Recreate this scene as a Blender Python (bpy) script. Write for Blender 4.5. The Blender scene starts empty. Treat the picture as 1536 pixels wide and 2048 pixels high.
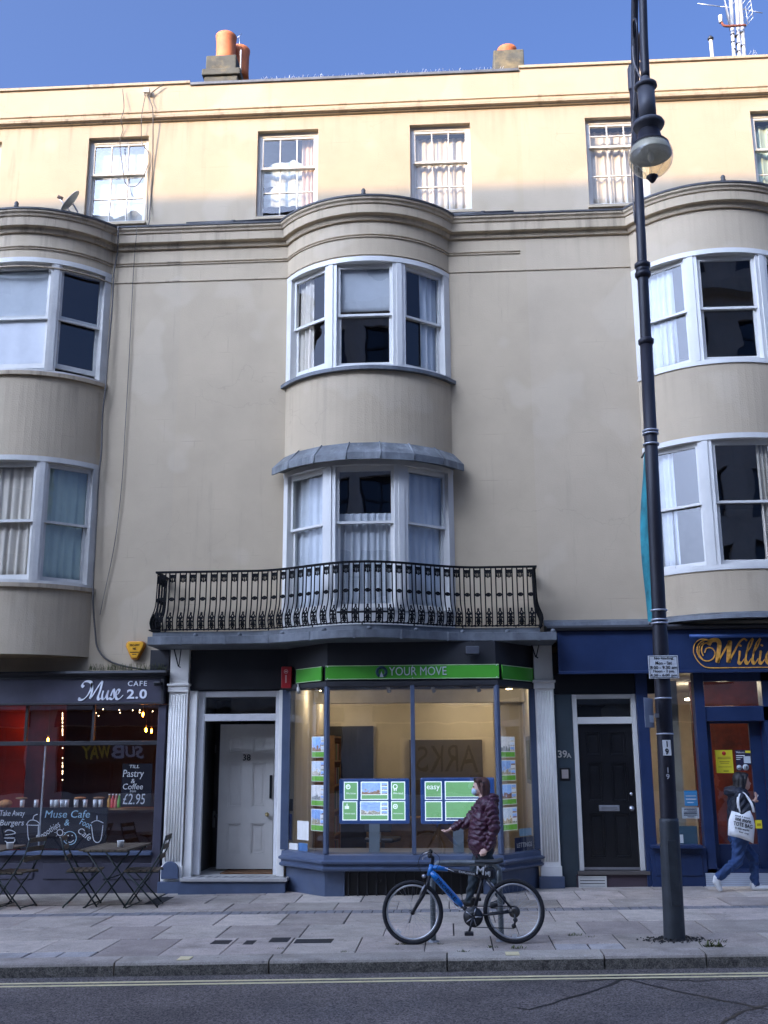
import bpy, bmesh, math, random
import numpy as np
from mathutils import Vector, Matrix, Quaternion
random.seed(7)
SC = bpy.context.scene
COL = SC.collection
# ------------------------------------------------------------------ camera
F_PX, PITCH, YAW, ROLL = 2072.0, .2325, .0595, -.0054
CAM = Vector((0, -15, 1.75))
_fw = Vector((-math.sin(YAW)*math.cos(PITCH), math.cos(YAW)*math.cos(PITCH), math.sin(PITCH)))
_r0 = Vector((math.cos(YAW), math.sin(YAW), 0)); _u0 = _r0.cross(_fw)
_rt = _r0*math.cos(ROLL)+_u0*math.sin(ROLL); _up = -_r0*math.sin(ROLL)+_u0*math.cos(ROLL)
cam = bpy.data.cameras.new('camera'); camo = bpy.data.objects.new('camera', cam); COL.objects.link(camo)
camo.matrix_world = Matrix(((_rt.x, _up.x, -_fw.x, CAM.x), (_rt.y, _up.y, -_fw.y, CAM.y), (_rt.z, _up.z, -_fw.z, CAM.z), (0, 0, 0, 1)))
cam.sensor_fit = 'VERTICAL'; cam.sensor_height = 36; cam.lens = 36*F_PX/2048; cam.clip_end = 500; cam.clip_start = .05
SC.camera = camo
# ------------------------------------------------------------------ sky, sun, exposure
SUN_EL, SUN_AZ = math.radians(24), math.radians(38)          # sun behind the camera and to its left
S = Vector((-math.sin(SUN_AZ)*math.cos(SUN_EL), -math.cos(SUN_AZ)*math.cos(SUN_EL), math.sin(SUN_EL)))
w = bpy.data.worlds.new('World'); SC.world = w; w.use_nodes = True
nt = w.node_tree; sky = nt.nodes.new('ShaderNodeTexSky'); sky.sky_type = 'NISHITA'; sky.sun_disc = False
sky.sun_elevation = SUN_EL; sky.sun_rotation = math.radians(180+38); sky.altitude = 0; sky.air_density = .32; sky.dust_density = 10.; sky.ozone_density = 8.7
nt.links.new(sky.outputs[0], nt.nodes['Background'].inputs[0]); nt.nodes['Background'].inputs[1].default_value = .15
sl = bpy.data.lights.new('sun', 'SUN'); sl.energy = 2.0; sl.angle = math.radians(.4); sl.color = (.62, .415, .165)
so = bpy.data.objects.new('sun', sl); COL.objects.link(so); so.rotation_euler = S.to_track_quat('Z', 'Y').to_euler(); so.location = S*60
SC.view_settings.view_transform = 'Standard'; SC.view_settings.look = 'None'; SC.view_settings.gamma = 1
SC.view_settings.exposure = 2.3
SC.cycles.use_denoising = True
SC.cycles.max_bounces = 8; SC.cycles.diffuse_bounces = 4; SC.cycles.glossy_bounces = 4; SC.cycles.transparent_max_bounces = 16
SC.cycles.caustics_reflective = False; SC.cycles.caustics_refractive = False; SC.cycles.sample_clamp_indirect = 6

# ------------------------------------------------------------------ helpers
SLOPE = .014
def gz(x): return SLOPE*x                                   # the street climbs gently to the right
def ray(u, v): return _fw + _rt*((u-768)/F_PX) - _up*((v-1024)/F_PX)
def at(u, v, Y=0.):                                         # photo pixel -> point on the upright plane y = Y
    d = ray(u, v); return CAM + d*((Y-CAM.y)/d.y)
def on_ground(u, v, z0=0.):
    d = ray(u, v); return CAM + d*((z0+SLOPE*CAM.x-CAM.z)/(d.z-SLOPE*d.x))

class MB:
    def __init__(s): s.v = []; s.f = []; s.sm = []; s.mi = []
    def add(s, vs, fs, smooth=False, mi=0):
        o = len(s.v); s.v += [tuple(p) for p in vs]; s.f += [tuple(i+o for i in f) for f in fs]; s.sm += [smooth]*len(fs); s.mi += [mi]*len(fs); return s
    def box(s, x0, x1, y0, y1, z0, z1, fr=None, mi=0):
        p = [(x0,y0,z0),(x1,y0,z0),(x1,y1,z0),(x0,y1,z0),(x0,y0,z1),(x1,y0,z1),(x1,y1,z1),(x0,y1,z1)]
        if fr: p = [fr(*q) for q in p]
        return s.add(p, [(0,3,2,1),(4,5,6,7),(0,1,5,4),(1,2,6,5),(2,3,7,6),(3,0,4,7)], mi=mi)
    def prism(s, poly, a, b, axis='y', mi=0, fr=None):      # poly in the two other axes
        n = len(poly)
        def mk(p, t): return {'y': (p[0], t, p[1]), 'z': (p[0], p[1], t), 'x': (t, p[0], p[1])}[axis]
        vs = [mk(p, a) for p in poly]+[mk(p, b) for p in poly]
        if fr: vs = [fr(*q) for q in vs]
        return s.add(vs, [tuple(range(n)), tuple(range(2*n-1, n-1, -1))]+[(i, i+n, (i+1) % n+n, (i+1) % n) for i in range(n)], mi=mi)
    def tube(s, pts, r, n=8, caps=True, closed=False, mi=0, smooth=True):
        P = [Vector(p) for p in pts]; m = len(P); R = r if isinstance(r, (list, tuple)) else [r]*m
        vs = []; up = None
        for i in range(m):
            a = P[(i-1) % m] if (closed or i) else P[0]; b = P[(i+1) % m] if (closed or i < m-1) else P[-1]
            t = (b-a)
            if t.length < 1e-9: t = Vector((0, 0, 1))
            t.normalize()
            if up is None: up = Vector((0, 0, 1)) if abs(t.z) < .9 else Vector((1, 0, 0))
            e1 = up-t*up.dot(t)
            if e1.length < 1e-6: e1 = t.orthogonal()
            e1.normalize(); e2 = t.cross(e1); up = e1
            for k in range(n):
                c = 2*math.pi*k/n; vs.append(P[i]+(e1*math.cos(c)+e2*math.sin(c))*R[i])
        fs = []
        for i in range(m if closed else m-1):
            j = (i+1) % m
            for k in range(n): fs.append((i*n+k, i*n+(k+1) % n, j*n+(k+1) % n, j*n+k))
        if caps and not closed: fs += [tuple(range(n-1, -1, -1)), tuple(range((m-1)*n, m*n))]
        return s.add(vs, fs, smooth, mi)
    def lathe(s, prof, c=(0,0,0), n=20, axis='z', mi=0, smooth=True):   # prof: (radius, height)
        vs = []; c = Vector(c)
        for r, h in prof:
            for k in range(n):
                a = 2*math.pi*k/n; x, y = r*math.cos(a), r*math.sin(a)
                vs.append(c+Vector({'z': (x, y, h), 'y': (x, h, y), 'x': (h, x, y)}[axis]))
        m = len(prof); fs = [(i*n+k, i*n+(k+1) % n, (i+1)*n+(k+1) % n, (i+1)*n+k) for i in range(m-1) for k in range(n)]
        fs += [tuple(range(n-1, -1, -1)), tuple(range((m-1)*n, m*n))]
        return s.add(vs, fs, smooth, mi)
    def ball(s, c, r, n=12, mi=0):
        rx, ry, rz = r if isinstance(r, (list, tuple)) else (r, r, r)
        m = n//2+1; vs = []
        for i in range(m+1):
            t = math.pi*i/m
            for k in range(n):
                a = 2*math.pi*k/n; vs.append((c[0]+rx*math.sin(t)*math.cos(a), c[1]+ry*math.sin(t)*math.sin(a), c[2]+rz*math.cos(t)))
        return s.add(vs, [(i*n+k, (i+1)*n+k, (i+1)*n+(k+1) % n, i*n+(k+1) % n) for i in range(m) for k in range(n)], True, mi)
    def sweep(s, path, prof, closed_prof=True, mi=0, caps=True):  # path: plan points, outward is right of travel; prof: (out, z)
        n = len(path); vs = []
        for i in range(n):
            p = Vector(path[i]); d1 = (Vector(path[i])-Vector(path[i-1])).normalized() if i else None
            d2 = (Vector(path[i+1])-Vector(path[i])).normalized() if i < n-1 else None
            if d1 is None: d1 = d2
            if d2 is None: d2 = d1
            n1 = Vector((d1.y, -d1.x)); n2 = Vector((d2.y, -d2.x)); b = (n1+n2)
            b = b.normalized(); k = 1/max(.35, b.dot(n1))
            for o, z in prof: vs.append((p.x+b.x*o*k, p.y+b.y*o*k, z))
        m = len(prof); fs = []
        for i in range(n-1):
            for k in range(m if closed_prof else m-1):
                fs.append((i*m+k, (i+1)*m+k, (i+1)*m+(k+1) % m, i*m+(k+1) % m))
        if caps and closed_prof: fs += [tuple(range(m-1, -1, -1)), tuple(range((n-1)*m, n*m))]
        return s.add(vs, fs, False, mi)
    def shift(s, d): s.v = [(p[0]+d[0], p[1]+d[1], p[2]+d[2]) for p in s.v]; return s
    def mesh(s, name, mats, off=(0,0,0)):
        me = bpy.data.meshes.new(name); me.from_pydata([(p[0]-off[0], p[1]-off[1], p[2]-off[2]) for p in s.v], [], s.f)
        for m in (mats if isinstance(mats, (list, tuple)) else [mats]): me.materials.append(m)
        me.polygons.foreach_set('use_smooth', s.sm); me.polygons.foreach_set('material_index', s.mi)
        bm = bmesh.new(); bm.from_mesh(me); bmesh.ops.recalc_face_normals(bm, faces=bm.faces); bm.to_mesh(me); bm.free()
        me.update(); return me
    def build(s, name, mats, parent=None, off=None, bevel=0):
        if off is None: off = root_of(parent)
        return link(name, s.mesh(name, mats, off), parent, bevel)
def root_of(o):
    if o is None: return Vector((0, 0, 0))
    while o.parent: o = o.parent
    return o.location
def link(name, me, parent=None, bevel=0):
    o = bpy.data.objects.new(name, me); COL.objects.link(o)
    if parent: o.parent = parent
    if bevel:
        b = o.modifiers.new('bevel', 'BEVEL'); b.width = bevel; b.segments = 2; b.limit_method = 'ANGLE'; b.angle_limit = math.radians(40); b.harden_normals = False
    return o
def tag(o, label, cat, group=None, kind=None):
    o['label'] = label; o['category'] = cat
    if group: o['group'] = group
    if kind: o['kind'] = kind
    return o
def thing(name, label, cat, loc=(0,0,0), rz=0, group=None):
    o = bpy.data.objects.new(name, None); COL.objects.link(o); o.location = loc; o.rotation_euler = (0, 0, rz); o.empty_display_size = .2
    return tag(o, label, cat, group)
def copy_tree(o, parent=None):
    c = o.copy(); COL.objects.link(c); c.parent = parent
    for ch in list(o.children): copy_tree(ch, c)
    return c
def text_mesh(body, size=1., bold=0., shear=0., extrude=.003, align='CENTER', spacing=1.):
    c = bpy.data.curves.new('t', 'FONT'); c.body = body; c.size = size; c.align_x = align; c.align_y = 'CENTER'; c.extrude = extrude; c.offset = bold; c.shear = shear; c.space_character = spacing; c.resolution_u = 3
    o = bpy.data.objects.new('t', c); COL.objects.link(o)
    dg = bpy.context.evaluated_depsgraph_get(); me = bpy.data.meshes.new_from_object(o.evaluated_get(dg))
    bpy.data.objects.remove(o); bpy.data.curves.remove(c); return me
def text(body, name, mat, parent, p, height=None, width=None, bold=0., shear=0., extrude=.003, face=None, rot=0., spacing=1.):
    """flat lettering centred on world point p; face = (right, up) axes, by default facing the street"""
    me = text_mesh(body, 1., bold, shear, extrude, spacing=spacing)
    co = np.empty(len(me.vertices)*3); me.vertices.foreach_get('co', co); co = co.reshape(-1, 3)
    lo, hi = co.min(0), co.max(0); co[:, :2] -= ((lo+hi)/2)[:2]
    sx = sy = None
    if height: sy = height/(hi[1]-lo[1])
    if width: sx = width/(hi[0]-lo[0])
    sx = sx or sy; sy = sy or sx
    co[:, 0] *= sx; co[:, 1] *= sy
    if rot: c, s_ = math.cos(rot), math.sin(rot); co[:, :2] = co[:, :2] @ np.array([[c, s_], [-s_, c]])
    R, U = face or (Vector((1, 0, 0)), Vector((0, 0, 1))); N = R.cross(U)
    M3 = np.array([R, U, N]); co = co @ M3 + np.array(p) - np.array(root_of(parent))
    me.vertices.foreach_set('co', co.ravel()); me.materials.clear(); me.materials.append(mat); me.update()
    return link(name, me, parent)
def smooth_line(pts, n=6):
    P = [Vector(p) for p in pts]; out = []
    for i in range(len(P)-1):
        p0, p1, p2, p3 = P[max(0, i-1)], P[i], P[i+1], P[min(len(P)-1, i+2)]
        for k in range(n):
            t = k/n; out.append(.5*((2*p1)+(p2-p0)*t+(2*p0-5*p1+4*p2-p3)*t*t+(3*p1-p0-3*p2+p3)*t**3))
    return out+[P[-1]]
def strokes(lines, w, fr, pen=None, thick=.006, mb=None, n=5):
    """ribbons drawn in sign coordinates (x, y); fr(x, y, d) -> world; pen = nib angle for thick and thin strokes"""
    mb = mb or MB()
    for ln in lines:
        L = smooth_line([(a, b, 0) for a, b in ln], n); m = len(L); vs = []
        for i in range(m):
            t = (L[min(m-1, i+1)]-L[max(0, i-1)]); t.z = 0
            if t.length < 1e-9: t = Vector((1, 0, 0))
            t.normalize(); ww = w
            if pen is not None: ww = w*(.28+.95*abs(math.sin(math.atan2(t.y, t.x)-pen))**1.5)
            if i in (0, m-1): ww *= .6
            nx, ny = -t.y*ww/2, t.x*ww/2
            vs += [fr(L[i].x+nx, L[i].y+ny, 0), fr(L[i].x-nx, L[i].y-ny, 0), fr(L[i].x-nx, L[i].y-ny, thick), fr(L[i].x+nx, L[i].y+ny, thick)]
        fs = []
        for i in range(m-1):
            for k in range(4): fs.append((i*4+k, i*4+(k+1) % 4, i*4+4+(k+1) % 4, i*4+4+k))
        fs += [(3, 2, 1, 0), tuple((m-1)*4+k for k in range(4))]
        mb.add(vs, fs)
    return mb

# ------------------------------------------------------------------ materials
def rgb(h): return tuple((c/12.92 if c <= .04045 else ((c+.055)/1.055)**2.4) for c in (int(h[i:i+2], 16)/255 for i in (0, 2, 4)))
MATS = {}
def mat(name, col, rough=.6, metal=0., var=.12, scale=3., bump=.0, bscale=60., spec=.5, per=0., emit=None, estr=0., streak=0., coat=0., dirt=0., dirtcol=(.05,.045,.035)):
    m = bpy.data.materials.new(name); m.use_nodes = True; n = m.node_tree.nodes; L = m.node_tree.links; b = n['Principled BSDF']
    b.inputs['Roughness'].default_value = rough; b.inputs['Metallic'].default_value = metal; b.inputs['Specular IOR Level'].default_value = spec
    if coat: b.inputs['Coat Weight'].default_value = coat; b.inputs['Coat Roughness'].default_value = .15
    g = n.new('ShaderNodeNewGeometry')
    nz = n.new('ShaderNodeTexNoise'); nz.inputs['Scale'].default_value = scale; nz.inputs['Detail'].default_value = 5; nz.inputs['Roughness'].default_value = .6
    L.new(g.outputs['Position'], nz.inputs['Vector'])
    mx = n.new('ShaderNodeMix'); mx.data_type = 'RGBA'; lo = [c*(1-var) for c in col]; hi = [min(1, c*(1+var)) for c in col]
    mx.inputs[6].default_value = (*lo, 1); mx.inputs[7].default_value = (*hi, 1)
    rp = n.new('ShaderNodeMapRange'); rp.inputs[1].default_value = .3; rp.inputs[2].default_value = .7; L.new(nz.outputs[0], rp.inputs[0]); L.new(rp.outputs[0], mx.inputs[0])
    out = mx.outputs[2]
    if per:
        oi = n.new('ShaderNodeObjectInfo'); hs = n.new('ShaderNodeHueSaturation'); mr = n.new('ShaderNodeMapRange'); mr.inputs[3].default_value = 1-per; mr.inputs[4].default_value = 1+per
        L.new(oi.outputs['Random'], mr.inputs[0]); L.new(mr.outputs[0], hs.inputs['Value']); L.new(out, hs.inputs['Color'])
        mr2 = n.new('ShaderNodeMapRange'); mr2.inputs[3].default_value = .5-.008; mr2.inputs[4].default_value = .5+.008
        mm = n.new('ShaderNodeMath'); mm.operation = 'FRACT'; ml = n.new('ShaderNodeMath'); ml.operation = 'MULTIPLY'; ml.inputs[1].default_value = 7.31
        L.new(oi.outputs['Random'], ml.inputs[0]); L.new(ml.outputs[0], mm.inputs[0]); L.new(mm.outputs[0], mr2.inputs[0]); L.new(mr2.outputs[0], hs.inputs['Hue']); out = hs.outputs[0]
    if streak or dirt:
        mp = n.new('ShaderNodeMapping'); mp.inputs['Scale'].default_value = (5, 5, .35) if streak else (1.3, 1.3, 1.3); L.new(g.outputs['Position'], mp.inputs[0])
        n2 = n.new('ShaderNodeTexNoise'); n2.inputs['Scale'].default_value = 1.; n2.inputs['Detail'].default_value = 6; n2.inputs['Roughness'].default_value = .7; L.new(mp.outputs[0], n2.inputs[0])
        r2 = n.new('ShaderNodeMapRange'); r2.inputs[1].default_value = .52; r2.inputs[2].default_value = .75; r2.inputs[4].default_value = max(streak, dirt); L.new(n2.outputs[0], r2.inputs[0])
        m2 = n.new('ShaderNodeMix'); m2.data_type = 'RGBA'; m2.inputs[7].default_value = (*dirtcol, 1); L.new(r2.outputs[0], m2.inputs[0]); L.new(out, m2.inputs[6]); out = m2.outputs[2]
    L.new(out, b.inputs['Base Color'])
    if rough < .95:
        rr = n.new('ShaderNodeMapRange'); rr.inputs[3].default_value = max(0, rough-.08); rr.inputs[4].default_value = min(1, rough+.12); L.new(nz.outputs[0], rr.inputs[0]); L.new(rr.outputs[0], b.inputs['Roughness'])
    if bump:
        nb = n.new('ShaderNodeTexNoise'); nb.inputs['Scale'].default_value = bscale; nb.inputs['Detail'].default_value = 4; L.new(g.outputs['Position'], nb.inputs['Vector'])
        bp = n.new('ShaderNodeBump'); bp.inputs['Strength'].default_value = bump; bp.inputs['Distance'].default_value = .01; L.new(nb.outputs[0], bp.inputs['Height']); L.new(bp.outputs[0], b.inputs['Normal'])
    if emit: b.inputs['Emission Color'].default_value = (*emit, 1); b.inputs['Emission Strength'].default_value = estr
    MATS[name] = m; return m
def glass(name, ior=1.8, tint=(.93,.95,.95), wav=.02, rough=0., milk=0.):
    """thin pane: mirror part by Schlick's law (the same from both sides), the rest passes straight through"""
    m = bpy.data.materials.new(name); m.use_nodes = True; n = m.node_tree.nodes; L = m.node_tree.links; n.remove(n['Principled BSDF'])
    t = n.new('ShaderNodeBsdfTransparent'); t.inputs[0].default_value = (*tint, 1); gl = n.new('ShaderNodeBsdfGlossy'); gl.inputs['Roughness'].default_value = rough; gl.inputs[0].default_value = (.95,.97,1,1)
    g = n.new('ShaderNodeNewGeometry'); dt = n.new('ShaderNodeVectorMath'); dt.operation = 'DOT_PRODUCT'; L.new(g.outputs['Incoming'], dt.inputs[0]); L.new(g.outputs['Normal'], dt.inputs[1])
    ab = n.new('ShaderNodeMath'); ab.operation = 'ABSOLUTE'; L.new(dt.outputs['Value'], ab.inputs[0]); om = n.new('ShaderNodeMath'); om.operation = 'SUBTRACT'; om.inputs[0].default_value = 1; L.new(ab.outputs[0], om.inputs[1])
    pw = n.new('ShaderNodeMath'); pw.operation = 'POWER'; pw.inputs[1].default_value = 5; L.new(om.outputs[0], pw.inputs[0]); F0 = ((ior-1)/(ior+1))**2
    ma = n.new('ShaderNodeMath'); ma.operation = 'MULTIPLY_ADD'; ma.inputs[1].default_value = 1-F0; ma.inputs[2].default_value = F0; L.new(pw.outputs[0], ma.inputs[0]); mx = n.new('ShaderNodeMixShader')
    nz = n.new('ShaderNodeTexNoise'); nz.inputs['Scale'].default_value = 2.2; nz.inputs['Detail'].default_value = 1; L.new(g.outputs['Position'], nz.inputs['Vector'])
    bp = n.new('ShaderNodeBump'); bp.inputs['Strength'].default_value = wav; bp.inputs['Distance'].default_value = .3; L.new(nz.outputs[0], bp.inputs['Height']); L.new(bp.outputs[0], gl.inputs['Normal'])
    body = t.outputs[0]
    if milk:
        df = n.new('ShaderNodeBsdfTranslucent'); df.inputs[0].default_value = (*tint, 1); d2 = n.new('ShaderNodeBsdfDiffuse'); d2.inputs[0].default_value = (*tint, 1); ad = n.new('ShaderNodeMixShader'); L.new(df.outputs[0], ad.inputs[1]); L.new(d2.outputs[0], ad.inputs[2]); mk = n.new('ShaderNodeMixShader'); mk.inputs[0].default_value = milk; L.new(body, mk.inputs[1]); L.new(ad.outputs[0], mk.inputs[2]); body = mk.outputs[0]
    L.new(ma.outputs[0], mx.inputs[0]); L.new(body, mx.inputs[1]); L.new(gl.outputs[0], mx.inputs[2]); L.new(mx.outputs[0], n['Material Output'].inputs[0])
    MATS[name] = m; return m
def nz2(n, L, g, sc, det=3):
    t = n.new('ShaderNodeTexNoise'); t.inputs['Scale'].default_value = sc; t.inputs['Detail'].default_value = det; L.new(g.outputs['Position'], t.inputs['Vector']); return t.outputs[0]
def stucco(name, col, tone=1.):
    """painted render: blotches, weather streaks, hairline ashlar joints showing here and there"""
    m = mat(name, col, rough=.75, var=.07, scale=1.1, bump=.3, bscale=55, spec=.25); n = m.node_tree.nodes; L = m.node_tree.links; b = n['Principled BSDF']
    src = b.inputs['Base Color'].links[0].from_socket; g = [x for x in n if x.type == 'NEW_GEOMETRY'][0]
    sp = n.new('ShaderNodeSeparateXYZ'); L.new(g.outputs['Position'], sp.inputs[0]); cb = n.new('ShaderNodeCombineXYZ'); L.new(sp.outputs[0], cb.inputs[0]); L.new(sp.outputs[2], cb.inputs[1])
    br = n.new('ShaderNodeTexBrick'); br.inputs['Scale'].default_value = 1; br.inputs['Brick Width'].default_value = .95; br.inputs['Row Height'].default_value = .36; br.inputs['Mortar Size'].default_value = .006; br.inputs['Mortar Smooth'].default_value = .2
    br.inputs['Color1'].default_value = br.inputs['Color2'].default_value = (0,0,0,1); br.inputs['Mortar'].default_value = (1,1,1,1); L.new(cb.outputs[0], br.inputs[0])
    nm = n.new('ShaderNodeTexNoise'); nm.inputs['Scale'].default_value = 2.2; nm.inputs['Detail'].default_value = 4; L.new(g.outputs['Position'], nm.inputs['Vector'])
    rm = n.new('ShaderNodeMapRange'); rm.inputs[1].default_value = .55; rm.inputs[2].default_value = .7; rm.inputs[4].default_value = .22; L.new(nm.outputs[0], rm.inputs[0])
    mu = n.new('ShaderNodeMath'); mu.operation = 'MULTIPLY'; L.new(br.outputs['Color'], mu.inputs[0]); L.new(rm.outputs[0], mu.inputs[1])
    m1 = n.new('ShaderNodeMix'); m1.data_type = 'RGBA'; m1.inputs[7].default_value = (.12,.10,.08,1); L.new(mu.outputs[0], m1.inputs[0]); L.new(src, m1.inputs[6])
    mp = n.new('ShaderNodeMapping'); mp.inputs['Scale'].default_value = (4.5, 4.5, .3); L.new(g.outputs['Position'], mp.inputs[0])
    ns = n.new('ShaderNodeTexNoise'); ns.inputs['Scale'].default_value = 1; ns.inputs['Detail'].default_value = 7; ns.inputs['Roughness'].default_value = .7; L.new(mp.outputs[0], ns.inputs[0])
    rs = n.new('ShaderNodeMapRange'); rs.inputs[1].default_value = .58; rs.inputs[2].default_value = .82; rs.inputs[4].default_value = .34*tone; L.new(ns.outputs[0], rs.inputs[0])
    m2 = n.new('ShaderNodeMix'); m2.data_type = 'RGBA'; m2.inputs[7].default_value = (.16,.14,.11,1); L.new(rs.outputs[0], m2.inputs[0]); L.new(m1.outputs[2], m2.inputs[6])
    nw = n.new('ShaderNodeTexNoise'); nw.inputs['Scale'].default_value = 1.6; nw.inputs['Detail'].default_value = 5; L.new(g.outputs['Position'], nw.inputs['Vector'])
    va = n.new('ShaderNodeVectorMath'); va.operation = 'MULTIPLY_ADD'; va.inputs[1].default_value = (.9,.9,.9); L.new(nw.outputs['Color'], va.inputs[0]); L.new(g.outputs['Position'], va.inputs[2])
    vc = n.new('ShaderNodeTexVoronoi'); vc.feature = 'DISTANCE_TO_EDGE'; vc.inputs['Scale'].default_value = .55; L.new(va.outputs[0], vc.inputs['Vector'])
    lt = n.new('ShaderNodeMapRange'); lt.inputs[1].default_value = .0; lt.inputs[2].default_value = .004; lt.inputs[3].default_value = .16; lt.inputs[4].default_value = 0; L.new(vc.outputs['Distance'], lt.inputs[0])
    mk = n.new('ShaderNodeMath'); mk.operation = 'MULTIPLY'; r5 = n.new('ShaderNodeMapRange'); r5.inputs[1].default_value = .5; r5.inputs[2].default_value = .6; L.new(nz2(n, L, g, .5), r5.inputs[0]); L.new(lt.outputs[0], mk.inputs[0]); L.new(r5.outputs[0], mk.inputs[1])
    m3 = n.new('ShaderNodeMix'); m3.data_type = 'RGBA'; m3.inputs[7].default_value = (.13,.11,.09,1); L.new(mk.outputs[0], m3.inputs[0]); L.new(m2.outputs[2], m3.inputs[6])
    pb = n.new('ShaderNodeMapRange'); pb.inputs[1].default_value = .56; pb.inputs[2].default_value = .60; pb.inputs[4].default_value = .10; L.new(nz2(n, L, g, .8, 2), pb.inputs[0])
    m4 = n.new('ShaderNodeMix'); m4.data_type = 'RGBA'; m4.inputs[7].default_value = (.75,.66,.52,1); L.new(pb.outputs[0], m4.inputs[0]); L.new(m3.outputs[2], m4.inputs[6])
    tot = None                                                # drip stains hanging below cornice, string and sills
    for ztop_ in (9.70, 7.28, 12.03, 4.2):
        a = n.new('ShaderNodeMapRange'); a.inputs[1].default_value = ztop_-.75; a.inputs[2].default_value = ztop_; L.new(sp.outputs[2], a.inputs[0]); c = n.new('ShaderNodeMath'); c.operation = 'LESS_THAN'; c.inputs[1].default_value = ztop_; L.new(sp.outputs[2], c.inputs[0])
        d = n.new('ShaderNodeMath'); d.operation = 'MULTIPLY'; L.new(a.outputs[0], d.inputs[0]); L.new(c.outputs[0], d.inputs[1])
        if ztop_ in (7.28, 4.2):                               # only where a bow's sill overhangs
            yb_ = n.new('ShaderNodeMath'); yb_.operation = 'LESS_THAN'; yb_.inputs[1].default_value = -.02; L.new(sp.outputs[1], yb_.inputs[0]); d2_ = n.new('ShaderNodeMath'); d2_.operation = 'MULTIPLY'; L.new(d.outputs[0], d2_.inputs[0]); L.new(yb_.outputs[0], d2_.inputs[1]); d = d2_
        if tot is None: tot = d.outputs[0]
        else: e = n.new('ShaderNodeMath'); L.new(tot, e.inputs[0]); L.new(d.outputs[0], e.inputs[1]); tot = e.outputs[0]
    md = n.new('ShaderNodeMapping'); md.inputs['Scale'].default_value = (9, 9, .45); L.new(g.outputs['Position'], md.inputs[0]); nd = n.new('ShaderNodeTexNoise'); nd.inputs['Scale'].default_value = 1; nd.inputs['Detail'].default_value = 5; L.new(md.outputs[0], nd.inputs[0])
    rd = n.new('ShaderNodeMapRange'); rd.inputs[1].default_value = .50; rd.inputs[2].default_value = .70; rd.inputs[4].default_value = min(.5, .17*tone); L.new(nd.outputs[0], rd.inputs[0]); dm = n.new('ShaderNodeMath'); dm.operation = 'MULTIPLY'; L.new(rd.outputs[0], dm.inputs[0]); L.new(tot, dm.inputs[1])
    m5 = n.new('ShaderNodeMix'); m5.data_type = 'RGBA'; m5.inputs[7].default_value = (.10,.085,.065,1); L.new(dm.outputs[0], m5.inputs[0]); L.new(m4.outputs[2], m5.inputs[6])
    L.new(m5.outputs[2], b.inputs['Base Color']); return m
STUC = stucco('cream_stucco', (.47, .376, .254), .9); STUC_L = stucco('weathered_cream_stucco', (.46, .371, .254), 2.0); STUC_R = stucco('pale_cream_stucco', (.48, .386, .266), .8)
def trim_mat(name, col, k):
    return mat(name, col, rough=.75, var=.06, scale=2, bump=.2, bscale=60, spec=.25, streak=k, dirtcol=(.07,.06,.045))
TRIM = trim_mat('stucco_moulding', (.475, .378, .255), .5); TRIM_L = trim_mat('weathered_moulding', (.43, .345, .24), .95)
WHITE_P = mat('white_gloss_pilaster', (.86,.83,.76), .4, var=.06, bump=.08, bscale=30, dirt=.25, dirtcol=(.45,.42,.38)); WHITE = mat('white_paint', (.64, .62, .57), .4, var=.05, bump=.05, bscale=30, dirt=.12, dirtcol=(.35,.33,.3)); WHITE_OLD = mat('old_white_paint', (.58,.56,.51), .55, var=.1, bump=.25, bscale=25, dirt=.45, dirtcol=(.3,.27,.23))
LEAD = mat('lead_sheet', (.11,.12,.13), .55, var=.35, scale=5, bump=.25, bscale=18, streak=.5, dirtcol=(.26,.28,.29))
LEAD_H = mat('patinated_lead', (.13,.14,.145), .6, var=.4, scale=5, bump=.25, bscale=18, streak=.6, dirtcol=(.42,.44,.43)); LEAD_D = mat('dark_lead', (.06,.058,.058), .6, var=.4, scale=8, bump=.3, bscale=20, dirt=.4, dirtcol=(.14,.13,.10))
IRON = mat('black_iron', (.006,.006,.007), .8, var=.3, scale=10, bump=.1, bscale=80, spec=.2)
GLASS = glass('window_glass', 1.62, wav=.006); GLASS_OLD = glass('old_glass', 1.7, (.9,.92,.92), wav=.012); GLASS_C = glass('clear_glass', 2.5, wav=.008); SHOPGLASS = glass('shop_glass', 2.3, (.96,.97,.96), wav=.003)
DARK = mat('dark_interior', (.055,.05,.046), .9); ROOM = mat('room_wall', (.50,.46,.40), .9); FLOORB = mat('floor_boards', (.12,.08,.05), .6)
CURT = mat('cream_curtain', (.62,.54,.44), .9, var=.08, bump=.15, bscale=120); CURT_G = mat('pale_green_curtain', (.42,.50,.41), .9, var=.1, bump=.15, bscale=120); CURT_W = mat('white_net_curtain', (.55,.56,.57), .9, var=.08); CURT_P = mat('peach_curtain', (.66,.48,.36), .9, var=.08)
NAVYG = mat('slate_blue_paint', (.075,.10,.16), .42, var=.14, bump=.06, bscale=40, dirt=.25, dirtcol=(.16,.16,.17))
CHAR = mat('charcoal_paint', (.022,.022,.025), .5, var=.2, bump=.08)
NAVY = mat('navy_paint', (.012,.028,.085), .4, var=.16, bump=.06, bscale=40, dirt=.15, dirtcol=(.05,.05,.06))
PURP = mat('dark_plum_paint', (.055,.052,.075), .5, var=.2, bump=.08, bscale=40, dirt=.3, dirtcol=(.02,.02,.025))
BLACKD = mat('black_gloss', (.008,.008,.009), .3, var=.3)
BRASS = mat('brass', (.55,.42,.2), .35, 1.); STEEL = mat('steel', (.5,.5,.52), .35, .9, var=.15); GALV = mat('galvanised_steel', (.32,.34,.36), .5, .6, var=.2, scale=12)
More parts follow.
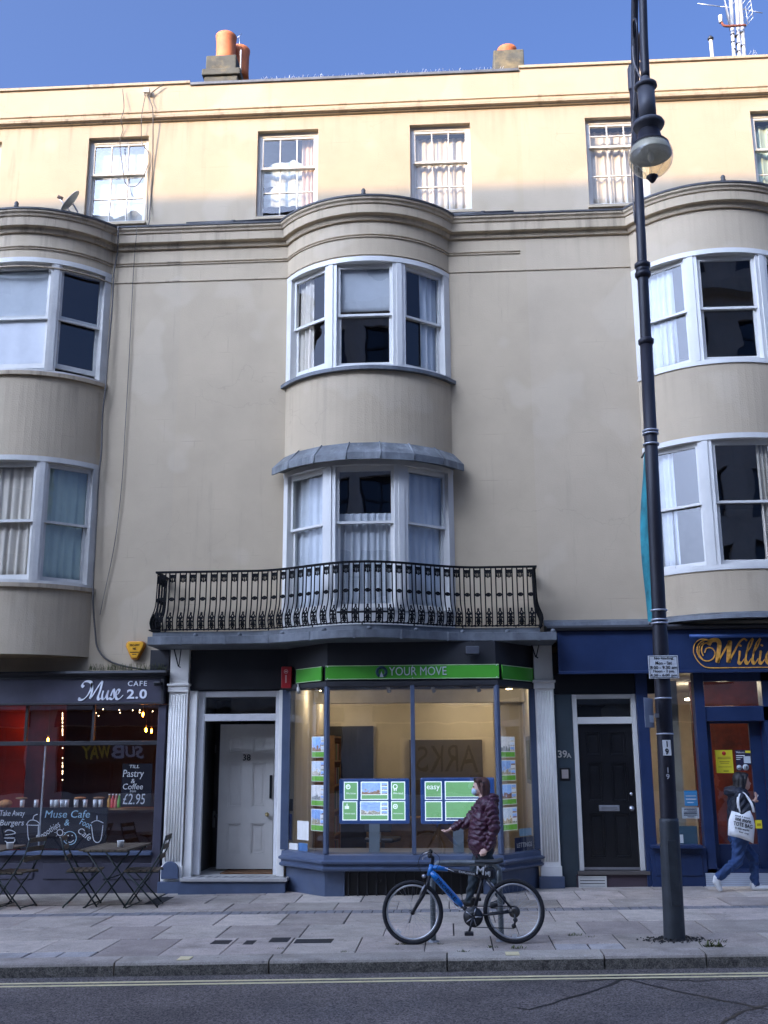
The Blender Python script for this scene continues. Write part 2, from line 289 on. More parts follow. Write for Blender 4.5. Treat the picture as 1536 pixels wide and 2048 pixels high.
# ------------------------------------------------------------------ road, pavement, kerb
ASPH = mat('asphalt', (.145,.122,.108), .85, var=.30, scale=1.2, bump=1., bscale=130, spec=.4, dirt=.35, dirtcol=(.13,.125,.125))
def speckle(m, sc=260., amt=.55):                            # light chippings in the surface
    n = m.node_tree.nodes; L = m.node_tree.links; b = n['Principled BSDF']; src = b.inputs['Base Color'].links[0].from_socket
    g = [x for x in n if x.type == 'NEW_GEOMETRY'][0]; v = n.new('ShaderNodeTexVoronoi'); v.inputs['Scale'].default_value = sc; L.new(g.outputs['Position'], v.inputs['Vector'])
    hs = n.new('ShaderNodeHueSaturation'); bw = n.new('ShaderNodeSeparateColor'); L.new(v.outputs['Color'], bw.inputs[0])
    mr = n.new('ShaderNodeMapRange'); mr.inputs[3].default_value = 1-amt; mr.inputs[4].default_value = 1+amt; L.new(bw.outputs[0], mr.inputs[0]); L.new(mr.outputs[0], hs.inputs['Value']); L.new(src, hs.inputs['Color']); L.new(hs.outputs[0], b.inputs['Base Color'])
speckle(ASPH, 95., .75)
def slab_mat(name, col, per): 
    m = mat(name, col, .8, var=.16, scale=4, bump=.5, bscale=90, per=per, dirt=.8, dirtcol=(.19,.16,.125)); speckle(m, 120., .18); n = m.node_tree.nodes; L = m.node_tree.links; b = n['Principled BSDF']; src = b.inputs['Base Color'].links[0].from_socket; g = [x for x in n if x.type == 'NEW_GEOMETRY'][0]
    for sc_, th, c in ((5.5, .085, (.10,.095,.095)), (3.1, .045, (.55,.53,.5))):
        v = n.new('ShaderNodeTexVoronoi'); v.inputs['Scale'].default_value = sc_; L.new(g.outputs['Position'], v.inputs['Vector']); lt = n.new('ShaderNodeMath'); lt.operation = 'LESS_THAN'; lt.inputs[1].default_value = th; L.new(v.outputs['Distance'], lt.inputs[0]); ml = n.new('ShaderNodeMath'); ml.operation = 'MULTIPLY'; ml.inputs[1].default_value = .55; L.new(lt.outputs[0], ml.inputs[0]); mx = n.new('ShaderNodeMix'); mx.data_type = 'RGBA'; mx.inputs[7].default_value = (*c, 1); L.new(ml.outputs[0], mx.inputs[0]); L.new(src, mx.inputs[6]); src = mx.outputs[2]
    L.new(src, b.inputs['Base Color']); return m
SLAB = slab_mat('paving_slab', (.44,.37,.305), .24); KERBM = slab_mat('granite_kerb', (.40,.345,.285), .15); JOINT = mat('dirty_joint', (.03,.028,.027), .95, bump=.4)
CONC = mat('rough_concrete', (.34,.29,.22), .9, var=.25, scale=5, bump=.7, bscale=60, dirt=.5, dirtcol=(.09,.08,.065)); speckle(CONC, 150., .3)
KERBF = mat('dark_kerb_face', (.15,.135,.11), .9, var=.5, scale=18, bump=.9, bscale=70); speckle(KERBF, 130., .5); BLOCKM = slab_mat('pale_block', (.44,.41,.38), .1); CASTI = mat('cast_iron', (.02,.019,.021), .6, var=.3, bump=.6, bscale=140)  # street face of the kerbstones gets a darker, mottled colour
YEL = mat('worn_yellow_paint', (.75,.64,.36), .7, var=.14, scale=14, bump=.3, bscale=120, dirt=.65, dirtcol=(.12,.11,.10))
SETTM = slab_mat('grey_sett', (.22,.21,.215), .2)
def sheet(name, x0, x1, y0, y1, z, m, nx=40, yf0=None, yf1=None, parent=None, kind='structure', thick=0):
    mb = MB(); xs = [x0+(x1-x0)*i/nx for i in range(nx+1)]; vs = []
    for x in xs: vs += [(x, yf0(x) if yf0 else y0, gz(x)+z), (x, yf1(x) if yf1 else y1, gz(x)+z)]
    mb.add(vs, [(2*i, 2*i+2, 2*i+3, 2*i+1) for i in range(nx)])
    if thick:
        o = len(mb.v); mb.add([(p[0], p[1], p[2]-thick) for p in vs], [(2*i, 2*i+1, 2*i+3, 2*i+2) for i in range(nx)])
        mb.f += [(2*i, o+2*i, o+2*i+2, 2*i+2) for i in range(nx)]+[(2*i+1, 2*i+3, o+2*i+3, o+2*i+1) for i in range(nx)]; mb.sm += [False]*2*nx; mb.mi += [0]*2*nx
    o = mb.build(name, m, parent)
    if kind and not parent: o['kind'] = kind
    return o
KH = .115
def kerb_y(x): return -5.04+.03*x
road = sheet('road', -90, 90, -90, 60, -KH, ASPH)
def lane(name, d0, d1):
    return sheet(name, -30, 30, 0, 0, -KH+.004, YEL, 60, lambda x: kerb_y(x)-d1, lambda x: kerb_y(x)-d0, parent=road)
lane('yellow_line', .235, .295); lane('yellow_line', .355, .415)
# tar-sealed cracks crossing the carriageway
TAR = mat('tar_seal', (.016,.015,.017), .55, var=.3, bump=.3)
def tar(pts):
    P = [on_ground(u, v, -KH) for u, v in pts]; P2 = []
    for a, b in zip(P, P[1:]):
        for k in range(6): q = a.lerp(b, k/6); P2.append((q.x+random.uniform(-.012,.012), q.y+random.uniform(-.02,.02)))
    vs = []; fs = []
    for i, q in enumerate(P2):
        a = Vector(P2[max(0, i-1)]); b = Vector(P2[min(len(P2)-1, i+1)]); t = (b-a).normalized(); w_ = random.uniform(.010,.02)
        for s_ in (-1, 1): x, y = q[0]-t.y*w_*s_, q[1]+t.x*w_*s_; vs.append((x, y, gz(x)-KH+.003))
    fs = [(2*i, 2*i+1, 2*i+3, 2*i+2) for i in range(len(P2)-1)]
    MB().add(vs, fs).build('tar_seal', TAR, road)
tar([(1152,1963),(1260,1957),(1400,1962),(1540,1956)]); tar([(1250,1958),(1180,1985),(1060,2020),(1025,2014)]); tar([(1200,1950),(1260,1960),(1380,1988),(1500,2012),(1560,2024)]); tar([(1420,2060),(1480,2025),(1560,2005)])
# pavement: bed, slabs, kerbstones
pave = sheet('pavement', -26, 26, 0, .6, -.010, JOINT, 60, yf0=lambda x: kerb_y(x)+.02); pave['kind'] = 'structure'
def slab(x0, x1, y0, y1, name='paving_slab', m=None, top=0., skew=.0, parent=None, y0b=None, th=.05, bev=.006):
    j = lambda: random.uniform(-.004, .004); dz = random.uniform(-.003, .003); zz = gz((x0+x1)/2)+top+dz; tx = random.uniform(-.003, .003); y0b = y0 if y0b is None else y0b
    base = [(x0+j(), y0+j()), (x1+j(), y0b+j()), (x1+j(), y1+j()), (x0+j(), y1+j())]; e = bev
    def z(p): return gz(p[0])+top+dz+tx*(p[0]-x0)
    inn = [(base[0][0]+e, base[0][1]+e), (base[1][0]-e, base[1][1]+e), (base[2][0]-e, base[2][1]-e), (base[3][0]+e, base[3][1]-e)]
    vs = [(p[0], p[1], z(p)-th) for p in base]+[(p[0], p[1], z(p)-e*.8) for p in base]+[(p[0], p[1], z(p)) for p in inn]
    fs = [(0,1,5,4),(1,2,6,5),(2,3,7,6),(3,0,4,7),(4,5,9,8),(5,6,10,9),(6,7,11,10),(7,4,8,11),(8,9,10,11)]
    return MB().add(vs, fs).build(name, m or SLAB, parent or pave)
ROWS = [(-3.86, None, .64), (-3.02, -3.86, .66), (-2.20, -3.02, .72), (-1.24, -1.93, .70), (-.44, -1.24, .64), (.02, -.44, .7)]
G = .011
for r, (yt, yb, wd) in enumerate(ROWS):
    x = -9.5+random.uniform(0, .6)
    while x < 8:
        wx = wd*random.choice((.9, 1, 1, 1.08, 1.3)); x1 = x+wx
        mid = (x+x1)/2
        skip = (r >= 4 and mid < -3.9) or (r == 3 and mid < -4.1 and False)
        if r == 0:
            inset = .30
            if (-5.0 < mid < -3.1) or (1.15 < mid < 2.0): inset = .62
            if not skip: slab(x+G/2, x1-G/2, kerb_y(x)+inset, yt-G/2, y0b=kerb_y(x1)+inset)
            if inset > .5:
                k = max(1, int(round(wx/.36)))
                for q in range(k): slab(x+wx*q/k+G/2, x+wx*(q+1)/k-G, kerb_y(x)+.315, kerb_y(x)+.60, 'paving_block', BLOCKM, top=.002)
        elif not skip: slab(x+G/2, x1-G/2, yb+G/2, yt-G/2)
        x = x1
mb = MB(); x = -9.6
while x < 8:
    ww = random.uniform(.09, .13); z = gz(x)-.002+random.uniform(-.003, .003); mb.box(x, x+ww-.012, -2.19, -1.945, z-.04, z); x += ww
o = mb.build('sett_strip', SETTM, pave); o['kind'] = 'stuff'
conc = sheet('concrete_patch', -9.6, -3.92, -1.90, .02, .002, CONC, 16, yf0=lambda x: -1.235+.02*math.sin(x*3), parent=pave)
# cast-iron slot covers let into the slabs
for (u0, u1, v0, v1) in ((419,466,1881,1889),(470,515,1881,1890),(536,582,1876,1885),(586,668,1878,1887)):
    a, b = on_ground(u0, v1), on_ground(u1, v0); slab(a.x, b.x, a.y, b.y, 'slot_cover', CASTI, top=.004, th=.03, bev=.003)
x = -12.
while x < 12:
    ln = random.choice((.9, 1.15, 1.4, 1.6)); x1 = x+ln
    y0, y0b = kerb_y(x), kerb_y(x1); mb = MB(); e = .02; zt = [gz(x)+.004, gz(x1)+.004]
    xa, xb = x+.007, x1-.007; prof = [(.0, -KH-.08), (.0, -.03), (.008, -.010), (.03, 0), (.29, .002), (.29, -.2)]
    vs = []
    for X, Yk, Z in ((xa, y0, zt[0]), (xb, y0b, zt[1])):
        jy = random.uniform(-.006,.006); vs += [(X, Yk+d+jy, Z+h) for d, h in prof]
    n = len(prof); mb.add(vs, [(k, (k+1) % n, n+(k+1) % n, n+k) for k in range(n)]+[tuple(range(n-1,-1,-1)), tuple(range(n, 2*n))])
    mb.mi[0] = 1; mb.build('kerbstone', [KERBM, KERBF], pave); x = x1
for (u, v) in ((372,1917),(1024,1906)):                       # faded yellow loading marks on the kerb
    q = on_ground(u, v); slab(q.x-.06, q.x+.06, kerb_y(q.x)+.04, kerb_y(q.x)+.2, 'kerb_mark', YEL, top=.011, th=.006, bev=.001)
far_pave = sheet('far_pavement', -60, 60, -24.5, -13.2, 0., SLAB, 60, thick=.25); far_pave['kind'] = 'structure'
# weeds in the joints and dead leaves round the lamp post
WEED = mat('weeds', (.085,.10,.028), .8, var=.4, scale=20)
def weed(x, y, n, s_):
    mb = MB()
    for i in range(n):
        a = random.uniform(0, 6.28); l = s_*random.uniform(.4, 1); d = Vector((math.cos(a), math.sin(a), random.uniform(.4, 1.4))).normalized()*l; p = Vector((x+random.uniform(-1,1)*s_*1.2, y+random.uniform(-.25,.25)*s_, gz(x)+.001)); w_ = Vector((-math.sin(a), math.cos(a), 0))*l*.13
        mb.add([p-w_*.6, p+w_*.6, p+d*.6+w_, p+d*.6-w_, p+d], [(0,1,2,3),(3,2,4)])
    return mb
mb = MB()
for (u, v, n, s_) in ((802,1890,26,.05),(925,1905,20,.045),(1150,1872,22,.05),(1036,1898,22,.05),(1425,1895,40,.08),(1440,1885,14,.06),(1180,1875,12,.03),(985,1896,20,.04),(690,1905,12,.03),(880,1889,14,.03),(560,1898,12,.03)):
    q = on_ground(u, v); m2 = weed(q.x, q.y, n, s_); mb.add(m2.v, m2.f)
wd = mb.build('weeds', WEED); tag(wd, 'small green weeds growing in the joints of the pavement slabs', 'weeds', kind='stuff')
# ------------------------------------------------------------------ building helpers
def wall_holes(mb, x0, x1, z0, z1, holes, y=0., depth=.12, back=None, mi=0):
    """front skin of a wall with openings (hx0,hx1,hz0,hz1) and their reveals"""
    xs = sorted({x0, x1, *[c for h in holes for c in h[:2] if x0 < c < x1]}); zs = sorted({z0, z1, *[c for h in holes for c in h[2:4] if z0 < c < z1]})
    for i in range(len(xs)-1):
        for k in range(len(zs)-1):
            a, b, c, d = xs[i], xs[i+1], zs[k], zs[k+1]
            if any(h[0] <= a and b <= h[1] and h[2] <= c and d <= h[3] for h in holes): continue
            mb.add([(a,y,c),(b,y,c),(b,y,d),(a,y,d)], [(0,1,2,3)], mi=mi)
            if back is not None: mb.add([(a,back,c),(b,back,c),(b,back,d),(a,back,d)], [(3,2,1,0)], mi=mi)
    for a, b, c, d in [h[:4] for h in holes]:
        Y = y+depth
        mb.add([(a,y,c),(a,Y,c),(a,Y,d),(a,y,d)], [(0,1,2,3)], mi=mi); mb.add([(b,y,c),(b,Y,c),(b,Y,d),(b,y,d)], [(3,2,1,0)], mi=mi)
        mb.add([(a,y,d),(a,Y,d),(b,Y,d),(b,y,d)], [(0,1,2,3)], mi=mi); mb.add([(a,y,c),(a,Y,c),(b,Y,c),(b,y,c)], [(3,2,1,0)], mi=mi)
def frame_of(p0, p1, z0=0., inset=0.):
    """local frame of an upright opening from plan point p0 to p1: (s along, d inwards, z up) -> world"""
    p0 = Vector(p0); t = (Vector(p1)-p0); L = t.length; t.normalize(); n = Vector((-t.y, t.x))     # n points into the building
    return (lambda s, d, z: (p0.x+t.x*s+n.x*(d+inset), p0.y+t.y*s+n.y*(d+inset), z0+z)), L
def sash(part, fr, s0, s1, z0, z1, d, m, cols=1, rows=1, st=.045, top=.045, bot=.045, gm=None, th=.04, name='sash', bar=.018):
    """one sash: stiles and rails, glazing bars, panes"""
    mb = MB(); mb.box(s0, s0+st, d, d+th, z0, z1, fr); mb.box(s1-st, s1, d, d+th, z0, z1, fr)
    mb.box(s0+st, s1-st, d, d+th, z1-top, z1, fr); mb.box(s0+st, s1-st, d, d+th, z0, z0+bot, fr); mb.build(name, m, part)
    gx0, gx1, gz0, gz1 = s0+st, s1-st, z0+bot, z1-top
    for c in range(1, cols): x = gx0+(gx1-gx0)*c/cols; MB().box(x-bar/2, x+bar/2, d+.004, d+th-.006, gz0, gz1, fr).build('glazing_bar', m, part)
    for r in range(1, rows): z = gz0+(gz1-gz0)*r/rows; MB().box(gx0, gx1, d+.005, d+th-.007, z-bar/2, z+bar/2, fr).build('glazing_bar', m, part)
    for c in range(cols):
        for r in range(rows):
            a, b = gx0+(gx1-gx0)*c/cols, gx0+(gx1-gx0)*(c+1)/cols; e, f = gz0+(gz1-gz0)*r/rows, gz0+(gz1-gz0)*(r+1)/rows
            y = d+th*.5; mb = MB(); mb.add([fr(a, y, e), fr(b, y, e), fr(b, y, f), fr(a, y, f)], [(0,1,2,3)]); mb.build('pane', gm or GLASS, part)
def curtain(p0, p1, z0, z1, m, label, folds=7, amp=.035, inset=.2, gather=0., swag=0., group=None, name='curtain'):
    """hanging cloth with folds: a closed thin sheet; gather pulls its lower edge to one side"""
    fr, L = frame_of(p0, p1, 0, inset); N = folds*8; K = 10; vs = []
    ph = random.uniform(0, 6)
    for side in (0, .006):
        for j in range(K+1):
            for i in range(N+1):
                t = i/N; q = j/K; s_ = L*t
                if gather: s_ = L*(t+(gather-t)*(.55*math.sin(q*math.pi*.9)**1.2)*(1-.2*q)) if abs(gather) <= 1 else s_
                d = amp*(math.sin(t*folds*6.283+ph+.5*math.sin(t*9+q))+.35*math.sin(t*folds*11.3+1.3*ph))*(.55+.45*q)
                vs.append(fr(s_, d+side, z1+(z0-z1)*q+(swag*math.sin(t*math.pi)*0)))
    W = N+1; H = W*(K+1); fs = []
    for j in range(K):
        for i in range(N):
            a = j*W+i; fs += [(a, a+1, a+W+1, a+W), (H+a, H+a+W, H+a+W+1, H+a+1)]
    for i in range(N): fs += [(i, H+i, H+i+1, i+1), (K*W+i, K*W+i+1, H+K*W+i+1, H+K*W+i)]
    mb = MB().add(vs, fs, True); o = mb.build(name, m); tag(o, label, 'curtain', group); return o
BOWW, BOWH = 1.27, .70
BR = (BOWW**2+BOWH**2)/(2*BOWH); BA = math.asin(BOWW/BR)
def bow(xc, a, out=0., yw=0.):                                # plan point on the bow, a = angle from straight ahead
    return (xc+(BR+out)*math.sin(a), yw+(BR-BOWH)-(BR+out)*math.cos(a))
def bow_path(xc, n=24, a=None): a = a or BA; return [bow(xc, -a+2*a*i/n) for i in range(n+1)]
def arc_strip(mb, xc, a0, a1, z0, z1, o0, o1, n=None):        # solid curved block between two radii
    n = n or max(1, int(abs(a1-a0)/.09)); mb.sweep([bow(xc, a0+(a1-a0)*i/n) for i in range(n+1)], [(o0, z0), (o1, z0), (o1, z1), (o0, z1)])
def bow_window(house, xc, z0, z1, m, gm, name='bow_window', ca=.305, m0=.50, m1=.97, meet=.5, sill=None, opens=(0,0,0), label=None, lead=None):
    """three sashes round the bow between jambs and mullions"""
    mb = MB(); arc_strip(mb, xc, -BA, BA, z1-.075, z1, -.16, .012); w_ = mb.build(name, m, house)
    if label: w_['label'] = label
    mb = MB(); arc_strip(mb, xc, -BA, BA, z0, z0+.045, -.16, .0); mb.build('bottom_rail', m, w_)
    for a0, a1 in ((-BA, -m1), (m1, BA)): mb = MB(); arc_strip(mb, xc, a0, a1, z0+.045, z1-.075, -.14, .006, 2); mb.build('jamb', m, w_)
    for s_ in (-1, 1):
        mb = MB(); a, b = sorted((s_*ca, s_*m0)); arc_strip(mb, xc, a, b, z0+.045, z1-.075, -.14, -.012, 3); c = (a+b)/2; arc_strip(mb, xc, c-.028, c+.028, z0+.045, z1-.075, -.012, .004, 1); mb.build('mullion', m, w_)
    zt, zb = z1-.075, z0+.045; zm = zb+(zt-zb)*meet
    for k, (a, b) in enumerate(((-m1, -m0), (-ca, ca), (m0, m1))):
        fr, L = frame_of(bow(xc, a, -.055), bow(xc, b, -.055), 0.)
        gq = GLASS_C if (k == 1 and gm is GLASS) else gm; sash(w_, fr, 0, L, zm-.02, zt-.02, .0, m, gm=gq, st=.042, top=.05, bot=.035)
        # the gap where the flat sash meets the curved head
        op = opens[k]; sash(w_, fr, .012, L-.012, zb+op, zm+.02+op*.6, .046, m, gm=gq, st=.042, top=.035, bot=.075)
        MB().box(-.01, L+.01, -.012, .1, zt-.02, zt, fr).build('head_rail', m, w_)
    return w_
# ------------------------------------------------------------------ the terrace: three houses
ZC0, ZC1 = 9.74, 10.03
CORN = [(-.05,9.70),(.035,9.705),(.05,9.735),(.06,9.775),(.118,9.785),(.122,9.79),(.125,9.925),(.145,9.935),(.155,9.965),(.182,9.99),(.185,10.02),(-.05,10.035)]
def top_window(house, x0, x1, st, gm, dz=0., m=None):
    m = m or WHITE
    fr, L = frame_of((x0, .085), (x1, .085)); z0, z1 = 10.22, 11.79; mb = MB()
    for a, b, c, d in ((0, .05, z0, z1), (L-.05, L, z0, z1), (.05, L-.05, z1-.07, z1), (.05, L-.05, z0, z0+.04)): mb.box(a, b, 0, .12, c, d, fr)
    w_ = mb.build('sash_window', m, house)
    zm = 11.16+dz
    sash(w_, fr, .05, L-.05, zm-.02, z1-.07, .01, m, 3, 1 if dz == 0 else 2, .035, .04, .035, gm)
    sash(w_, fr, .05, L-.05, z0+.04, zm+.02, .056, m, 3, 2, .035, .035, .07, gm)
    MB().box(x0-.02, x1+.02, -.05, .085, 10.17, 10.216).build('window_sill', STUC, house)
    return w_
def house_shell(name, label, xL, xR, bows, tops, st, tr, ztop, zshop, bow_z0, bow_gaps, corn_lead):
    H = thing(name, label, 'house', ((xL+xR)/2, 0, gz((xL+xR)/2)))
    mb = MB(); holes = []
    for xc in bows: holes.append((xc-BOWW+.03, xc+BOWW-.03, bow_z0, ZC0))
    for x0, x1 in tops: holes.append((x0, x1, 10.22, 11.79))
    wall_holes(mb, xL+.001, xR-.001, zshop, ztop, holes, 0., .26, .26)
    mb.add([(xL+.001,0,ztop),(xR-.001,0,ztop),(xR-.001,.26,ztop),(xL+.001,.26,ztop)], [(0,1,2,3)])
    wall = mb.build('wall', st, H)
    # rooms: party walls, rear wall, floors, roof
    mb = MB()
    for x in (xL+.004, xR-.104): mb.box(x, x+.10, .262, 6, -.3, 12.2)
    mb.box(xL+.104, xR-.104, 5.9, 6.0, -.3, 12.2); mb.build('inner_wall', ROOM, H)
    mid = (xL+xR)/2; MB().box(mid-.05, mid+.05, .4, 5.9, 10.0, 12.1).build('partition', ROOM, H)
    for z in (3.3, 6.62, 9.9): MB().box(xL+.104, xR-.104, .262, 5.9, z, z+.12).build('floor', FLOORB, H)
    MB().box(xL+.004, xR-.004, .262, 6, 12.2, 12.35).build('roof', LEAD_D, H)
    path = [(xL+.001, 0)]
    for xc in bows: path += bow_path(xc, 28)
    path += [(xR-.001, 0)]
    MB().sweep(path, CORN).build('cornice', tr, H)
    MB().sweep(path, [(-.04,10.036),(.197,10.021),(.20,10.05),(-.04,10.065)]).build('cornice_lead', LEAD_D, H)
    for xc in bows:
        P = bow_path(xc, 28, BA*.99); mb = MB(); mb.add([(p[0], p[1], 10.058) for p in P]+[(xc, -.3, 10.10)], [(i, i+1, len(P)) for i in range(len(P)-1)]+[(len(P)-1, 0, len(P))]); mb.build('bow_roof', LEAD_D, H)
        MB().lathe([(.035,0),(.04,.03),(.03,.05),(.035,.08),(.02,.11),(.0,.12)], (xc, bow(xc,0)[1]-.15, 10.05), 10).build('bow_knob', LEAD_D, H)
        for a, b in bow_gaps:
            mb = MB(); arc_strip(mb, xc, -BA, BA, a, b, -.2, 0., 28); mb.build('bow_wall', st, H)
    # parapet mouldings and coping
    pp = [(xL+.001, 0), (xR-.001, 0)]
    MB().sweep(pp, [(-.02,12.03),(.03,12.035),(.045,12.06),(.085,12.07),(.09,12.11),(.06,12.125),(.035,12.13),(.03,12.19),(.05,12.20),(.05,12.225),(-.02,12.24)]).build('parapet_moulding', tr, H)
    MB().box(xL+.002, xR-.002, -.03, .29, ztop+.001, ztop+.045).build('parapet_coping', tr if corn_lead == 0 else LEAD, H)
    return H, path
def string_course(H, path, tr, x_end=None, both=True):
    p = path if x_end is None else [q for q in path if q[0] < x_end]+[(x_end, 0)]
    if both:
        for z in (9.435, 9.475): MB().sweep(p, [(-.02,z),(.018,z+.002),(.02,z+.016),(-.02,z+.024)]).build('string_course', tr, H)
    MB().sweep([q for q in path], [(-.02,9.14),(.016,9.142),(.016,9.160),(-.02,9.17)]).build('string_course', tr, H)
XA, XB = -4.10, 1.36
WL = [(-8.25,-7.25),(-5.77,-4.76)]; WM = [(-2.94,-1.94),(-.44,.54)]; WR = [(2.39,3.37),(5.01,6.0)]
CL, CM, CR = -6.52, -1.13, 4.24
HL, pathL = house_shell('terraced_house', 'weathered cream stucco terraced house over the plum-fronted cafe', -9.55, XA, [CL], WL, STUC_L, TRIM_L, 12.735, 2.93, 3.2, [(3.2,4.22),(6.12,7.42),(9.30,9.75)], 0)
HM, pathM = house_shell('terraced_house', 'cream stucco terraced house with the black iron balcony', XA, XB, [CM], WM, STUC, TRIM, 12.70, 3.30, 3.40, [(5.95,7.31),(9.12,9.75)], 1)
HR, pathR = house_shell('terraced_house', 'cream stucco terraced house over the navy betting shop', XB, 6.85, [CR], WR, STUC_R, TRIM, 12.75, 3.36, 3.62, [(3.62,4.27),(6.20,7.28),(9.06,9.75)], 0)
string_course(HL, pathL, TRIM_L, both=True); string_course(HM, pathM, TRIM, x_end=1.27)
MB().sweep([(XB+.002,0),(2.95,0)], [(-.02,9.14),(.016,9.142),(.016,9.160),(-.02,9.17)]).build('string_course', TRIM, HR)
# left bow: flat underside and brown soffit
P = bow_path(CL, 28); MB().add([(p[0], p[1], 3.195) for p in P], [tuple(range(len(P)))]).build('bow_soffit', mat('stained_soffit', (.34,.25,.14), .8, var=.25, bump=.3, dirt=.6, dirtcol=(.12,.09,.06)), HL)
for z in (4.215, 7.43):
    mb = MB(); arc_strip(mb, CL, -BA-.01, BA+.01, z-.06, z, -.1, .05, 28); mb.build('bow_sill', TRIM_L, HL)
# middle bow: lead sill, right bow: thin sill
mb = MB(); arc_strip(mb, CM, -BA-.03, BA+.03, 7.29, 7.345, -.1, .07, 28); mb.build('bow_sill', LEAD, HM)
for z in (7.285, 4.275): mb = MB(); arc_strip(mb, CR, -BA, BA, z-.03, z, -.1, .02, 28); mb.build('bow_sill', WHITE, HR)
# gutters on the cornice
GUT = mat('black_gutter', (.012,.012,.013), .4)
for H, x0, x1 in ((HM, -4.02, -2.5), (HM, .22, 1.18)):
    mb = MB(); mb.tube([(x0,-.16,10.065),(x1,-.16,10.065)], .032, 8); mb.tube([((x0+x1)/2-.03,-.16,10.065),((x0+x1)/2+.03,-.16,10.065)], .04, 8); mb.build('gutter', GUT, H)
# windows
bow_window(HL, CL, 7.43, 9.30, WHITE_OLD, GLASS_OLD, ca=.36, m0=.465, m1=.93, opens=(.09,.07,.09)); bow_window(HL, CL, 4.22, 6.12, WHITE_OLD, GLASS_OLD, ca=.36, m0=.465, m1=.93, opens=(0,.02,0))
bow_window(HM, CM, 7.35, 9.12, WHITE, GLASS, ca=.29, m0=.42, m1=.91, opens=(.05,0,0)); bow_window(HM, CM, 3.74, 5.93, WHITE, GLASS, ca=.29, m0=.425, m1=.92, meet=.60)
mb = MB(); arc_strip(mb, CM, -BA, BA, 3.40, 3.735, -.16, -.01, 28); mb.build('window_apron', WHITE, HM)
bow_window(HR, CR, 7.29, 9.06, WHITE, GLASS, ca=.29, m0=.42, m1=.93); bow_window(HR, CR, 4.28, 6.20, WHITE, GLASS, ca=.29, m0=.42, m1=.93)
for H, ws, m, g in ((HL, WL, WHITE_OLD, GLASS_OLD), (HM, WM, WHITE, GLASS), (HR, WR, WHITE, GLASS)):
    for i, (a, b) in enumerate(ws): top_window(H, a, b, None, g, .16 if (H is HR and i == 0) else 0, m)
# lead hood over the first-floor bow
mb = MB(); n = 7; ha = BA
hp = [bow(CM, -ha+2*ha*i/n, 0.) for i in range(n+1)]
hp = [hp[0]]+hp[1:-1]+[hp[-1]]
mb.sweep(hp, [(-.05,6.18),(.02,6.18),(.22,5.98),(.225,5.875),(.20,5.875),(.18,5.92),(-.05,5.94)]); hood = mb.build('window_hood', LEAD_H, HM)
for i in range(1, n):
    a = -ha+2*ha*i/n; p, q, r = bow(CM, a, .02), bow(CM, a, .218), bow(CM, a, .224); MB().tube([(*p,6.185),(*q,5.985),(*r,5.88)], .012, 6).build('lead_roll', LEAD_H, hood)
# curtains
def curtains(specs):
    for a in specs: curtain(*a[:4], a[4], a[5], **(a[6] if len(a) > 6 else {}))
for (x0, x1), m, lab, ga in ((WM[0], CURT_G, 'pale green curtains looped up behind the top-floor window right of the chimney pots', None), (WM[1], CURT, 'cream curtains drawn across the top-floor window above the balcony house bow', None), (WR[0], CURT, 'cream curtains in the top-floor window behind the street lamp globe', None), (WR[1], CURT_G, 'pale green curtains in the top-floor window above the navy shop', None)):
    if x0 == WM[0][0]:
        curtain((x0+.70, .085), (x1-.03, .085), 10.3, 11.75, CURT_P, 'peach curtain pulled to the side of the top-floor window with raised blind', folds=4, inset=.15, amp=.025)
        continue
    curtain((x0+.02, .085), (x1-.02, .085), 10.28, 11.66, m, lab, folds=8, inset=.15, amp=.024)
NET = 'white_net_curtain'
def bow_curtain(xc, a0, a1, z0, z1, m, lab, **k): curtain(bow(xc, a0), bow(xc, a1), z0, z1, m, lab, inset=k.pop('inset', .17), **k)
bow_curtain(CM, -.90, -.68, 7.4, 9.0, CURT, 'cream curtain at the side of the upper bow window beside its open left sash', folds=3, amp=.03)
bow_curtain(CM, .66, .90, 7.4, 9.0, CURT_W, 'white curtain at the right side of the upper bow window over the lead hood', folds=3, amp=.03)
bow_curtain(CM, -.92, -.44, 3.75, 5.85, CURT_W, 'white net curtain in the left sash of the balcony bow window', folds=5, amp=.025)
bow_curtain(CM, -.29, .29, 3.75, 5.18, CURT_W, 'white net half curtain in the middle sash of the balcony bow window', folds=9, amp=.02)
bow_curtain(CM, .44, .92, 3.75, 5.85, CURT_W, 'white net curtain in the right sash of the balcony bow window', folds=5, amp=.025)
bow_curtain(CR, -.92, -.60, 7.35, 8.95, CURT_W, 'white curtain in the upper bow window above the navy shop', folds=5, amp=.03)
bow_curtain(CR, -.92, -.74, 4.33, 6.1, CURT_W, 'narrow white curtain in the lower bow window above the navy shop', folds=3, amp=.03)
bow_curtain(CR, .18, .30, 4.33, 6.1, CURT, 'cream curtain hanging in the middle sash of the lower bow above the navy shop', folds=3, amp=.03)
bow_curtain(CL, .47, .92, 4.28, 6.05, CURT_G, 'pale green net curtain in the old bow window above the cafe', folds=5, amp=.02)
bow_curtain(CL, -.33, .33, 4.28, 6.05, CURT, 'cream net curtain in the middle sash of the old bow above the cafe', folds=8, amp=.02)
bow_curtain(CL, -.33, .33, 7.5, 9.2, CURT_W, 'pale blind behind the middle sash of the upper old bow above the cafe', folds=2, amp=.004, inset=.12, name='window_blind')
bow_curtain(CM, -.29, .29, 8.3, 9.03, CURT_W, 'pale half-drawn blind in the middle sash of the bow over the lead hood', folds=2, amp=.003, inset=.12, name='window_blind')
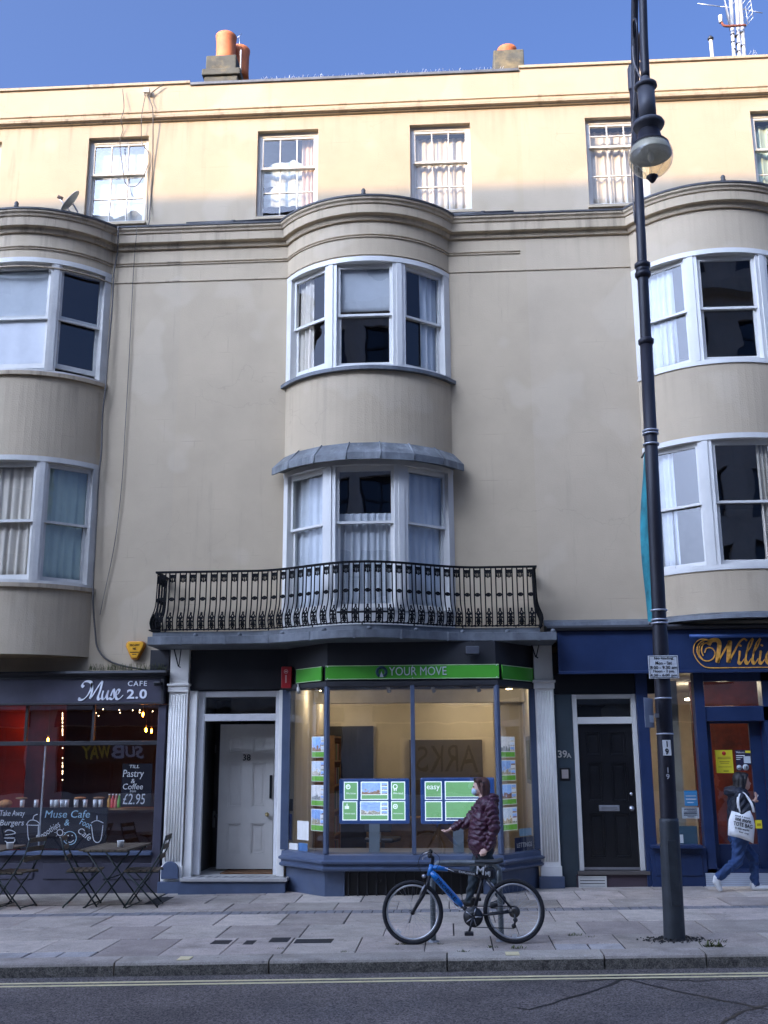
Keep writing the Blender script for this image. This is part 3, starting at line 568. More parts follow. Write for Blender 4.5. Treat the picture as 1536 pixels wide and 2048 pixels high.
# dusty misted glass with a raised swag in the second top window and a grey blind in the first
HAZEG = mat('dusty_net', (.36,.37,.36), .9, var=.35, scale=7)
fr, L = frame_of((WL[1][0]+.05, .085), (WL[1][1]-.05, .085)); mb = MB(); mb.box(0, L, .15, .16, 10.29, 11.7, fr); tag(mb.build('window_blind', HAZEG), 'dusty grey net blind behind the top-floor window below the roof cables', 'blind')
def swag(z1, dip, lab):
    fr, L = frame_of((WM[0][0]+.05, .045), (WM[0][1]-.05, .045)); vs = []; N = 24
    for side in (0, .006):
        for i in range(N+1):
            t = i/N; zz = z1-dip*(abs(2*t-1)**1.5)-.02*math.sin(t*19); vs += [fr(t*L, .22+.015*math.sin(t*30)+side, zz), fr(t*L, .23+.02*math.sin(t*30)+side, z1-.46)]
    H = 2*(N+1); fs = []
    for i in range(N): a = 2*i; fs += [(a, a+2, a+3, a+1), (H+a, H+a+1, H+a+3, H+a+2), (a, H+a, H+a+2, a+2)]
    tag(MB().add(vs, fs, True).build('net_swag', mat('old_net', (.42,.44,.40), .9, var=.25, scale=9)), lab, 'curtain')
swag(11.38, .1, 'upper pale net swag behind the top-floor window right of the chimney pots'); swag(11.02, .28, 'lower arched net swag behind the top-floor window right of the chimney pots')
# chimneys
BRICKC = mat('mossy_render', (.085,.08,.06), .9, var=.4, scale=3, bump=.8, bscale=25, dirt=.8, dirtcol=(.30,.22,.10)); POT = mat('terracotta', (.60,.17,.055), .7, var=.12, bump=.15, dirt=.6, dirtcol=(.16,.05,.025))
c = thing('chimney_stack', 'mossy rendered chimney stack with two tall terracotta pots', 'chimney', (-4.18, 3, 12.35))
mb = MB(); mb.box(-4.52, -3.86, 2.5, 3.5, 12.36, 14.72); mb.box(-4.56, -3.80, 2.45, 3.55, 14.72, 14.86); mb.box(-4.50, -3.90, 2.52, 3.48, 14.86, 15.20); mb.build('stack', BRICKC, c, bevel=.02)
for x, y in ((-4.17, 2.78), (-3.98, 3.2)): 
    mb = MB(); mb.lathe([(.20,15.15),(.19,15.3),(.195,15.68),(.205,15.74),(.21,15.8),(.19,15.82),(.16,15.82),(.15,15.5)], (x,y,0), 20); mb.build('chimney_pot', POT, c)
mb = MB(); mb.tube([(-3.98,3.2,15.8),(-4.0,3.2,16.15)], .008, 5); mb.tube([(-4.05,3.2,16.1),(-3.95,3.2,16.2)], .006, 5); mb.build('aerial', STEEL, c)
MB().tube([(-3.82,2.6,14.8),(-3.83,2.6,15.35)], .015, 6).build('vent_pipe', WHITE_OLD, c)
c = thing('chimney_stack', 'plain rendered chimney stack with one short terracotta pot', 'chimney', (1.4, 3, 12.35))
mb = MB(); mb.box(1.12, 1.70, 2.5, 3.3, 12.36, 15.02); mb.build('stack', BRICKC, c, bevel=.02); mb = MB(); mb.lathe([(.18,14.98),(.17,15.1),(.19,15.13),(.19,15.2),(.16,15.22),(.12,15.22)], (1.40,2.75,0), 18); mb.build('chimney_pot', POT, c)
# ------------------------------------------------------------------ terrace across the street (throws the shade, shows in the glass)
YO = -24.
STONE = mat('brown_stone', (.58,.52,.43), .85, var=.2, scale=.7, bump=.3, streak=.35, dirtcol=(.12,.10,.08)); STONE2 = mat('buff_render', (.64,.58,.49), .85, var=.15, scale=.8, bump=.2, streak=.3, dirtcol=(.15,.13,.1)); FRD = mat('dark_window_frame', (.03,.032,.035), .5); DGL = mat('dark_far_glass', (.02,.03,.045), .08, spec=.8)
def far_house(x0, x1, label, st, rows, shop_col, cols, Ht=24.1):
    H = thing('townhouse', label, 'house', ((x0+x1)/2, YO, gz((x0+x1)/2))); holes = []; mb = MB(); rows = [r for r in rows if r[1] < Ht-1]; wd = (x1-x0)/cols
    for a, b, fw in rows:
        for c in range(cols): xc = x0+wd*(c+.5); holes.append((xc-fw/2, xc+fw/2, a, b))
    sh = (x0+.6, x1-.6, .5, 2.9); holes.append(sh)
    wall_holes(mb, x0+.002, x1-.002, -.6, Ht, holes, YO, -.25); mb.box(x0+.002, x1-.002, YO-9, YO-8.8, -.6, Ht); mb.box(x0+.002, x0+.1, YO-8.8, YO-.01, -.6, Ht); mb.box(x1-.1, x1-.002, YO-8.8, YO-.01, -.6, Ht); mb.box(x0+.1, x1-.1, YO-8.8, YO-.01, Ht-.4, Ht-.2)
    mb.build('wall', st, H)
    for a, b, c, d in holes:
        m = MB(); Y = YO-.22; f = .09
        for p in ((a, a+f, c, d), (b-f, b, c, d), (a+f, b-f, c, c+f), (a+f, b-f, d-f, d), (a+f, b-f, (c+d)/2-.04, (c+d)/2+.04)): m.box(p[0], p[1], Y-.1, Y, p[2], p[3])
        if b-a > 1.3:
            for q in range(1, int((b-a)/1.0)+1): x = a+(b-a)*q/(int((b-a)/1.0)+1); m.box(x-.04, x+.04, Y-.099, Y-.001, c+f, d-f)
        wn = m.build('window', FRD, H); MB().add([(a,Y-.05,c),(b,Y-.05,c),(b,Y-.05,d),(a,Y-.05,d)], [(0,1,2,3)]).build('pane', DGL, wn)
    for z, o, h in ((3.55,.35,.3),(6.9,.12,.18),(Ht-5,.45,.4),(Ht,.08,.05)): MB().box(x0+.004, x1-.004, YO+.001, YO+o, z, z+h).build('cornice', st, H)
    MB().box(x0+.5, x1-.5, YO+.002, YO+.12, 2.95, 3.5).build('shop_fascia', mat('far_fascia', shop_col, .5), H)
    return H
R3 = [(4.3,6.4,1.5),(7.4,9.4,1.5),(10.4,12.2,1.4),(13.2,14.7,1.3),(16.6,18.2,1.2),(20.2,21.8,1.2)]; R4 = [(4.2,6.2,2.2),(7.5,9.3,2.2),(10.4,12.1,2.2),(13.2,14.8,2.2),(16.7,18.3,2.0),(20.2,21.9,1.8)]
FH = []
for i, (x0, x1) in enumerate(((-62,-49),(-49,-37),(-37,-25),(-25,-15.2),(-15.2,-3.2),(-3.2,6.2),(6.2,18),(18,31),(31,45))):
    FH.append(far_house(x0, x1, ['brown stone townhouse', 'buff rendered townhouse'][i % 2]+' across the street, '+['far down the hill','second from the foot of the hill','third from the foot of the hill','two doors below the sandwich shop','above the sandwich shop','above the shop with big black letters','beside the big black letters, up the hill','two doors up from the black letters','at the top of the far row'][i], (STONE, STONE2)[i % 2], R4 if i in (4, 5) else R3, (.03,.03,.035), 4 if i in (4, 5) else 5, 24.1 if -37 <= x0 < 15 else 9.6))  # unseen end houses are lowered so more sky light reaches the street
# sandwich-shop sign and the large black letters across the street
FACE_N = (Vector((-1, 0, 0)), Vector((0, 0, 1)))
t = thing('shop_sign', 'dark green shop sign with white and yellow letters across the street', 'sign', (-12.4, YO+.1, 1.6))
MB().box(-14.1, -10.9, YO+.02, YO+.10, 1.62, 2.32).build('board', mat('sign_green', (.012,.03,.018), .5), t)
LW = mat('white_letters', (.85,.85,.82), .5); LY = mat('yellow_letters', (.85,.60,.05), .5)
text('SUB', 'lettering', LW, t, (-11.85, YO+.105, 2.0), height=.48, width=1.15, shear=.1, bold=.03, face=FACE_N); text('WAY', 'lettering', LY, t, (-13.07, YO+.105, 2.0), height=.48, width=1.18, shear=.1, bold=.03, face=FACE_N)
t = thing('shop_sign', 'pale sign board with large black capital letters across the street', 'sign', (-.1, YO+.1, 1.2))
MB().box(-1.7, 2.4, YO+.02, YO+.09, 1.0, 2.4).build('board', mat('sign_stone', (.33,.30,.25), .6), t)
text('ARKS', 'lettering', mat('black_letters', (.01,.01,.01), .5), t, (-.05, YO+.095, 1.70), height=.9, width=2.1, bold=.0, face=FACE_N)

# ------------------------------------------------------------------ iron balcony of the middle house
BX0, BX1, BY = -4.12, 1.26, -.56
def bal_y(x, base=BY, dep=.60):
    t = (x-CM)/1.62; return base-(dep*(.5+.5*math.cos(math.pi*t)) if abs(t) < 1 else 0)
def bal_path(x0, x1, base, n=60, dep=.6): return [(x0+(x1-x0)*i/n, bal_y(x0+(x1-x0)*i/n, base, dep)) for i in range(n+1)]
slabm = MB(); pth = bal_path(-4.17, 1.50, -.72); 
vs = []; K = len(pth)
mb = MB().sweep(pth, [(-.02,3.29),(.0,3.29),(.012,3.30),(.012,3.405),(-.05,3.415)]); 
mb.add([(p[0], p[1]+.02, 3.288) for p in pth]+[(1.50,-.001,3.288),(-4.17,-.001,3.288)], [tuple(range(K+2))]); mb.add([(p[0], p[1]+.05, 3.414) for p in pth]+[(1.50,-.001,3.43),(-4.17,-.001,3.43)], [tuple(range(K+2))])
mb.box(-4.17, -4.165, -.70, -.001, 3.29, 3.41); mb.box(1.495, 1.50, -.70, -.001, 3.29, 3.41)
bal = mb.build('balcony', LEAD, HM)
pth2 = bal_path(BX0-.02, BX1+.03, -.60); mb = MB().sweep(pth2, [(-.05,3.416),(.0,3.416),(.0,3.485),(-.05,3.49)]); mb.add([(p[0], p[1]+.04, 3.488) for p in pth2]+[(BX1+.03,-.001,3.49),(BX0-.02,-.001,3.49)], [tuple(range(len(pth2)+2))]); mb.box(BX0-.02, BX0, -.59, -.001, 3.42, 3.487); mb.box(BX1+.01, BX1+.03, -.59, -.001, 3.42, 3.487); mb.build('balcony_floor', LEAD, bal)
for i in range(9):                                            # welted joints and dog-eared lumps of the lead
    x = -3.7+i*.62; y = bal_y(x, -.72); MB().box(x-.012, x+.012, y-.018, y+.02, 3.285, 3.412).build('lead_welt', LEAD, bal); MB().ball((x+.2, bal_y(x+.2, -.70), 3.425), (.035,.03,.03), 8).build('lead_lump', LEAD, bal)
# railing: one cast panel, repeated
ZR0, ZR1 = 3.50, 4.335; HR_ = ZR1-ZR0
def belly(z): t = (z-ZR0)/HR_; return -(.07*math.exp(-((t-.16)/.17)**2)+.02*(1-t))
def rail_panel():
    mb = MB(); hw = .044
    def P(x, z, o=0): return (x, belly(z)+o, z)
    for x in (-hw, hw): mb.tube([P(x, ZR0+HR_*k/14) for k in range(15)], .0095, 5)
    for a in (-75,-50,-25,0,25,50,75):                        # palmette under the top rail
        r = math.radians(a); zc = ZR1-.03; l = .11 if abs(a) < 30 else .075
        mb.tube([P(0, zc), P(math.sin(r)*l*.55, zc-math.cos(r)*l*.6), P(math.sin(r)*l*.5, zc-math.cos(r)*l)], [.007,.0085,.012], 4)
    mb.tube([P(-hw, ZR1-.025), P(0, ZR1-.035), P(hw, ZR1-.025)], .005, 4); mb.ball(P(0, ZR1-.035), .012, 6)
    zc = ZR0+HR_*.545; mb.tube([P(.028*math.cos(t*.5236), zc+.019*math.sin(t*.5236)) for t in range(12)], .010, 5, closed=True); mb.ball(P(0, zc), (.016,.006,.011), 8); mb.tube([P(-hw, zc), P(hw, zc)], .004, 4)
    for s_ in (-1, 1):                                        # scrolling foliage at the foot
        for zc, r0, turn in ((ZR0+.05,.024,1),(ZR0+.115,.022,-1),(ZR0+.175,.018,1)):
            mb.tube([P(s_*(.021+turn*.004)+s_*r0*(1-.12*k)*math.cos(k*.75)*.8, zc+r0*(1-.1*k)*math.sin(k*.75)*1.1) for k in range(8)], .009, 4)
        mb.tube([P(0, ZR0+.01), P(s_*.02, ZR0+.08), P(s_*.006, ZR0+.15), P(s_*.018, ZR0+.20), P(0, ZR0+.235)], .009, 4)
    mb.ball(P(0, ZR0+.245), (.016,.006,.02), 6); mb.ball(P(0, ZR0+.08), (.016,.008,.03), 6); mb.ball(P(0, ZR0+.165), (.014,.007,.024), 6)
    mb.tube([P(-hw-.03, ZR0+.018), P(hw+.03, ZR0+.018)], .005, 4); mb.tube([P(-hw, ZR0+.03), P(-hw-.03, ZR0+.02)], .004, 4)
    return mb.mesh('railing_panel', IRON)
rp = rail_panel(); off = root_of(HM)
fine = bal_path(BX0, BX1, BY, 600); cum = [0]
for a, b in zip(fine, fine[1:]): cum.append(cum[-1]+math.dist(a, b))
NP = 38
for i in range(NP):
    s_ = cum[-1]*(i+.5)/NP; k = next(j for j in range(len(cum)) if cum[j] >= s_); p, q = fine[max(0, k-3)], fine[min(600, k+3)]
    o = link('railing_panel', rp, bal); o.location = Vector((fine[k][0], fine[k][1], 0))-off; o.rotation_euler = (0, 0, math.atan2(q[1]-p[1], q[0]-p[0]))
for xx, rot in ((BX0, -math.pi/2), (BX1, math.pi/2)):
    for y in (-.48, -.34, -.20, -.07): o = link('railing_panel', rp, bal); o.location = Vector((xx, y, 0))-off; o.rotation_euler = (0, 0, rot)
tp = [(BX0, -.02, ZR1)]+[(p[0], p[1], ZR1) for p in bal_path(BX0, BX1, BY, 60)]+[(BX1, -.02, ZR1)]
def rail(z, w_, h, out=0.):
    mb = MB(); mb.sweep([(BX0, -.01)]+[(BX0, BY)]+bal_path(BX0, BX1, BY, 60)[1:-1]+[(BX1, BY), (BX1, -.01)], [(-w_/2+out, z-h/2), (w_/2+out, z-h/2), (w_/2+out, z+h/2), (-w_/2+out, z+h/2)]); return mb
rail(ZR1+.012, .045, .026).build('top_rail', IRON, bal); rail(ZR0+.012, .03, .014, .055).build('bottom_rail', IRON, bal)
y = bal_y(CM); MB().box(CM-.33, CM+.36, y-.09, y-.07, ZR0+.135, ZR0+.158).build('repair_bar', IRON, bal)
for i in range(0, NP, 5):
    s_ = cum[-1]*(i+1.0)/NP; k = next(j for j in range(len(cum)) if cum[j] >= s_); MB().tube([(fine[k][0], fine[k][1]-.01, 3.42), (fine[k][0], fine[k][1]-.02, ZR0+.01)], .009, 6).build('foot', IRON, bal)
# ------------------------------------------------------------------ pixel-measured boxes on the shopfronts
def X(u, v, Y): return at(u, v, Y).x
def Z(u, v, Y): return at(u, v, Y).z
def pbox(mb, u0, v0, u1, v1, Y0, Y1, mi=0):
    um, vm = (u0+u1)/2, (v0+v1)/2; return mb.box(X(u0, vm, Y0), X(u1, vm, Y0), Y0, Y1, Z(um, v1, Y0), Z(um, v0, Y0), mi=mi)
# ------------------------------------------------------------------ middle shopfront: estate agent
def pilaster(x0, x1, ground, WHITE=None):
    WHITE = WHITE_P
    mb = MB(); mb.box(x0+.01, x1-.01, -.10, -.001, 2.80, 3.287); p = mb.build('pilaster', WHITE, HM)
    mb = MB(); mb.box(x0-.02, x1+.02, -.14, -.001, 2.765, 2.80); mb.box(x0-.005, x1+.005, -.12, -.001, 2.68, 2.765); mb.build('capital', WHITE, p, bevel=.006)
    MB().box(x0+.01, x1-.01, -.09, -.001, .30, 2.68).build('shaft', WHITE, p)
    n = 6; w_ = (x1-x0-.06)/n
    for i in range(n): mb = MB(); xx = x0+.03+w_*(i+.5); mb.tube([(xx,-.088,.36),(xx,-.088,2.64)], w_*.36, 8); mb.build('flute', WHITE, p)
    MB().box(x0-.005, x1+.005, -.11, -.001, .15+ground, .30).build('pilaster_base', WHITE, p, bevel=.006); MB().box(x0-.03, x1+.03, -.15, -.001, ground-.02, .15+ground).build('plinth', NAVYG, p, bevel=.006)
pilaster(-4.01, -3.72, gz(-4)); pilaster(1.22, 1.50, gz(1.3))
MB().box(-3.715, -3.60, -.05, .1, .10, 2.70).build('door_post', WHITE_P, HM, bevel=.008)
MB().box(-2.41, -2.30, -.06, .1, .10, 2.70).build('door_post', WHITE_P, HM, bevel=.008)
# charcoal fascia behind the canopy
mb = MB(); mb.box(-3.72, 1.22, .0, .10, 2.70, 3.287); mb.box(-3.715, -2.25, -.03, -.001, 2.715, 2.985); mb.box(-4.3, -4.02, -.1, -.001, 2.95, 3.287); mb.build('fascia', CHAR, HM)
# doorway of number 38: frame, fanlight, porch, inner door
GREYW = mat('grey_white_paint', (.66,.65,.64), .5, var=.08, dirt=.25, dirtcol=(.3,.29,.28))
mb = MB(); mb.box(-3.598, -3.50, .02, .10, .17, 2.695); mb.box(-2.47, -2.412, .02, .10, .17, 2.695); mb.box(-3.50, -2.47, .02, .10, 2.27, 2.37); mb.box(-3.50, -2.47, .02, .10, 2.61, 2.695); dfr = mb.build('door_frame', GREYW, HM, bevel=.006)
MB().add([(-3.50,.06,2.37),(-2.47,.06,2.37),(-2.47,.06,2.61),(-3.50,.06,2.61)], [(0,1,2,3)]).build('fanlight_pane', GLASS, dfr)
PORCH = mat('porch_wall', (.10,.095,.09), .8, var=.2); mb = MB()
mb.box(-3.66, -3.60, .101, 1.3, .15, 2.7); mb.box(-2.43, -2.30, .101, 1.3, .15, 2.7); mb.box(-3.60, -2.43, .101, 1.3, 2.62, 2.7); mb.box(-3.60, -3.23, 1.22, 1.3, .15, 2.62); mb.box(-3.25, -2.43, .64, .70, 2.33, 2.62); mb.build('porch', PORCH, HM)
DOORG = mat('stone_grey_paint', (.66,.63,.57), .5, var=.05, dirt=.2, dirtcol=(.25,.23,.2))
def panel_door(parent, x0, x1, z0, z1, y, m, panels, name='door', th=.045):
    """door leaf with sunk panels: stiles and rails stand proud of thin panels"""
    mb = MB(); mb.box(x0, x1, y+.012, y+th, z0, z1); d = mb.build(name, m, parent)
    xs = sorted({x0, x1}|{p[0] for p in panels}|{p[1] for p in panels}); zs = sorted({z0, z1}|{p[2] for p in panels}|{p[3] for p in panels}); mb = MB()
    for i in range(len(xs)-1):
        for k in range(len(zs)-1):
            a, b, c, e = xs[i], xs[i+1], zs[k], zs[k+1]
            if any(p[0] <= a and b <= p[1] and p[2] <= c and e <= p[3] for p in panels): continue
            mb.box(a, b, y-.014, y+.0125, c, e)
    mb.build('rails', m, d)
    for a, b, c, e in panels:
        q = MB(); s_ = .022
        for bx in ((a, a+s_, c, e), (b-s_, b, c, e), (a+s_, b-s_, c, c+s_), (a+s_, b-s_, e-s_, e)): q.box(bx[0], bx[1], y-.006, y+.0121, bx[2], bx[3])
        q.box(a+.055, b-.055, y+.006, y+.0122, c+.055, e-.055); q.build('panel', m, d, bevel=.003)
    return d
y = .62; x0, x1 = X(437,1600,y), X(547,1600,y); z0, z1 = .19, 2.24; w_ = x1-x0; h = z1-z0
def fx(t): return x0+w_*t
def fz(t): return z1-h*t
pan = [(fx(.17),fx(.43),fz(.20),fz(.09)),(fx(.60),fx(.86),fz(.20),fz(.09)),(fx(.17),fx(.43),fz(.58),fz(.27)),(fx(.60),fx(.86),fz(.58),fz(.27)),(fx(.17),fx(.43),fz(.90),fz(.69)),(fx(.60),fx(.86),fz(.90),fz(.69))]
d38 = panel_door(HM, x0, x1, z0, z1, y, DOORG, pan, 'inner_door')
text('38', 'door_number', BLACKD, d38, (fx(.5), y-.018, fz(.235)), height=.09, bold=.01)
MB().lathe([(.0,-.07),(.028,-.065),(.032,-.045),(.016,-.03),(.016,0)], (fx(.9), y-.012, fz(.63)), 12, 'y').build('door_knob', BRASS, d38); MB().box(fx(.93), fx(.97), y-.034, y-.0141, fz(.52), fz(.36)).build('pull_plate', BLACKD, d38)
MB().lathe([(.0,-.07),(.025,-.065),(.03,-.045),(.014,-.03),(.014,0)], (x0-.02, y, fz(.64)), 12, 'y').build('door_knob', BLACKD, d38)
MB().box(x1+.001, -2.431, y+.0, y+.06, .17, 2.329).build('door_lining', DOORG, HM)
# letters pinned up inside the porch
PAPER = mat('paper', (.6,.6,.58), .8)
for (u0,v0,u1,v1) in ((412,1490,432,1506),(408,1622,430,1655)):
    q = MB(); pbox(q, u0, v0, u1, v1, 1.2, 1.21); tag(q.build('notice', mat('grey_paper_%d' % u0, (.28,.28,.27), .8)), 'small notice pinned in the porch of number 38, '+('upper one' if v0 < 1500 else 'lower one'), 'notice')
# step: tiled tread with a black and white nosing, dark riser, mat
MB().box(-3.715, -2.25, -.28, 1.3, gz(-3)-.1, .115).build('step', NAVYG, HM)
mb = MB(); mb.box(-3.69, -2.22, -.31, 1.215, .116, .16); st = mb.build('step_tread', mat('pale_stone', (.42,.40,.37), .6, dirt=.4, dirtcol=(.15,.14,.13)), HM, bevel=.006)
mb = MB()
for i in range(12): xx = -3.6+i*.115; mb.add([(xx,-.20,.163),(xx+.05,-.20,.163),(xx+.09,-.06,.163),(xx+.04,-.06,.163)], [(0,1,2,3)])
mb.build('tile_band', BLACKD, st)
m_ = MB(); m_.box(-3.25, -2.5, .2, 1.05, .161, .175); tag(m_.build('door_mat', mat('coir', (.16,.075,.03), .95, var=.3, bump=.8, bscale=150), bevel=.004), 'brown coir door mat inside the doorway of number 38', 'door mat')
# canted bay shop window
BA_, BB_, BC_, BD_ = (-2.30, -.03), (-1.64, -.75), (.66, -.75), (1.20, -.03)
bay = [BA_, BB_, BC_, BD_]
zb = [gz(-1)-.04]
mb = MB(); mb.sweep([(-2.28,-.03),(-1.66,-.68),(-1.40,-.68)], [(-.1,gz(-1.5)-.03),(0,gz(-1.5)-.03),(0,.30),(-.1,.30)]); sw0 = mb.build('stall_riser', NAVYG, HM); mb = MB(); mb.sweep([(.42,-.68),(.64,-.68),(1.20,-.03)], [(-.1,gz(.8)-.03),(0,gz(.8)-.03),(0,.30),(-.1,.30)]); sw = mb.build('stall_riser', NAVYG, HM)
mb = MB(); mb.box(-1.42, .44, -.60, -.50, gz(-1)-.03, .30); mb.build('vent_recess', BLACKD, sw)
for i in range(15): xx = -1.36+i*.123; MB().box(xx, xx+.02, -.66, -.601, gz(xx)-.01, .29).build('vent_bar', CHAR, sw)
mb = MB(); mb.sweep(bay, [(-.25,.30),(.05,.30),(.085,.315),(.09,.34),(.06,.36),(.06,.385),(.10,.40),(.105,.425),(.06,.445),(.05,.50),(.0,.515),(-.25,.515)]); sill = mb.build('shop_sill', NAVYG, HM)
win = MB()
def post(mb, p, z0, z1, w_=.045, d=.06): mb.lathe([(w_,z0),(w_,z1)], (p[0],p[1],0), 8, smooth=False)
post(win, BB_, .515, 2.70, .04); shopwin = win.build('shop_window', NAVYG, HM); win = MB(); post(win, BC_, .515, 2.70, .04); win.build('corner_post', NAVYG, shopwin)
MB().box(-.475-.028, -.475+.028, -.79, -.72, .515, 2.70).build('mullion', NAVYG, shopwin, bevel=.006)
for p, s_ in ((BA_, -1), (BD_, 1)): MB().box(p[0]-.06, p[0]+.06, -.07, .0, .515, 2.70).build('jamb', NAVYG, shopwin, bevel=.006)
MB().sweep(bay, [(-.06,2.68),(.03,2.68),(.04,2.70),(.04,2.76),(-.06,2.78)]).build('window_head', CHAR, shopwin)
def pane(part, a, b, z0, z1, m=None): MB().add([(*a,z0),(*b,z0),(*b,z1),(*a,z1)], [(0,1,2,3)]).build('pane', m or SHOPGLASS, part)
def lerp2(a, b, t): return (a[0]+(b[0]-a[0])*t, a[1]+(b[1]-a[1])*t)
pane(shopwin, BA_, BB_, .515, 2.69); pane(shopwin, BB_, (-.475,-.75), .515, 2.69); pane(shopwin, (-.475,-.75), BC_, .515, 2.69); pane(shopwin, BC_, BD_, .515, 2.69)
MB().sweep(bay, [(-.5,2.765),(.0,2.765),(.0,3.287),(-.5,3.287)]).build('bay_fascia', CHAR, HM)
mb = MB(); mb.add([(*p, 2.762) for p in bay], [(0,1,2,3)]); mb.build('bay_ceiling', mat('white_ceiling', (.7,.68,.62), .8), HM); mb = MB(); mb.add([(*p, .512) for p in bay]+[(1.2,.2,.512),(-2.3,.2,.512)], [(0,1,2,3,4,5)]); mb.build('window_board', mat('board_grey', (.3,.29,.28), .6), HM)
# green name boards
GREEN = mat('sign_green_gloss', (.075,.36,.035), .22, var=.10, scale=1.5, coat=.5); SILV = mat('silver_letters', (.62,.66,.66), .35, .4); RND = mat('roundel_navy', (.012,.05,.07), .4); GEDGE = mat('pale_green_edge', (.5,.65,.35), .4)
sign = thing('shop_sign', 'bright green estate agent name board with silver capitals over the bay window', 'sign', (-.48, -.8, 2.78))
def board(a, b, z0, z1, out, nm='board', m=GREEN):
    mb = MB().sweep([a, b], [(out-.02,z0),(out,z0),(out,z1),(out-.02,z1)]); o = mb.build(nm, m, sign); mb = MB()
    for z in (z0, z1-.008): mb.sweep([a, b], [(out,z),(out+.004,z),(out+.004,z+.008),(out,z+.008)])
    mb.build('edge_strip', GEDGE, o); return o
mainb = board((-1.66,-.75), (.70,-.75), 2.785, 2.972, .05); board(lerp2(BA_,BB_,.30), lerp2(BA_,BB_,.93), 2.775, 2.97, .05); board(lerp2(BC_,BD_,.10), lerp2(BC_,BD_,.96), 2.775, 2.97, .05)
for x in (-1.63, -.47, .67):
    for z in (2.80, 2.957): MB().lathe([(.007,-.008),(.007,0)], (x,-.80,z), 8, 'y').build('screw', SILV, mainb)
yl = -.804
text('YOUR MOVE', 'lettering', SILV, sign, ((X(778,1342,yl)+X(893,1342,yl))/2, yl, Z(835,1342,yl)), height=.115, width=X(893,1342,yl)-X(778,1342,yl), extrude=.006)
rc = (X(763,1344,yl), Z(763,1344,yl)); mb = MB(); mb.tube([(rc[0]+.062*math.sin(t*math.pi/12), yl, rc[1]+.062*math.cos(t*math.pi/12)) for t in range(-10, 11)], .02, 6); mb.build('roundel', RND, sign)
MB().prism([(rc[0]-.028, rc[1]-.07), (rc[0]+.028, rc[1]-.07), (rc[0], rc[1]+.01)], yl-.008, yl-.002).build('emblem', SILV, sign)
# alarm boxes
RED = mat('red_plastic', (.50,.02,.025), .35, var=.08, coat=.3); YAL = mat('yellow_plastic', (.75,.36,.015), .4, var=.08, dirt=.25, dirtcol=(.4,.2,.02)); YALD = mat('amber_side', (.45,.16,.01), .5)
ya = -.20; a = thing('alarm_box', 'red rectangular burglar alarm box with faded white print beside the green sign', 'alarm box', (X(572,1354,ya), ya, Z(572,1354,ya)))
mb = MB(); pbox(mb, 562, 1333, 583, 1376, ya, ya+.08); mb.build('case', RED, a, bevel=.012); mb = MB(); cx, cz = X(572,1345,ya), Z(572,1343,ya); mb.tube([(cx+.028*math.cos(t*.5236), ya-.002, cz+.028*math.sin(t*.5236)) for t in range(12)], .003, 4, closed=True); mb.box(cx-.010, cx+.010, ya-.004, ya+.001, cz-.16, cz-.05); mb.box(cx-.018, cx+.018, ya-.003, ya+.001, cz-.01, cz+.01); mb.build('print', mat('pale_pink_print', (.7,.4,.4), .5), a)
MB().box(cx-.07, cx+.10, ya+.02, ya+.09, cz-.22, cz-.20).build('bracket', GALV, a)
ya = -.07; c_ = at(270, 1301, ya); a = thing('alarm_box', 'yellow three-cornered burglar alarm box on the cream wall', 'alarm box', c_)
hexp = [(-.14,.11),(-.11,.14),(.11,.14),(.145,.11),(.145,.06),(.045,-.135),(-.045,-.135),(-.145,.06)]
MB().prism([(c_.x+p[0]*.97, c_.z+p[1]*.97) for p in hexp], ya-.01, ya+.069).build('case', YALD, a, bevel=.01); MB().prism([(c_.x+p[0]*.86, c_.z+p[1]*.86+.008) for p in hexp], ya-.028, ya-.0101).build('cover', YAL, a, bevel=.008)
text('SECUFIX', 'print', BLACKD, a, (c_.x, ya-.031, c_.z+.075), height=.03, width=.15, bold=.01, extrude=.001); text('TEL', 'print', BLACKD, a, (c_.x, ya-.031, c_.z+.02), height=.03, width=.06, bold=.02, extrude=.001)
mb = MB(); mb.box(c_.x-.065, c_.x+.065, ya-.031, ya-.028, c_.z-.035, c_.z-.022); mb.box(c_.x-.03, c_.x+.03, ya-.031, ya-.028, c_.z-.065, c_.z-.055); mb.build('print', BLACKD, a)
# floodlight over the sign, iron hooks on the pilasters
q = at(945, 1300, -.85); a = thing('floodlight', 'small dark floodlight hanging under the balcony above the green sign', 'floodlight', q); MB().box(q.x-.09, q.x+.09, -.9, -.8, q.z-.06, q.z+.05).build('housing', mat('dark_grey_metal', (.06,.065,.08), .45), a, bevel=.012); MB().box(q.x-.02, q.x+.02, -.87, -.84, q.z+.05, 3.287).build('stem', CHAR, a)
for (u, v0, v1, lab) in ((357,1290,1335,'over the doorway of number 38'),(1072,1290,1316,'beside the navy fascia')):
    p, q = at(u, v0, -.2), at(u, v1, -.2); a = MB(); a.tube([(p.x-.06,-.2,3.28),(q.x-.005,-.2,q.z+.02),(q.x+.03,-.2,q.z)], .009, 6); a.tube([(p.x+.04,-.2,3.28),(q.x+.005,-.2,q.z+.02)], .007, 6); tag(a.build('iron_hook', IRON), 'rusty black iron hook hanging from the balcony '+lab, 'hook')
# round slate vent on the pilaster foot, meter
q = at(341, 1742, -.12); MB().prism([(q.x+.12*math.cos(t*math.pi/10)-0, q.z+.0+.13*math.sin(t*math.pi/10)) for t in range(11)]+[(q.x-.12, q.z-.1),(q.x+.12, q.z-.1)], -.17, -.115).build('foot_vent', NAVYG, HM, bevel=.008)
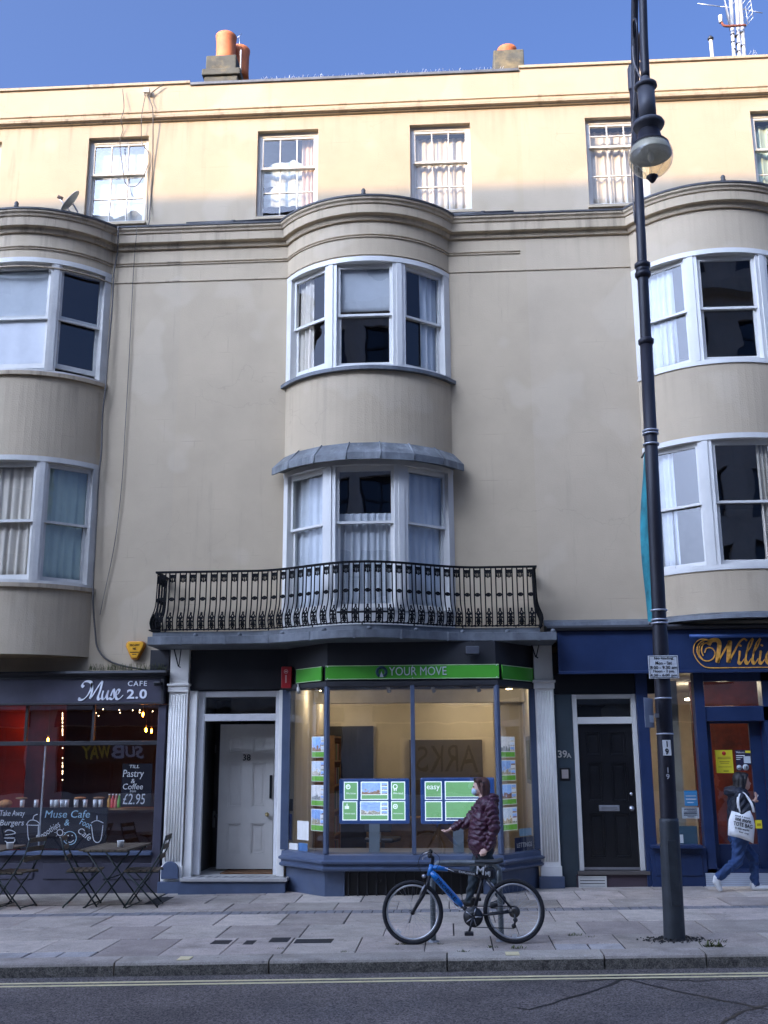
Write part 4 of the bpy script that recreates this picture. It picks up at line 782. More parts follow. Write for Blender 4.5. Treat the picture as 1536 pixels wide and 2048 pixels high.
# ------------------------------------------------------------------ inside the estate agent
CREAMW = mat('warm_cream_wall', (.66,.60,.48), .8, var=.05); OAK = mat('oak', (.28,.15,.06), .5, var=.2, scale=8)
mb = MB(); mb.box(-2.29, -2.20, .11, 4.2, 0, 2.9); mb.box(1.25, 1.255, .11, 4.2, 0, 2.9); mb.box(-2.2, 1.25, 4.1, 4.2, 0, 2.9); mb.build('shop_wall', CREAMW, HM)
MB().box(-2.2, 1.25, .1, 4.1, 2.82, 2.86).build('shop_ceiling', mat('shop_ceiling_white', (.6,.56,.48), .8), HM); MB().box(-2.2, 1.25, .1, 4.1, -.02, .10).build('shop_floor', FLOORB, HM)
def downlight(x, y, z, watts, col, lab, r=.045, n='ceiling_spotlight', g='ceiling spotlights in the estate agent'):
    t = thing(n, lab, 'spotlight', (x, y, z), group=g); m = MATS.get('lit_lens') or mat('lit_lens', (.9,.8,.6), .5, emit=(1,.72,.38), estr=9.)
    MB().lathe([(r*1.3,-.05),(r*1.35,-.02),(r*1.1,0)], (x,y,z), 14).build('housing', WHITE, t); MB().lathe([(r,-.055),(r,-.0505)], (x,y,z), 14).build('lens', m, t)
    l = bpy.data.lights.new('spot', 'POINT'); l.energy = watts; l.color = col; l.shadow_soft_size = .04; o = bpy.data.objects.new('lamp', l); COL.objects.link(o); o.parent = t; o.location = (0, 0, -.12)
WARM = (1, .86, .66)
for i, (x, y) in enumerate(((-1.95,1.3),(-1.95,3.2),(.95,1.3),(.95,3.2),(-.6,2.4),(.2,3.3))): downlight(x, y, 2.82, 1.5, WARM, 'warm ceiling spotlight inside the estate agent')
for i, (u, v) in enumerate(((596,1392),(645,1386),(776,1382),(865,1382),(955,1382))):
    q = at(u, v, -.35); t = thing('display_spotlight', 'small unlit white swivel spotlight under the bay ceiling', 'spotlight', (q.x, q.y, 2.70), group='display spotlights in the bay window'); mb = MB(); mb.tube([(q.x,-.35,2.76),(q.x,-.35,2.70)], .008, 6); mb.build('stem', WHITE, t); mb = MB(); mb.tube([(q.x,-.35,2.71),(q.x+.02,-.42,2.64)], [.02,.03], 8); mb.build('head', WHITE, t)
MB().box(-2.199, -1.35, 4.0, 4.099, .1, 2.3).build('rear_doorway', BLACKD, HM); MB().box(-.7, .6, 4.02, 4.099, .1, 2.05).build('dark_wall_panel', mat('umber_panel', (.10,.085,.065), .7), HM); MB().box(-2.2, 1.25, 2.2, 2.45, 2.62, 2.819).build('ceiling_beam', MATS['shop_ceiling_white'], HM); MB().box(.75, 1.249, 2.6, 2.66, .1, 2.819).build('partition', CREAMW, HM)
t = thing('desk', 'oak desk inside the estate agent behind the display screens', 'desk', (-.6, 1.8, .10)); MB().box(-1.3, .3, 1.5, 2.1, .80, .84).build('top', OAK, t); MB().box(-1.28, -1.22, 1.52, 2.08, .10, .80).build('leg_panel', OAK, t); MB().box(.22, .28, 1.52, 2.08, .10, .80).build('leg_panel', OAK, t); MB().box(-1.22, .22, 1.6, 1.62, .35, .8).build('modesty_panel', OAK, t)
t = thing('bookcase', 'tall oak bookcase of box files on the left wall of the estate agent', 'bookcase', (-2.1, 2.6, .10)); mb = MB(); mb.box(-2.19, -1.85, 2.2, 2.24, .1, 2.1); mb.box(-2.19, -1.85, 3.2, 3.24, .1, 2.1)
mb.build('side', OAK, t)
for k in range(6): MB().box(-2.19, -1.85, 2.24, 3.2, .12+k*.39, .15+k*.39).build('shelf', OAK, t)
FILES = [mat('file_%d' % k, c, .6) for k, c in enumerate(((.05,.12,.03),(.3,.28,.25),(.02,.03,.08),(.25,.05,.04)))]
for k in range(5):
    for j in range(9): tag(MB().box(-2.12, -1.87, 2.27+j*.10, 2.35+j*.10, .151+k*.39, .42+k*.39).build('box_file', FILES[random.randrange(4)]), 'box file standing on the tall bookcase in the estate agent', 'box file', 'box files on the bookcase')
def office_chair(x, y, rz, lab):
    t = thing('office_chair', lab, 'chair', (x, y, .10), rz); BK = CHAR
    def B(n, mb, m, **k): return mb.build(n, m, t, off=(0,0,0), **k)
    B('seat', MB().box(-.23,.23,-.22,.22,.43,.50), BK, bevel=.03); B('backrest', MB().box(-.21,.21,.2,.26,.58,1.05), BK, bevel=.03); B('back_stem', MB().box(-.03,.03,.19,.23,.44,.62), STEEL); B('column', MB().tube([(0,0,.08),(0,0,.43)], .025), STEEL)
    for k in range(5): a = k*1.2566; B('foot', MB().tube([(0,0,.1),(.27*math.cos(a),.27*math.sin(a),.03)], [.02,.014], 6), BK)
office_chair(-1.0, 1.1, 2.9, 'black office chair on the street side of the oak desk'); office_chair(-.1, 2.5, .2, 'black office chair behind the oak desk')
q = at(1012, 1500, .3); t = thing('picture_frame', 'dark framed picture on the right wall of the estate agent', 'picture', (1.22, 1.4, 1.7)); MB().box(1.215, 1.249, 1.0, 1.8, 1.35, 2.05).build('frame', BLACKD, t); MB().box(1.210, 1.2149, 1.06, 1.74, 1.41, 1.99).build('print', mat('dim_print', (.12,.13,.06), .6, var=.5, scale=5), t)
# property cards: little house photograph over a green strip
def photo_mat(name, sky_, gr, ho, emit=0., seed=0.):
    m = bpy.data.materials.new(name); m.use_nodes = True; n = m.node_tree.nodes; L = m.node_tree.links; b = n['Principled BSDF']; b.inputs['Roughness'].default_value = .4
    tc = n.new('ShaderNodeTexCoord'); sp = n.new('ShaderNodeSeparateXYZ'); L.new(tc.outputs['Generated'], sp.inputs[0])
    nz = n.new('ShaderNodeTexNoise'); nz.inputs['Scale'].default_value = 6; nz.noise_dimensions = '4D'; nz.inputs['W'].default_value = seed; nz.inputs['Detail'].default_value = 5; L.new(tc.outputs['Generated'], nz.inputs['Vector'])
    vo = n.new('ShaderNodeTexVoronoi'); vo.distance = 'MANHATTAN'; vo.voronoi_dimensions = '4D'; vo.inputs['W'].default_value = seed; vo.inputs['Scale'].default_value = 4; L.new(tc.outputs['Generated'], vo.inputs['Vector'])
    ad = n.new('ShaderNodeMath'); ad.operation = 'MULTIPLY_ADD'; ad.inputs[1].default_value = .42; L.new(vo.outputs['Distance'], ad.inputs[0]); L.new(sp.outputs[2], ad.inputs[2])
    cr = n.new('ShaderNodeValToRGB'); e = cr.color_ramp; e.elements[0].position = .28; e.elements[0].color = (*gr, 1); e.elements[1].position = .92; e.elements[1].color = (*sky_, 1)
    for p, c in ((.34, ho), (.62, [x*.55 for x in ho]), (.70, [min(1, x*1.5) for x in ho]), (.78, sky_)): k = e.elements.new(p); k.color = (*c, 1)
    L.new(ad.outputs[0], cr.inputs[0]); mx = n.new('ShaderNodeMix'); mx.data_type = 'RGBA'; mx.blend_type = 'OVERLAY'; mx.inputs[0].default_value = .7; L.new(cr.outputs[0], mx.inputs[6]); L.new(nz.outputs[0], mx.inputs[7]); L.new(mx.outputs[2], b.inputs['Base Color'])
    if emit: L.new(mx.outputs[2], b.inputs['Emission Color']); b.inputs['Emission Strength'].default_value = emit
    return m
PHOTOS = [photo_mat('house_photo_%d' % k, ((.25,.45,.85),(.5,.6,.75),(.6,.62,.66),(.2,.35,.7))[k % 4], (.05,.14,.03), c, .10, k*3.7) for k, c in enumerate(((.35,.20,.14),(.6,.57,.52),(.30,.33,.38),(.40,.36,.26),(.22,.12,.10),(.5,.42,.3),(.25,.27,.22),(.55,.5,.45),(.3,.16,.2),(.42,.4,.4)))]  # faint glow put into the card photos to brighten them
CARDG = mat('card_green', (.13,.38,.04), .5, emit=(.13,.38,.04), estr=.08); CARDW = mat('card_white', (.75,.76,.78), .5, emit=(.75,.76,.78), estr=.06)  # slight emission added so the card colours look brighter
def card(p0, p1, z0, z1, k, lab, grp):
    fr, L = frame_of(p0, p1); t = thing('property_card', lab, 'card', (p0[0], p0[1], z0), group=grp); h = z1-z0
    MB().box(0, L, .03, .035, z0, z1, fr).build('backing', CARDW, t); MB().box(L*.06, L*.66, .025, .0299, z0+h*.30, z1-h*.04, fr).build('photo', PHOTOS[k % 10], t)
    for j in range(3): MB().box(L*.70, L*.95, .025, .0299, z0+h*(.32+.22*j), z0+h*(.50+.22*j), fr).build('small_photo', PHOTOS[(3*k+2*j+1) % 10], t)
    MB().box(L*.04, L*.96, .025, .0299, z0+h*.03, z0+h*.26, fr).build('caption_strip', CARDG, t)
for k, (v0, v1) in enumerate(((1473,1515),(1522,1563),(1570,1612),(1618,1662))):
    y = -.40; card(lerp2(BA_,BB_,.60), lerp2(BA_,BB_,.93), Z(640,v1,-.55), Z(640,v0,-.55), k, 'property card hanging in the left canted pane of the bay', 'property cards in the left pane')
for k, (v0, v1) in enumerate(((1473,1515),(1520,1562),(1568,1610),(1615,1662))):
    card(lerp2(BC_,BD_,.10), lerp2(BC_,BD_,.50), Z(1005,v1,-.6), Z(1005,v0,-.6), k+2, 'property card hanging in the right canted pane of the bay', 'property cards in the right pane')
# lit display screens on grey posts
SCR_G = mat('screen_green', (.10,.30,.12), .3, var=.15, scale=3, emit=(.22,.50,.26), estr=.17); SCR_W = mat('screen_white', (.7,.75,.8), .3, emit=(.6,.72,.85), estr=.3); SCR_B = mat('screen_navy_frame', (.02,.06,.22), .3, emit=(.02,.06,.22), estr=.12); SCR_P = [photo_mat('screen_photo_%d' % k, (.35,.55,.95), (.06,.2,.04), c, .16, 11+k*2.3) for k, c in enumerate(((.4,.28,.22),(.55,.55,.52)))]
def screen(u0, u1, v0, v1, cells, lab):
    Y = -.50; x0, x1 = X(u0,1600,Y), X(u1,1600,Y); z0, z1 = Z((u0+u1)/2,v1,Y), Z((u0+u1)/2,v0,Y); t = thing('display_screen', lab, 'screen', ((x0+x1)/2, Y, .513))
    MB().box(x0, x1, Y, Y+.05, z0, z1).build('frame', SCR_B, t, bevel=.02); W, H = x1-x0, z1-z0
    MB().box((x0+x1)/2-.07, (x0+x1)/2+.07, Y+.01, Y+.04, .513, z0+.03).build('post', mat('post_grey', (.22,.26,.28), .5), t)
    for (a, b, c, d, kind, tx, ty) in cells:
        xa, xb, za, zb = x0+W*a, x0+W*b, z1-H*d, z1-H*c; pg = MB().box(xa, xb, Y-.006, Y-.001, za, zb).build('page', SCR_W, t); e = .012; hh = zb-za
        if kind == 'g': MB().box(xa+e, xb-e, Y-.010, Y-.0061, za+e, zb-e).build('green_field', SCR_G, pg)
        elif kind == 'n': MB().box(xa+e, xb-e, Y-.010, Y-.0061, za+e+hh*.12, zb-e).build('green_field', SCR_G, pg); MB().box(xa+e, xb-e, Y-.010, Y-.0061, za+e, za+e+hh*.09).build('strip', SCR_B, pg)
        else:
            MB().box(xa+e, xa+(xb-xa)*.72, Y-.010, Y-.0061, za+hh*.30, zb-e).build('photo', SCR_P[ty], pg); MB().box(xa+e, xb-e, Y-.010, Y-.0061, za+e, za+hh*.26).build('green_field', SCR_G, pg)
            for j in range(3): MB().box(xa+(xb-xa)*.76, xb-e, Y-.010, Y-.0061, za+hh*(.32+.22*j), za+hh*(.49+.22*j)).build('small_photo', SCR_P[(ty+j) % 2], pg)
        if tx: text(tx, 'lettering', SCR_W, pg, ((xa+xb)/2, Y-.0105, za+hh*(.62 if tx == 'easy' else .36)), width=(xb-xa)*(.76 if tx == 'easy' else .7), extrude=.0005)
        if kind == 'g' and ty:                                   # white pictogram: ear, thumb, rosette, heart
            ic = MB(); cx, cz = xa+(xb-xa)*.3, za+hh*.72; r = .028
            if ty == 2: ic.box(cx-.028, cx-.014, Y-.012, Y-.0101, cz-.03, cz+.01); ic.box(cx-.010, cx+.028, Y-.012, Y-.0101, cz-.03, cz+.008); ic.box(cx-.004, cx+.008, Y-.012, Y-.0101, cz+.008, cz+.038)
            else: ic.tube([(cx+r*math.cos(q*.6283), Y-.0105, cz+r*math.sin(q*.6283)) for q in range(10)], .006, 4, closed=True)
            if ty == 3: ic.box(cx-.02, cx-.006, Y-.012, Y-.0101, cz-.055, cz-.028); ic.box(cx+.006, cx+.02, Y-.012, Y-.0101, cz-.055, cz-.028)
            if ty == 4: ic.ball((cx, Y-.011, cz), (.014,.002,.012), 6)
            if ty == 1: ic.tube([(cx+.012*math.cos(q*.7), Y-.0105, cz+.012*math.sin(q*.7)) for q in range(7)], .004, 4)
            ic.build('pictogram', SCR_W, pg)
screen(678, 819, 1557, 1648, [(.07,.27,.07,.47,'g','We listen',1),(.31,.70,.07,.47,'p','',0),(.74,.94,.07,.47,'g','We lead',3),(.05,.26,.50,.92,'g',"We're rated",2),(.30,.70,.50,.92,'p','',1),(.74,.94,.50,.92,'g',"We're honest",4)], 'lit screen of green pages and house photographs in the bay, with pictograms')
screen(841, 990, 1555, 1648, [(.06,.29,.08,.48,'n','easy',0),(.33,.93,.08,.48,'n','',0),(.06,.29,.51,.93,'n','',0),(.33,.93,.51,.93,'n','',0)], 'lit screen of green pages beginning with the word easy in the bay')
# small signs in the side panes
def pane_sign(p0, p1, t0, t1, z0, z1, m, lab, words=None, wm=None, name='window_sign', d=.03):
    a, b = lerp2(p0, p1, t0), lerp2(p0, p1, t1); fr, L = frame_of(a, b); t = thing(name, lab, 'sign', (a[0], a[1], z0)); MB().box(0, L, d, d+.006, z0, z1, fr).build('board', m, t)
    if words:
        tv = (Vector(b)-Vector(a)).normalized(); R = Vector((tv.x, tv.y, 0)); c = fr(L/2, d-.003, (z0+z1)/2)
        for k, (wd, zo, wf) in enumerate(words): text(wd, 'lettering', wm or LW, t, (c[0], c[1], z0+(z1-z0)*zo), width=L*wf, face=(R, Vector((0,0,1))), extrude=.001)
    return t
SNAVY = mat('sign_navy', (.012,.02,.07), .4)
pane_sign(BC_, BD_, .42, .92, Z(1035,1706,-.35), Z(1035,1675,-.35), SNAVY, 'navy LETTINGS sign at the foot of the right canted pane', [('LETTINGS', .5, .82)])
pane_sign(BC_, BD_, .55, .88, Z(1035,1673,-.35), Z(1035,1658,-.35), mat('sign_skyblue', (.35,.55,.65), .4), 'small pale blue sticker above the LETTINGS sign')
pane_sign(BA_, BB_, .0, .12, Z(580,1680,-.1), Z(580,1628,-.1), SNAVY, 'narrow navy sticker in the left corner of the bay'); pane_sign(BA_, BB_, .02, .14, Z(580,1622,-.1), Z(580,1598,-.1), BLACKD, 'small black badge sticker in the left corner of the bay')
pane_sign(BA_, BB_, .22, .50, Z(605,1680,-.25), Z(605,1642,-.25), CARDW, 'white framed certificate in the left canted pane of the bay', d=.06)
pane_sign(BA_, BB_, .05, .28, Z(590,1700,-.2), Z(590,1687,-.2), CARDW, 'white accreditation sticker low in the left canted pane'); pane_sign(BA_, BB_, .30, .52, Z(610,1702,-.3), Z(610,1686,-.3), mat('sign_blue', (.08,.22,.5), .4), 'blue and white sticker low in the left canted pane')
# ------------------------------------------------------------------ right-hand shopfront: betting shop and door 39A
mb = MB(); mb.box(1.57, 6.80, -.34, -.001, 2.885, 3.46); fb = mb.build('fascia_box', NAVY, HR, bevel=.006)
mb = MB(); mb.box(1.55, 6.82, -.37, -.341, 2.86, 2.90); mb.build('fascia_rail', NAVY, fb, bevel=.006)
MB().box(1.55, 1.585, -.365, -.341, 2.901, 3.455).build('fascia_stile', NAVY, fb)
mb = MB(); mb.sweep([(1.40,0),(6.84,0)], [(-.0,3.462),(.40,3.462),(.42,3.50),(.40,3.53),(.0,3.56)]); mb.build('shop_cornice', CHAR, HR)
mb = MB(); mb.sweep([(1.40,0),(2.9,0)]+bow_path(CR, 20)[1:-1]+[(6.84,0)], [(0,3.562),(.12,3.562),(.10,3.62),(0,3.66)]); mb.build('cornice_flashing', LEAD, HR)
TROUGH = mat('blue_trough', (.02,.07,.24), .4); p = at(1380,1272,-.46); MB().tube([(p.x,-.44,p.z),(6.7,-.44,p.z)], .028, 8).build('sign_light_trough', TROUGH, fb)
GOLD = mat('gold_lettering', (.75,.36,.06), .35, var=.25, scale=18, coat=.2)
ws = thing('shop_sign', 'gold script lettering on the navy fascia of the betting shop', 'sign', (4.3, -.345, 2.95))
y0 = -.345; o_ = at(1398, 1330, y0); k = (at(1536,1330,y0).x-o_.x)/138.
def FW(x, y, d): return (o_.x+x*k, y0-.001-d, o_.z+y*k)
# script W i l l i a m in photo pixels from the foot of the W
Wl = [[(22,40),(28,49),(40,50),(44,42),(40,20),(37,4)],[(37,4),(50,24),(66,49)],[(66,49),(62,26),(59,4)],[(59,4),(70,22),(84,44),(94,52),(100,48)]]
il = [[(84,28),(82,16),(80,6),(84,3),(92,12)],[(96,22),(106,36),(111,50),(104,44),(97,22),(94,8),(98,3),(106,12)],[(110,22),(120,36),(126,50),(119,44),(111,22),(108,8),(112,3),(120,12)],[(126,28),(124,16),(122,6),(126,3),(134,12)]]
am = [[(152,24),(144,28),(137,20),(136,8),(142,3),(150,12),(155,28),(152,12),(154,3),(162,12)],[(164,27),(164,14),(163,4),(168,18),(176,28),(178,22),(176,4),(182,18),(190,28),(193,20),(191,8),(195,3),(202,10)]]
mb = MB()
for j, g in enumerate(Wl): strokes([g], (8.5, 3.5, 8.5, 3.5)[j], FW, pen=None, n=7, mb=mb)
mb.build('letter', GOLD, ws); strokes([[(30,50),(14,50),(2,42),(-2,28),(4,14),(16,8),(28,12),(34,24),(28,34),(18,34),(13,25)],[(24,46),(12,42),(7,30),(10,18)]], 2.4, FW, n=7).build('flourish', GOLD, ws)
for g in il: strokes([g], 7.0, FW, pen=.9, n=7).build('letter', GOLD, ws)
for g in am: strokes([g], 7.0, FW, pen=.9, n=7).build('letter', GOLD, ws)
strokes([[(85,37),(87,40)],[(128,37),(130,40)]], 5, FW).build('dot', GOLD, ws)
strokes([[(20,52),(6,52),(-6,42),(-9,26),(-3,10),(8,-2),(22,-6),(60,-6),(200,-6),(330,-6)]], 1.8, FW, n=6).build('flourish', GOLD, ws); strokes([[(14,47),(4,38),(2,22),(10,10)]], 1.5, FW).build('flourish', GOLD, ws)
# left panel with number, bell; doorway 39A
TEALD = mat('dark_teal_paint', (.03,.045,.055), .5, var=.2, dirt=.2)
mb = MB(); mb.box(1.505, 1.745, -.03, .1, gz(1.6)-.02, 2.60); mb.build('side_panel', TEALD, HR); mb = MB(); mb.box(1.505, 2.98, -.03, .1, 2.603, 2.884); mb.build('door_fascia', BLACKD, HR)
t = thing('house_number', 'pale metal number 39A on the dark panel beside the black door', 'number', (X(1129,1508,-.04), -.04, Z(1129,1508,-.04)))
text('39', 'digits', mat('pale_metal', (.5,.48,.42), .4, .3), t, (X(1125,1508,-.04), -.036, Z(1125,1508,-.04)), height=.10, bold=.015, extrude=.006); text('A', 'letter', MATS['pale_metal'], t, (X(1138,1511,-.04), -.036, Z(1138,1511,-.04)), height=.065, bold=.015, extrude=.006)
q = at(1130, 1548, -.04); t = thing('door_bell', 'square steel entry bell below the number 39A', 'door bell', q); MB().box(q.x-.07, q.x+.07, -.045, -.031, q.z-.085, q.z+.085).build('plate', BLACKD, t, bevel=.006); MB().box(q.x-.045, q.x+.045, -.055, -.0451, q.z-.06, q.z+.06).build('speaker', mat('bell_steel', (.35,.30,.27), .5), t)
mb = MB(); mb.box(1.747, 1.815, -.02, .10, .235, 2.60); mb.box(2.575, 2.64, -.02, .10, .235, 2.60); mb.box(1.815, 2.575, -.02, .10, 2.19, 2.285); mb.box(1.815, 2.575, -.02, .10, 2.54, 2.60); df = mb.build('door_frame', WHITE, HR, bevel=.006)
MB().add([(1.815,.05,2.285),(2.575,.05,2.285),(2.575,.05,2.54),(1.815,.05,2.54)], [(0,1,2,3)]).build('fanlight_pane', GLASS, df); MB().box(1.75, 2.64, .101, .14, .2, 2.6).build('door_backing', BLACKD, HR)
pn = []
for a, b in ((1.92,2.13),(2.25,2.47)): pn += [(a,b,.40,.98),(a,b,1.14,1.66),(a,b,1.76,2.08)]
dA = panel_door(HR, 1.818, 2.572, .24, 2.187, .045, BLACKD, pn, 'front_door')
MB().box(2.06, 2.34, .016, .0305, 1.01, 1.09).build('letter_plate', STEEL, dA, bevel=.004); MB().box(2.09, 2.31, .012, .0161, 1.03, 1.07).build('letter_flap', mat('dark_steel', (.28,.28,.28), .4, .6), dA)
MB().lathe([(0,-.06),(.03,-.055),(.035,-.035),(.018,-.02),(.02,0)], (2.50,.031,1.05), 14, 'y').build('door_knob', STEEL, dA); MB().lathe([(.0,-.015),(.02,-.014),(.022,0)], (2.51,.031,1.24), 12, 'y').build('lock', STEEL, dA); MB().box(1.818, 2.572, .010, .0305, .245, .275).build('weather_bar', STEEL, dA)
mb = MB(); mb.box(1.72, 2.68, -.10, .14, .19, .235); mb.build('door_sill', mat('brown_sill', (.10,.085,.075), .6), HR); MB().box(1.70, 2.70, -.06, .1, gz(2.2)-.03, .19).build('door_riser', mat('plum_riser', (.06,.04,.05), .6), HR)
t = thing('air_vent', 'white louvred air vent below the step of the black door', 'vent', (1.95, -.07, .1)); a, b = X(1157,1762,-.07), X(1213,1762,-.07); z0, z1 = Z(1185,1776,-.07), Z(1185,1752,-.07)
mb = MB(); mb.box(a, b, -.085, -.061, z1-.02, z1); mb.box(a, b, -.085, -.061, z0, z0+.02); mb.box(a, a+.02, -.085, -.061, z0+.02, z1-.02); mb.box(b-.02, b, -.085, -.061, z0+.02, z1-.02); mb.build('frame', WHITE_OLD, t)
for j in range(3): zz = z0+.02+(z1-z0-.04)*(j+.5)/3; MB().box(a+.02, b-.02, -.082, -.062, zz-.014, zz+.012).build('louvre', WHITE_OLD, t)
# navy joinery
mb = MB(); mb.box(2.642, 2.80, -.08, .1, gz(2.7)-.02, 2.884); mb.build('shop_post', NAVY, HR, bevel=.006)
YS = -.10
xw0, xw1 = 2.80, X(1396,1500,YS); xd0, xd1 = X(1420,1550,YS), X(1512,1550,YS)
mb = MB(); mb.box(2.70, X(1405,1692,-.2), -.24, .05, Z(1345,1697,-.2), Z(1345,1690,-.2)); mb.build('shop_sill', NAVY, HR, bevel=.006); zs = Z(1345,1690,-.2)
mb = MB(); mb.box(2.70, xw1+.02, -.12, .05, gz(3)-.02, zs-.04); mb.build('stall_riser', NAVY, HR); MB().box(2.76, xw1-.06, -.135, -.121, .18, zs-.12).build('riser_panel', NAVY, HR, bevel=.006)
mb = MB(); mb.box(xw1, xd0, YS-.02, .05, gz(3)-.02, 2.884); swr = mb.build('shop_window', NAVY, HR, bevel=.006)
pane(swr, (xw0,-.03), (xw1,-.03), zs, 2.884)
# door and transom light
zt0, zt1 = Z(1465,1412,YS), Z(1465,1362,YS); mb = MB(); mb.box(xd0, 4.95, YS, .05, Z(1465,1445,YS)+.02, zt0); mb.build('transom', NAVY, HR, bevel=.006); MB().box(xd0, 4.95, YS, .05, zt1, 2.884).build('transom_head', NAVY, HR); pane(swr, (xd0,-.04), (4.9,-.04), zt0, zt1)
xl, xr = X(1427,1550,.12), X(1505,1550,.12); zl, zh = Z(1470,1688,.12), Z(1465,1447,.12)
mb = MB(); mb.box(xd0, xl, .10, .15, .10, zt0); mb.box(xr, xr+.16, .10, .15, .10, zt0); mb.box(xl, xr, .10, .15, .10, zl); mb.box(xl, xr, .10, .15, zh, zt0); dd = mb.build('shop_door', NAVY, HR, bevel=.006); MB().add([(xl,.12,zl),(xr,.12,zl),(xr,.12,zh),(xl,.12,zh)], [(0,1,2,3)]).build('pane', SHOPGLASS, dd)
MB().box(xr+.161, 6.8, YS, .10, gz(4)-.02, 2.884).build('side_wall', NAVY, HR)
vx0, vx1 = X(1412,1758,-.13), X(1540,1758,-.13); vz0, vz1 = Z(1470,1773,-.13), Z(1470,1746,-.13)
mb = MB(); mb.box(xw1+.02, 6.8, -.12, -.101, gz(4)-.02, vz1+.05); mb.build('plinth', NAVY, HR); MB().box(xd0, 4.9, .08, .16, .02, .18).build('door_step', GALV, HR)
t = thing('air_vent', 'long pale slatted vent along the foot of the betting shop front', 'vent', ((vx0+vx1)/2+.3, -.13, vz0))
for j in range(7): zz = vz0+(vz1-vz0)*(j+.5)/7; MB().box(vx0, vx1+.7, -.145, -.121, zz-.010, zz+.010).build('slat', mat('pale_slat', (.42,.46,.52), .5) if j == 0 else MATS['pale_slat'], t)
MB().box(vx0+.001, vx1+.699, -.127, -.1205, vz0, vz1).build('backing', CHAR, t)
# beige downpipe-like casing behind the glass, interior
BEIGE = mat('beige_casing', (.42,.38,.29), .7, var=.15); MB().box(X(1345,1500,.25), X(1362,1500,.25), .25, .33, .1, 2.8).build('inner_column', BEIGE, HR)
mb = MB(); mb.box(1.47, 2.70, .2, .3, 0, 3.2); mb.box(2.62, 2.70, .3, 5, 0, 3.2); mb.build('shop_wall', mat('betting_wall', (.20,.18,.15), .8), HR); MB().box(2.70, 6.7, .16, 5.8, 2.95, 3.0).build('shop_ceiling', mat('betting_ceiling', (.55,.52,.47), .8), HR); MB().box(1.47, 6.7, .16, 5.8, -.02, .06).build('shop_floor', FLOORB, HR)
mb = MB(); mb.box(4.0, 6.6, 2.6, 2.7, .06, 2.94); mb.build('red_wall', mat('red_graphic_wall', (.20,.03,.015), .6, var=.7, scale=2.5), HR)
def strip_light(x, y, z, lab, lx=.5, ly=.12, w_=.8, disc=False):
    t = thing('ceiling_light', lab, 'light', (x, y, z)); m = MATS.get('lit_tube') or mat('lit_tube', (.9,.9,.85), .5, emit=(1,.86,.62), estr=7.)
    if disc: MB().lathe([(.05,0),(.24,-.01),(.26,-.03),(.2,-.05),(.0,-.06)], (x,y,z), 24).build('diffuser', m, t)
    else: MB().box(x-lx/2, x+lx/2, y-ly/2, y+ly/2, z-.03, z).build('diffuser', m, t)
    l = bpy.data.lights.new('lamp', 'POINT'); l.energy = w_; l.color = (1,.85,.62); l.shadow_soft_size = .1; o = bpy.data.objects.new('lamp', l); COL.objects.link(o); o.parent = t; o.location = (0, 0, -.2)
strip_light(4.05, .8, 2.95, 'round ceiling light glowing behind the transom of the betting shop', disc=True, w_=1.0)
strip_light(4.3, 3.2, 2.7, 'first lit strip light on the betting shop ceiling'); strip_light(5.3, 3.2, 2.7, 'second lit strip light on the betting shop ceiling'); strip_light(3.4, 4.2, 2.7, 'rear lit strip light on the betting shop ceiling')
# posters on the betting shop glass
def poster(u0, v0, u1, v1, Y, m, lab, bits=(), name='poster'):
    x0, x1, z0, z1 = X(u0,(v0+v1)/2,Y), X(u1,(v0+v1)/2,Y), Z((u0+u1)/2,v1,Y), Z((u0+u1)/2,v0,Y); t = thing(name, lab, 'poster', ((x0+x1)/2, Y, z0)); MB().box(x0, x1, Y, Y+.004, z0, z1).build('sheet', m, t)
    for (kind, a, b, c, d, mm, *tx) in bits:
        xa, xb, za, zb = x0+(x1-x0)*a, x0+(x1-x0)*b, z1-(z1-z0)*d, z1-(z1-z0)*c
        if kind == 'b': MB().box(xa, xb, Y-.003, Y-.0003, za, zb).build('block', mm, t)
        elif kind == 'd': MB().lathe([((xb-xa)/2,-.003),((xb-xa)/2,-.0003)], ((xa+xb)/2, Y, (za+zb)/2), 16, 'y').build('disc', mm, t)
        else: text(tx[0], 'lettering', mm, t, ((xa+xb)/2, Y-.0035, (za+zb)/2), width=xb-xa, height=zb-za, extrude=.0008)
PYEL = mat('yellow_poster', (.80,.68,.03), .5); PRED = mat('red_print', (.6,.03,.02), .5); POCH = mat('ochre_print', (.45,.32,.02), .5); PBLU = mat('sky_poster', (.04,.30,.62), .5); PGRY = mat('grey_notice', (.55,.60,.62), .5); PDRK = mat('dark_notice', (.02,.018,.05), .5)
poster(1432,1500,1466,1546, .09, PYEL, 'yellow poster with a red disc on the betting shop door', [('d',.38,.62,.05,.24,PRED),('b',.12,.88,.30,.33,POCH),('b',.12,.88,.36,.39,POCH),('b',.2,.8,.49,.53,POCH),('b',.25,.75,.57,.60,POCH),('b',.12,.88,.72,.75,POCH),('b',.4,.7,.9,.93,BLACKD)])
poster(1471,1500,1502,1530, .09, PDRK, 'dark welcome notice with a yellow corner on the betting shop door', [('t',.05,.60,.08,.22,LW,'Welcome'),('b',.05,.6,.34,.40,LW),('b',.05,.45,.48,.52,LW),('b',.05,.3,.6,.64,LW),('b',.52,.96,.42,.88,PGRY),('b',.66,.98,.05,.2,PYEL)])
poster(1485,1528,1498,1541, .09, PDRK, 'round white 18 age badge on the betting shop door', [('d',.02,.98,.02,.98,PGRY),('t',.25,.75,.28,.72,BLACKD,'18')])
poster(1473,1529,1484,1541, .09, PDRK, 'round white symbol badge beside the 18 badge', [('d',.02,.98,.02,.98,PGRY),('b',.2,.8,.55,.75,PDRK)])
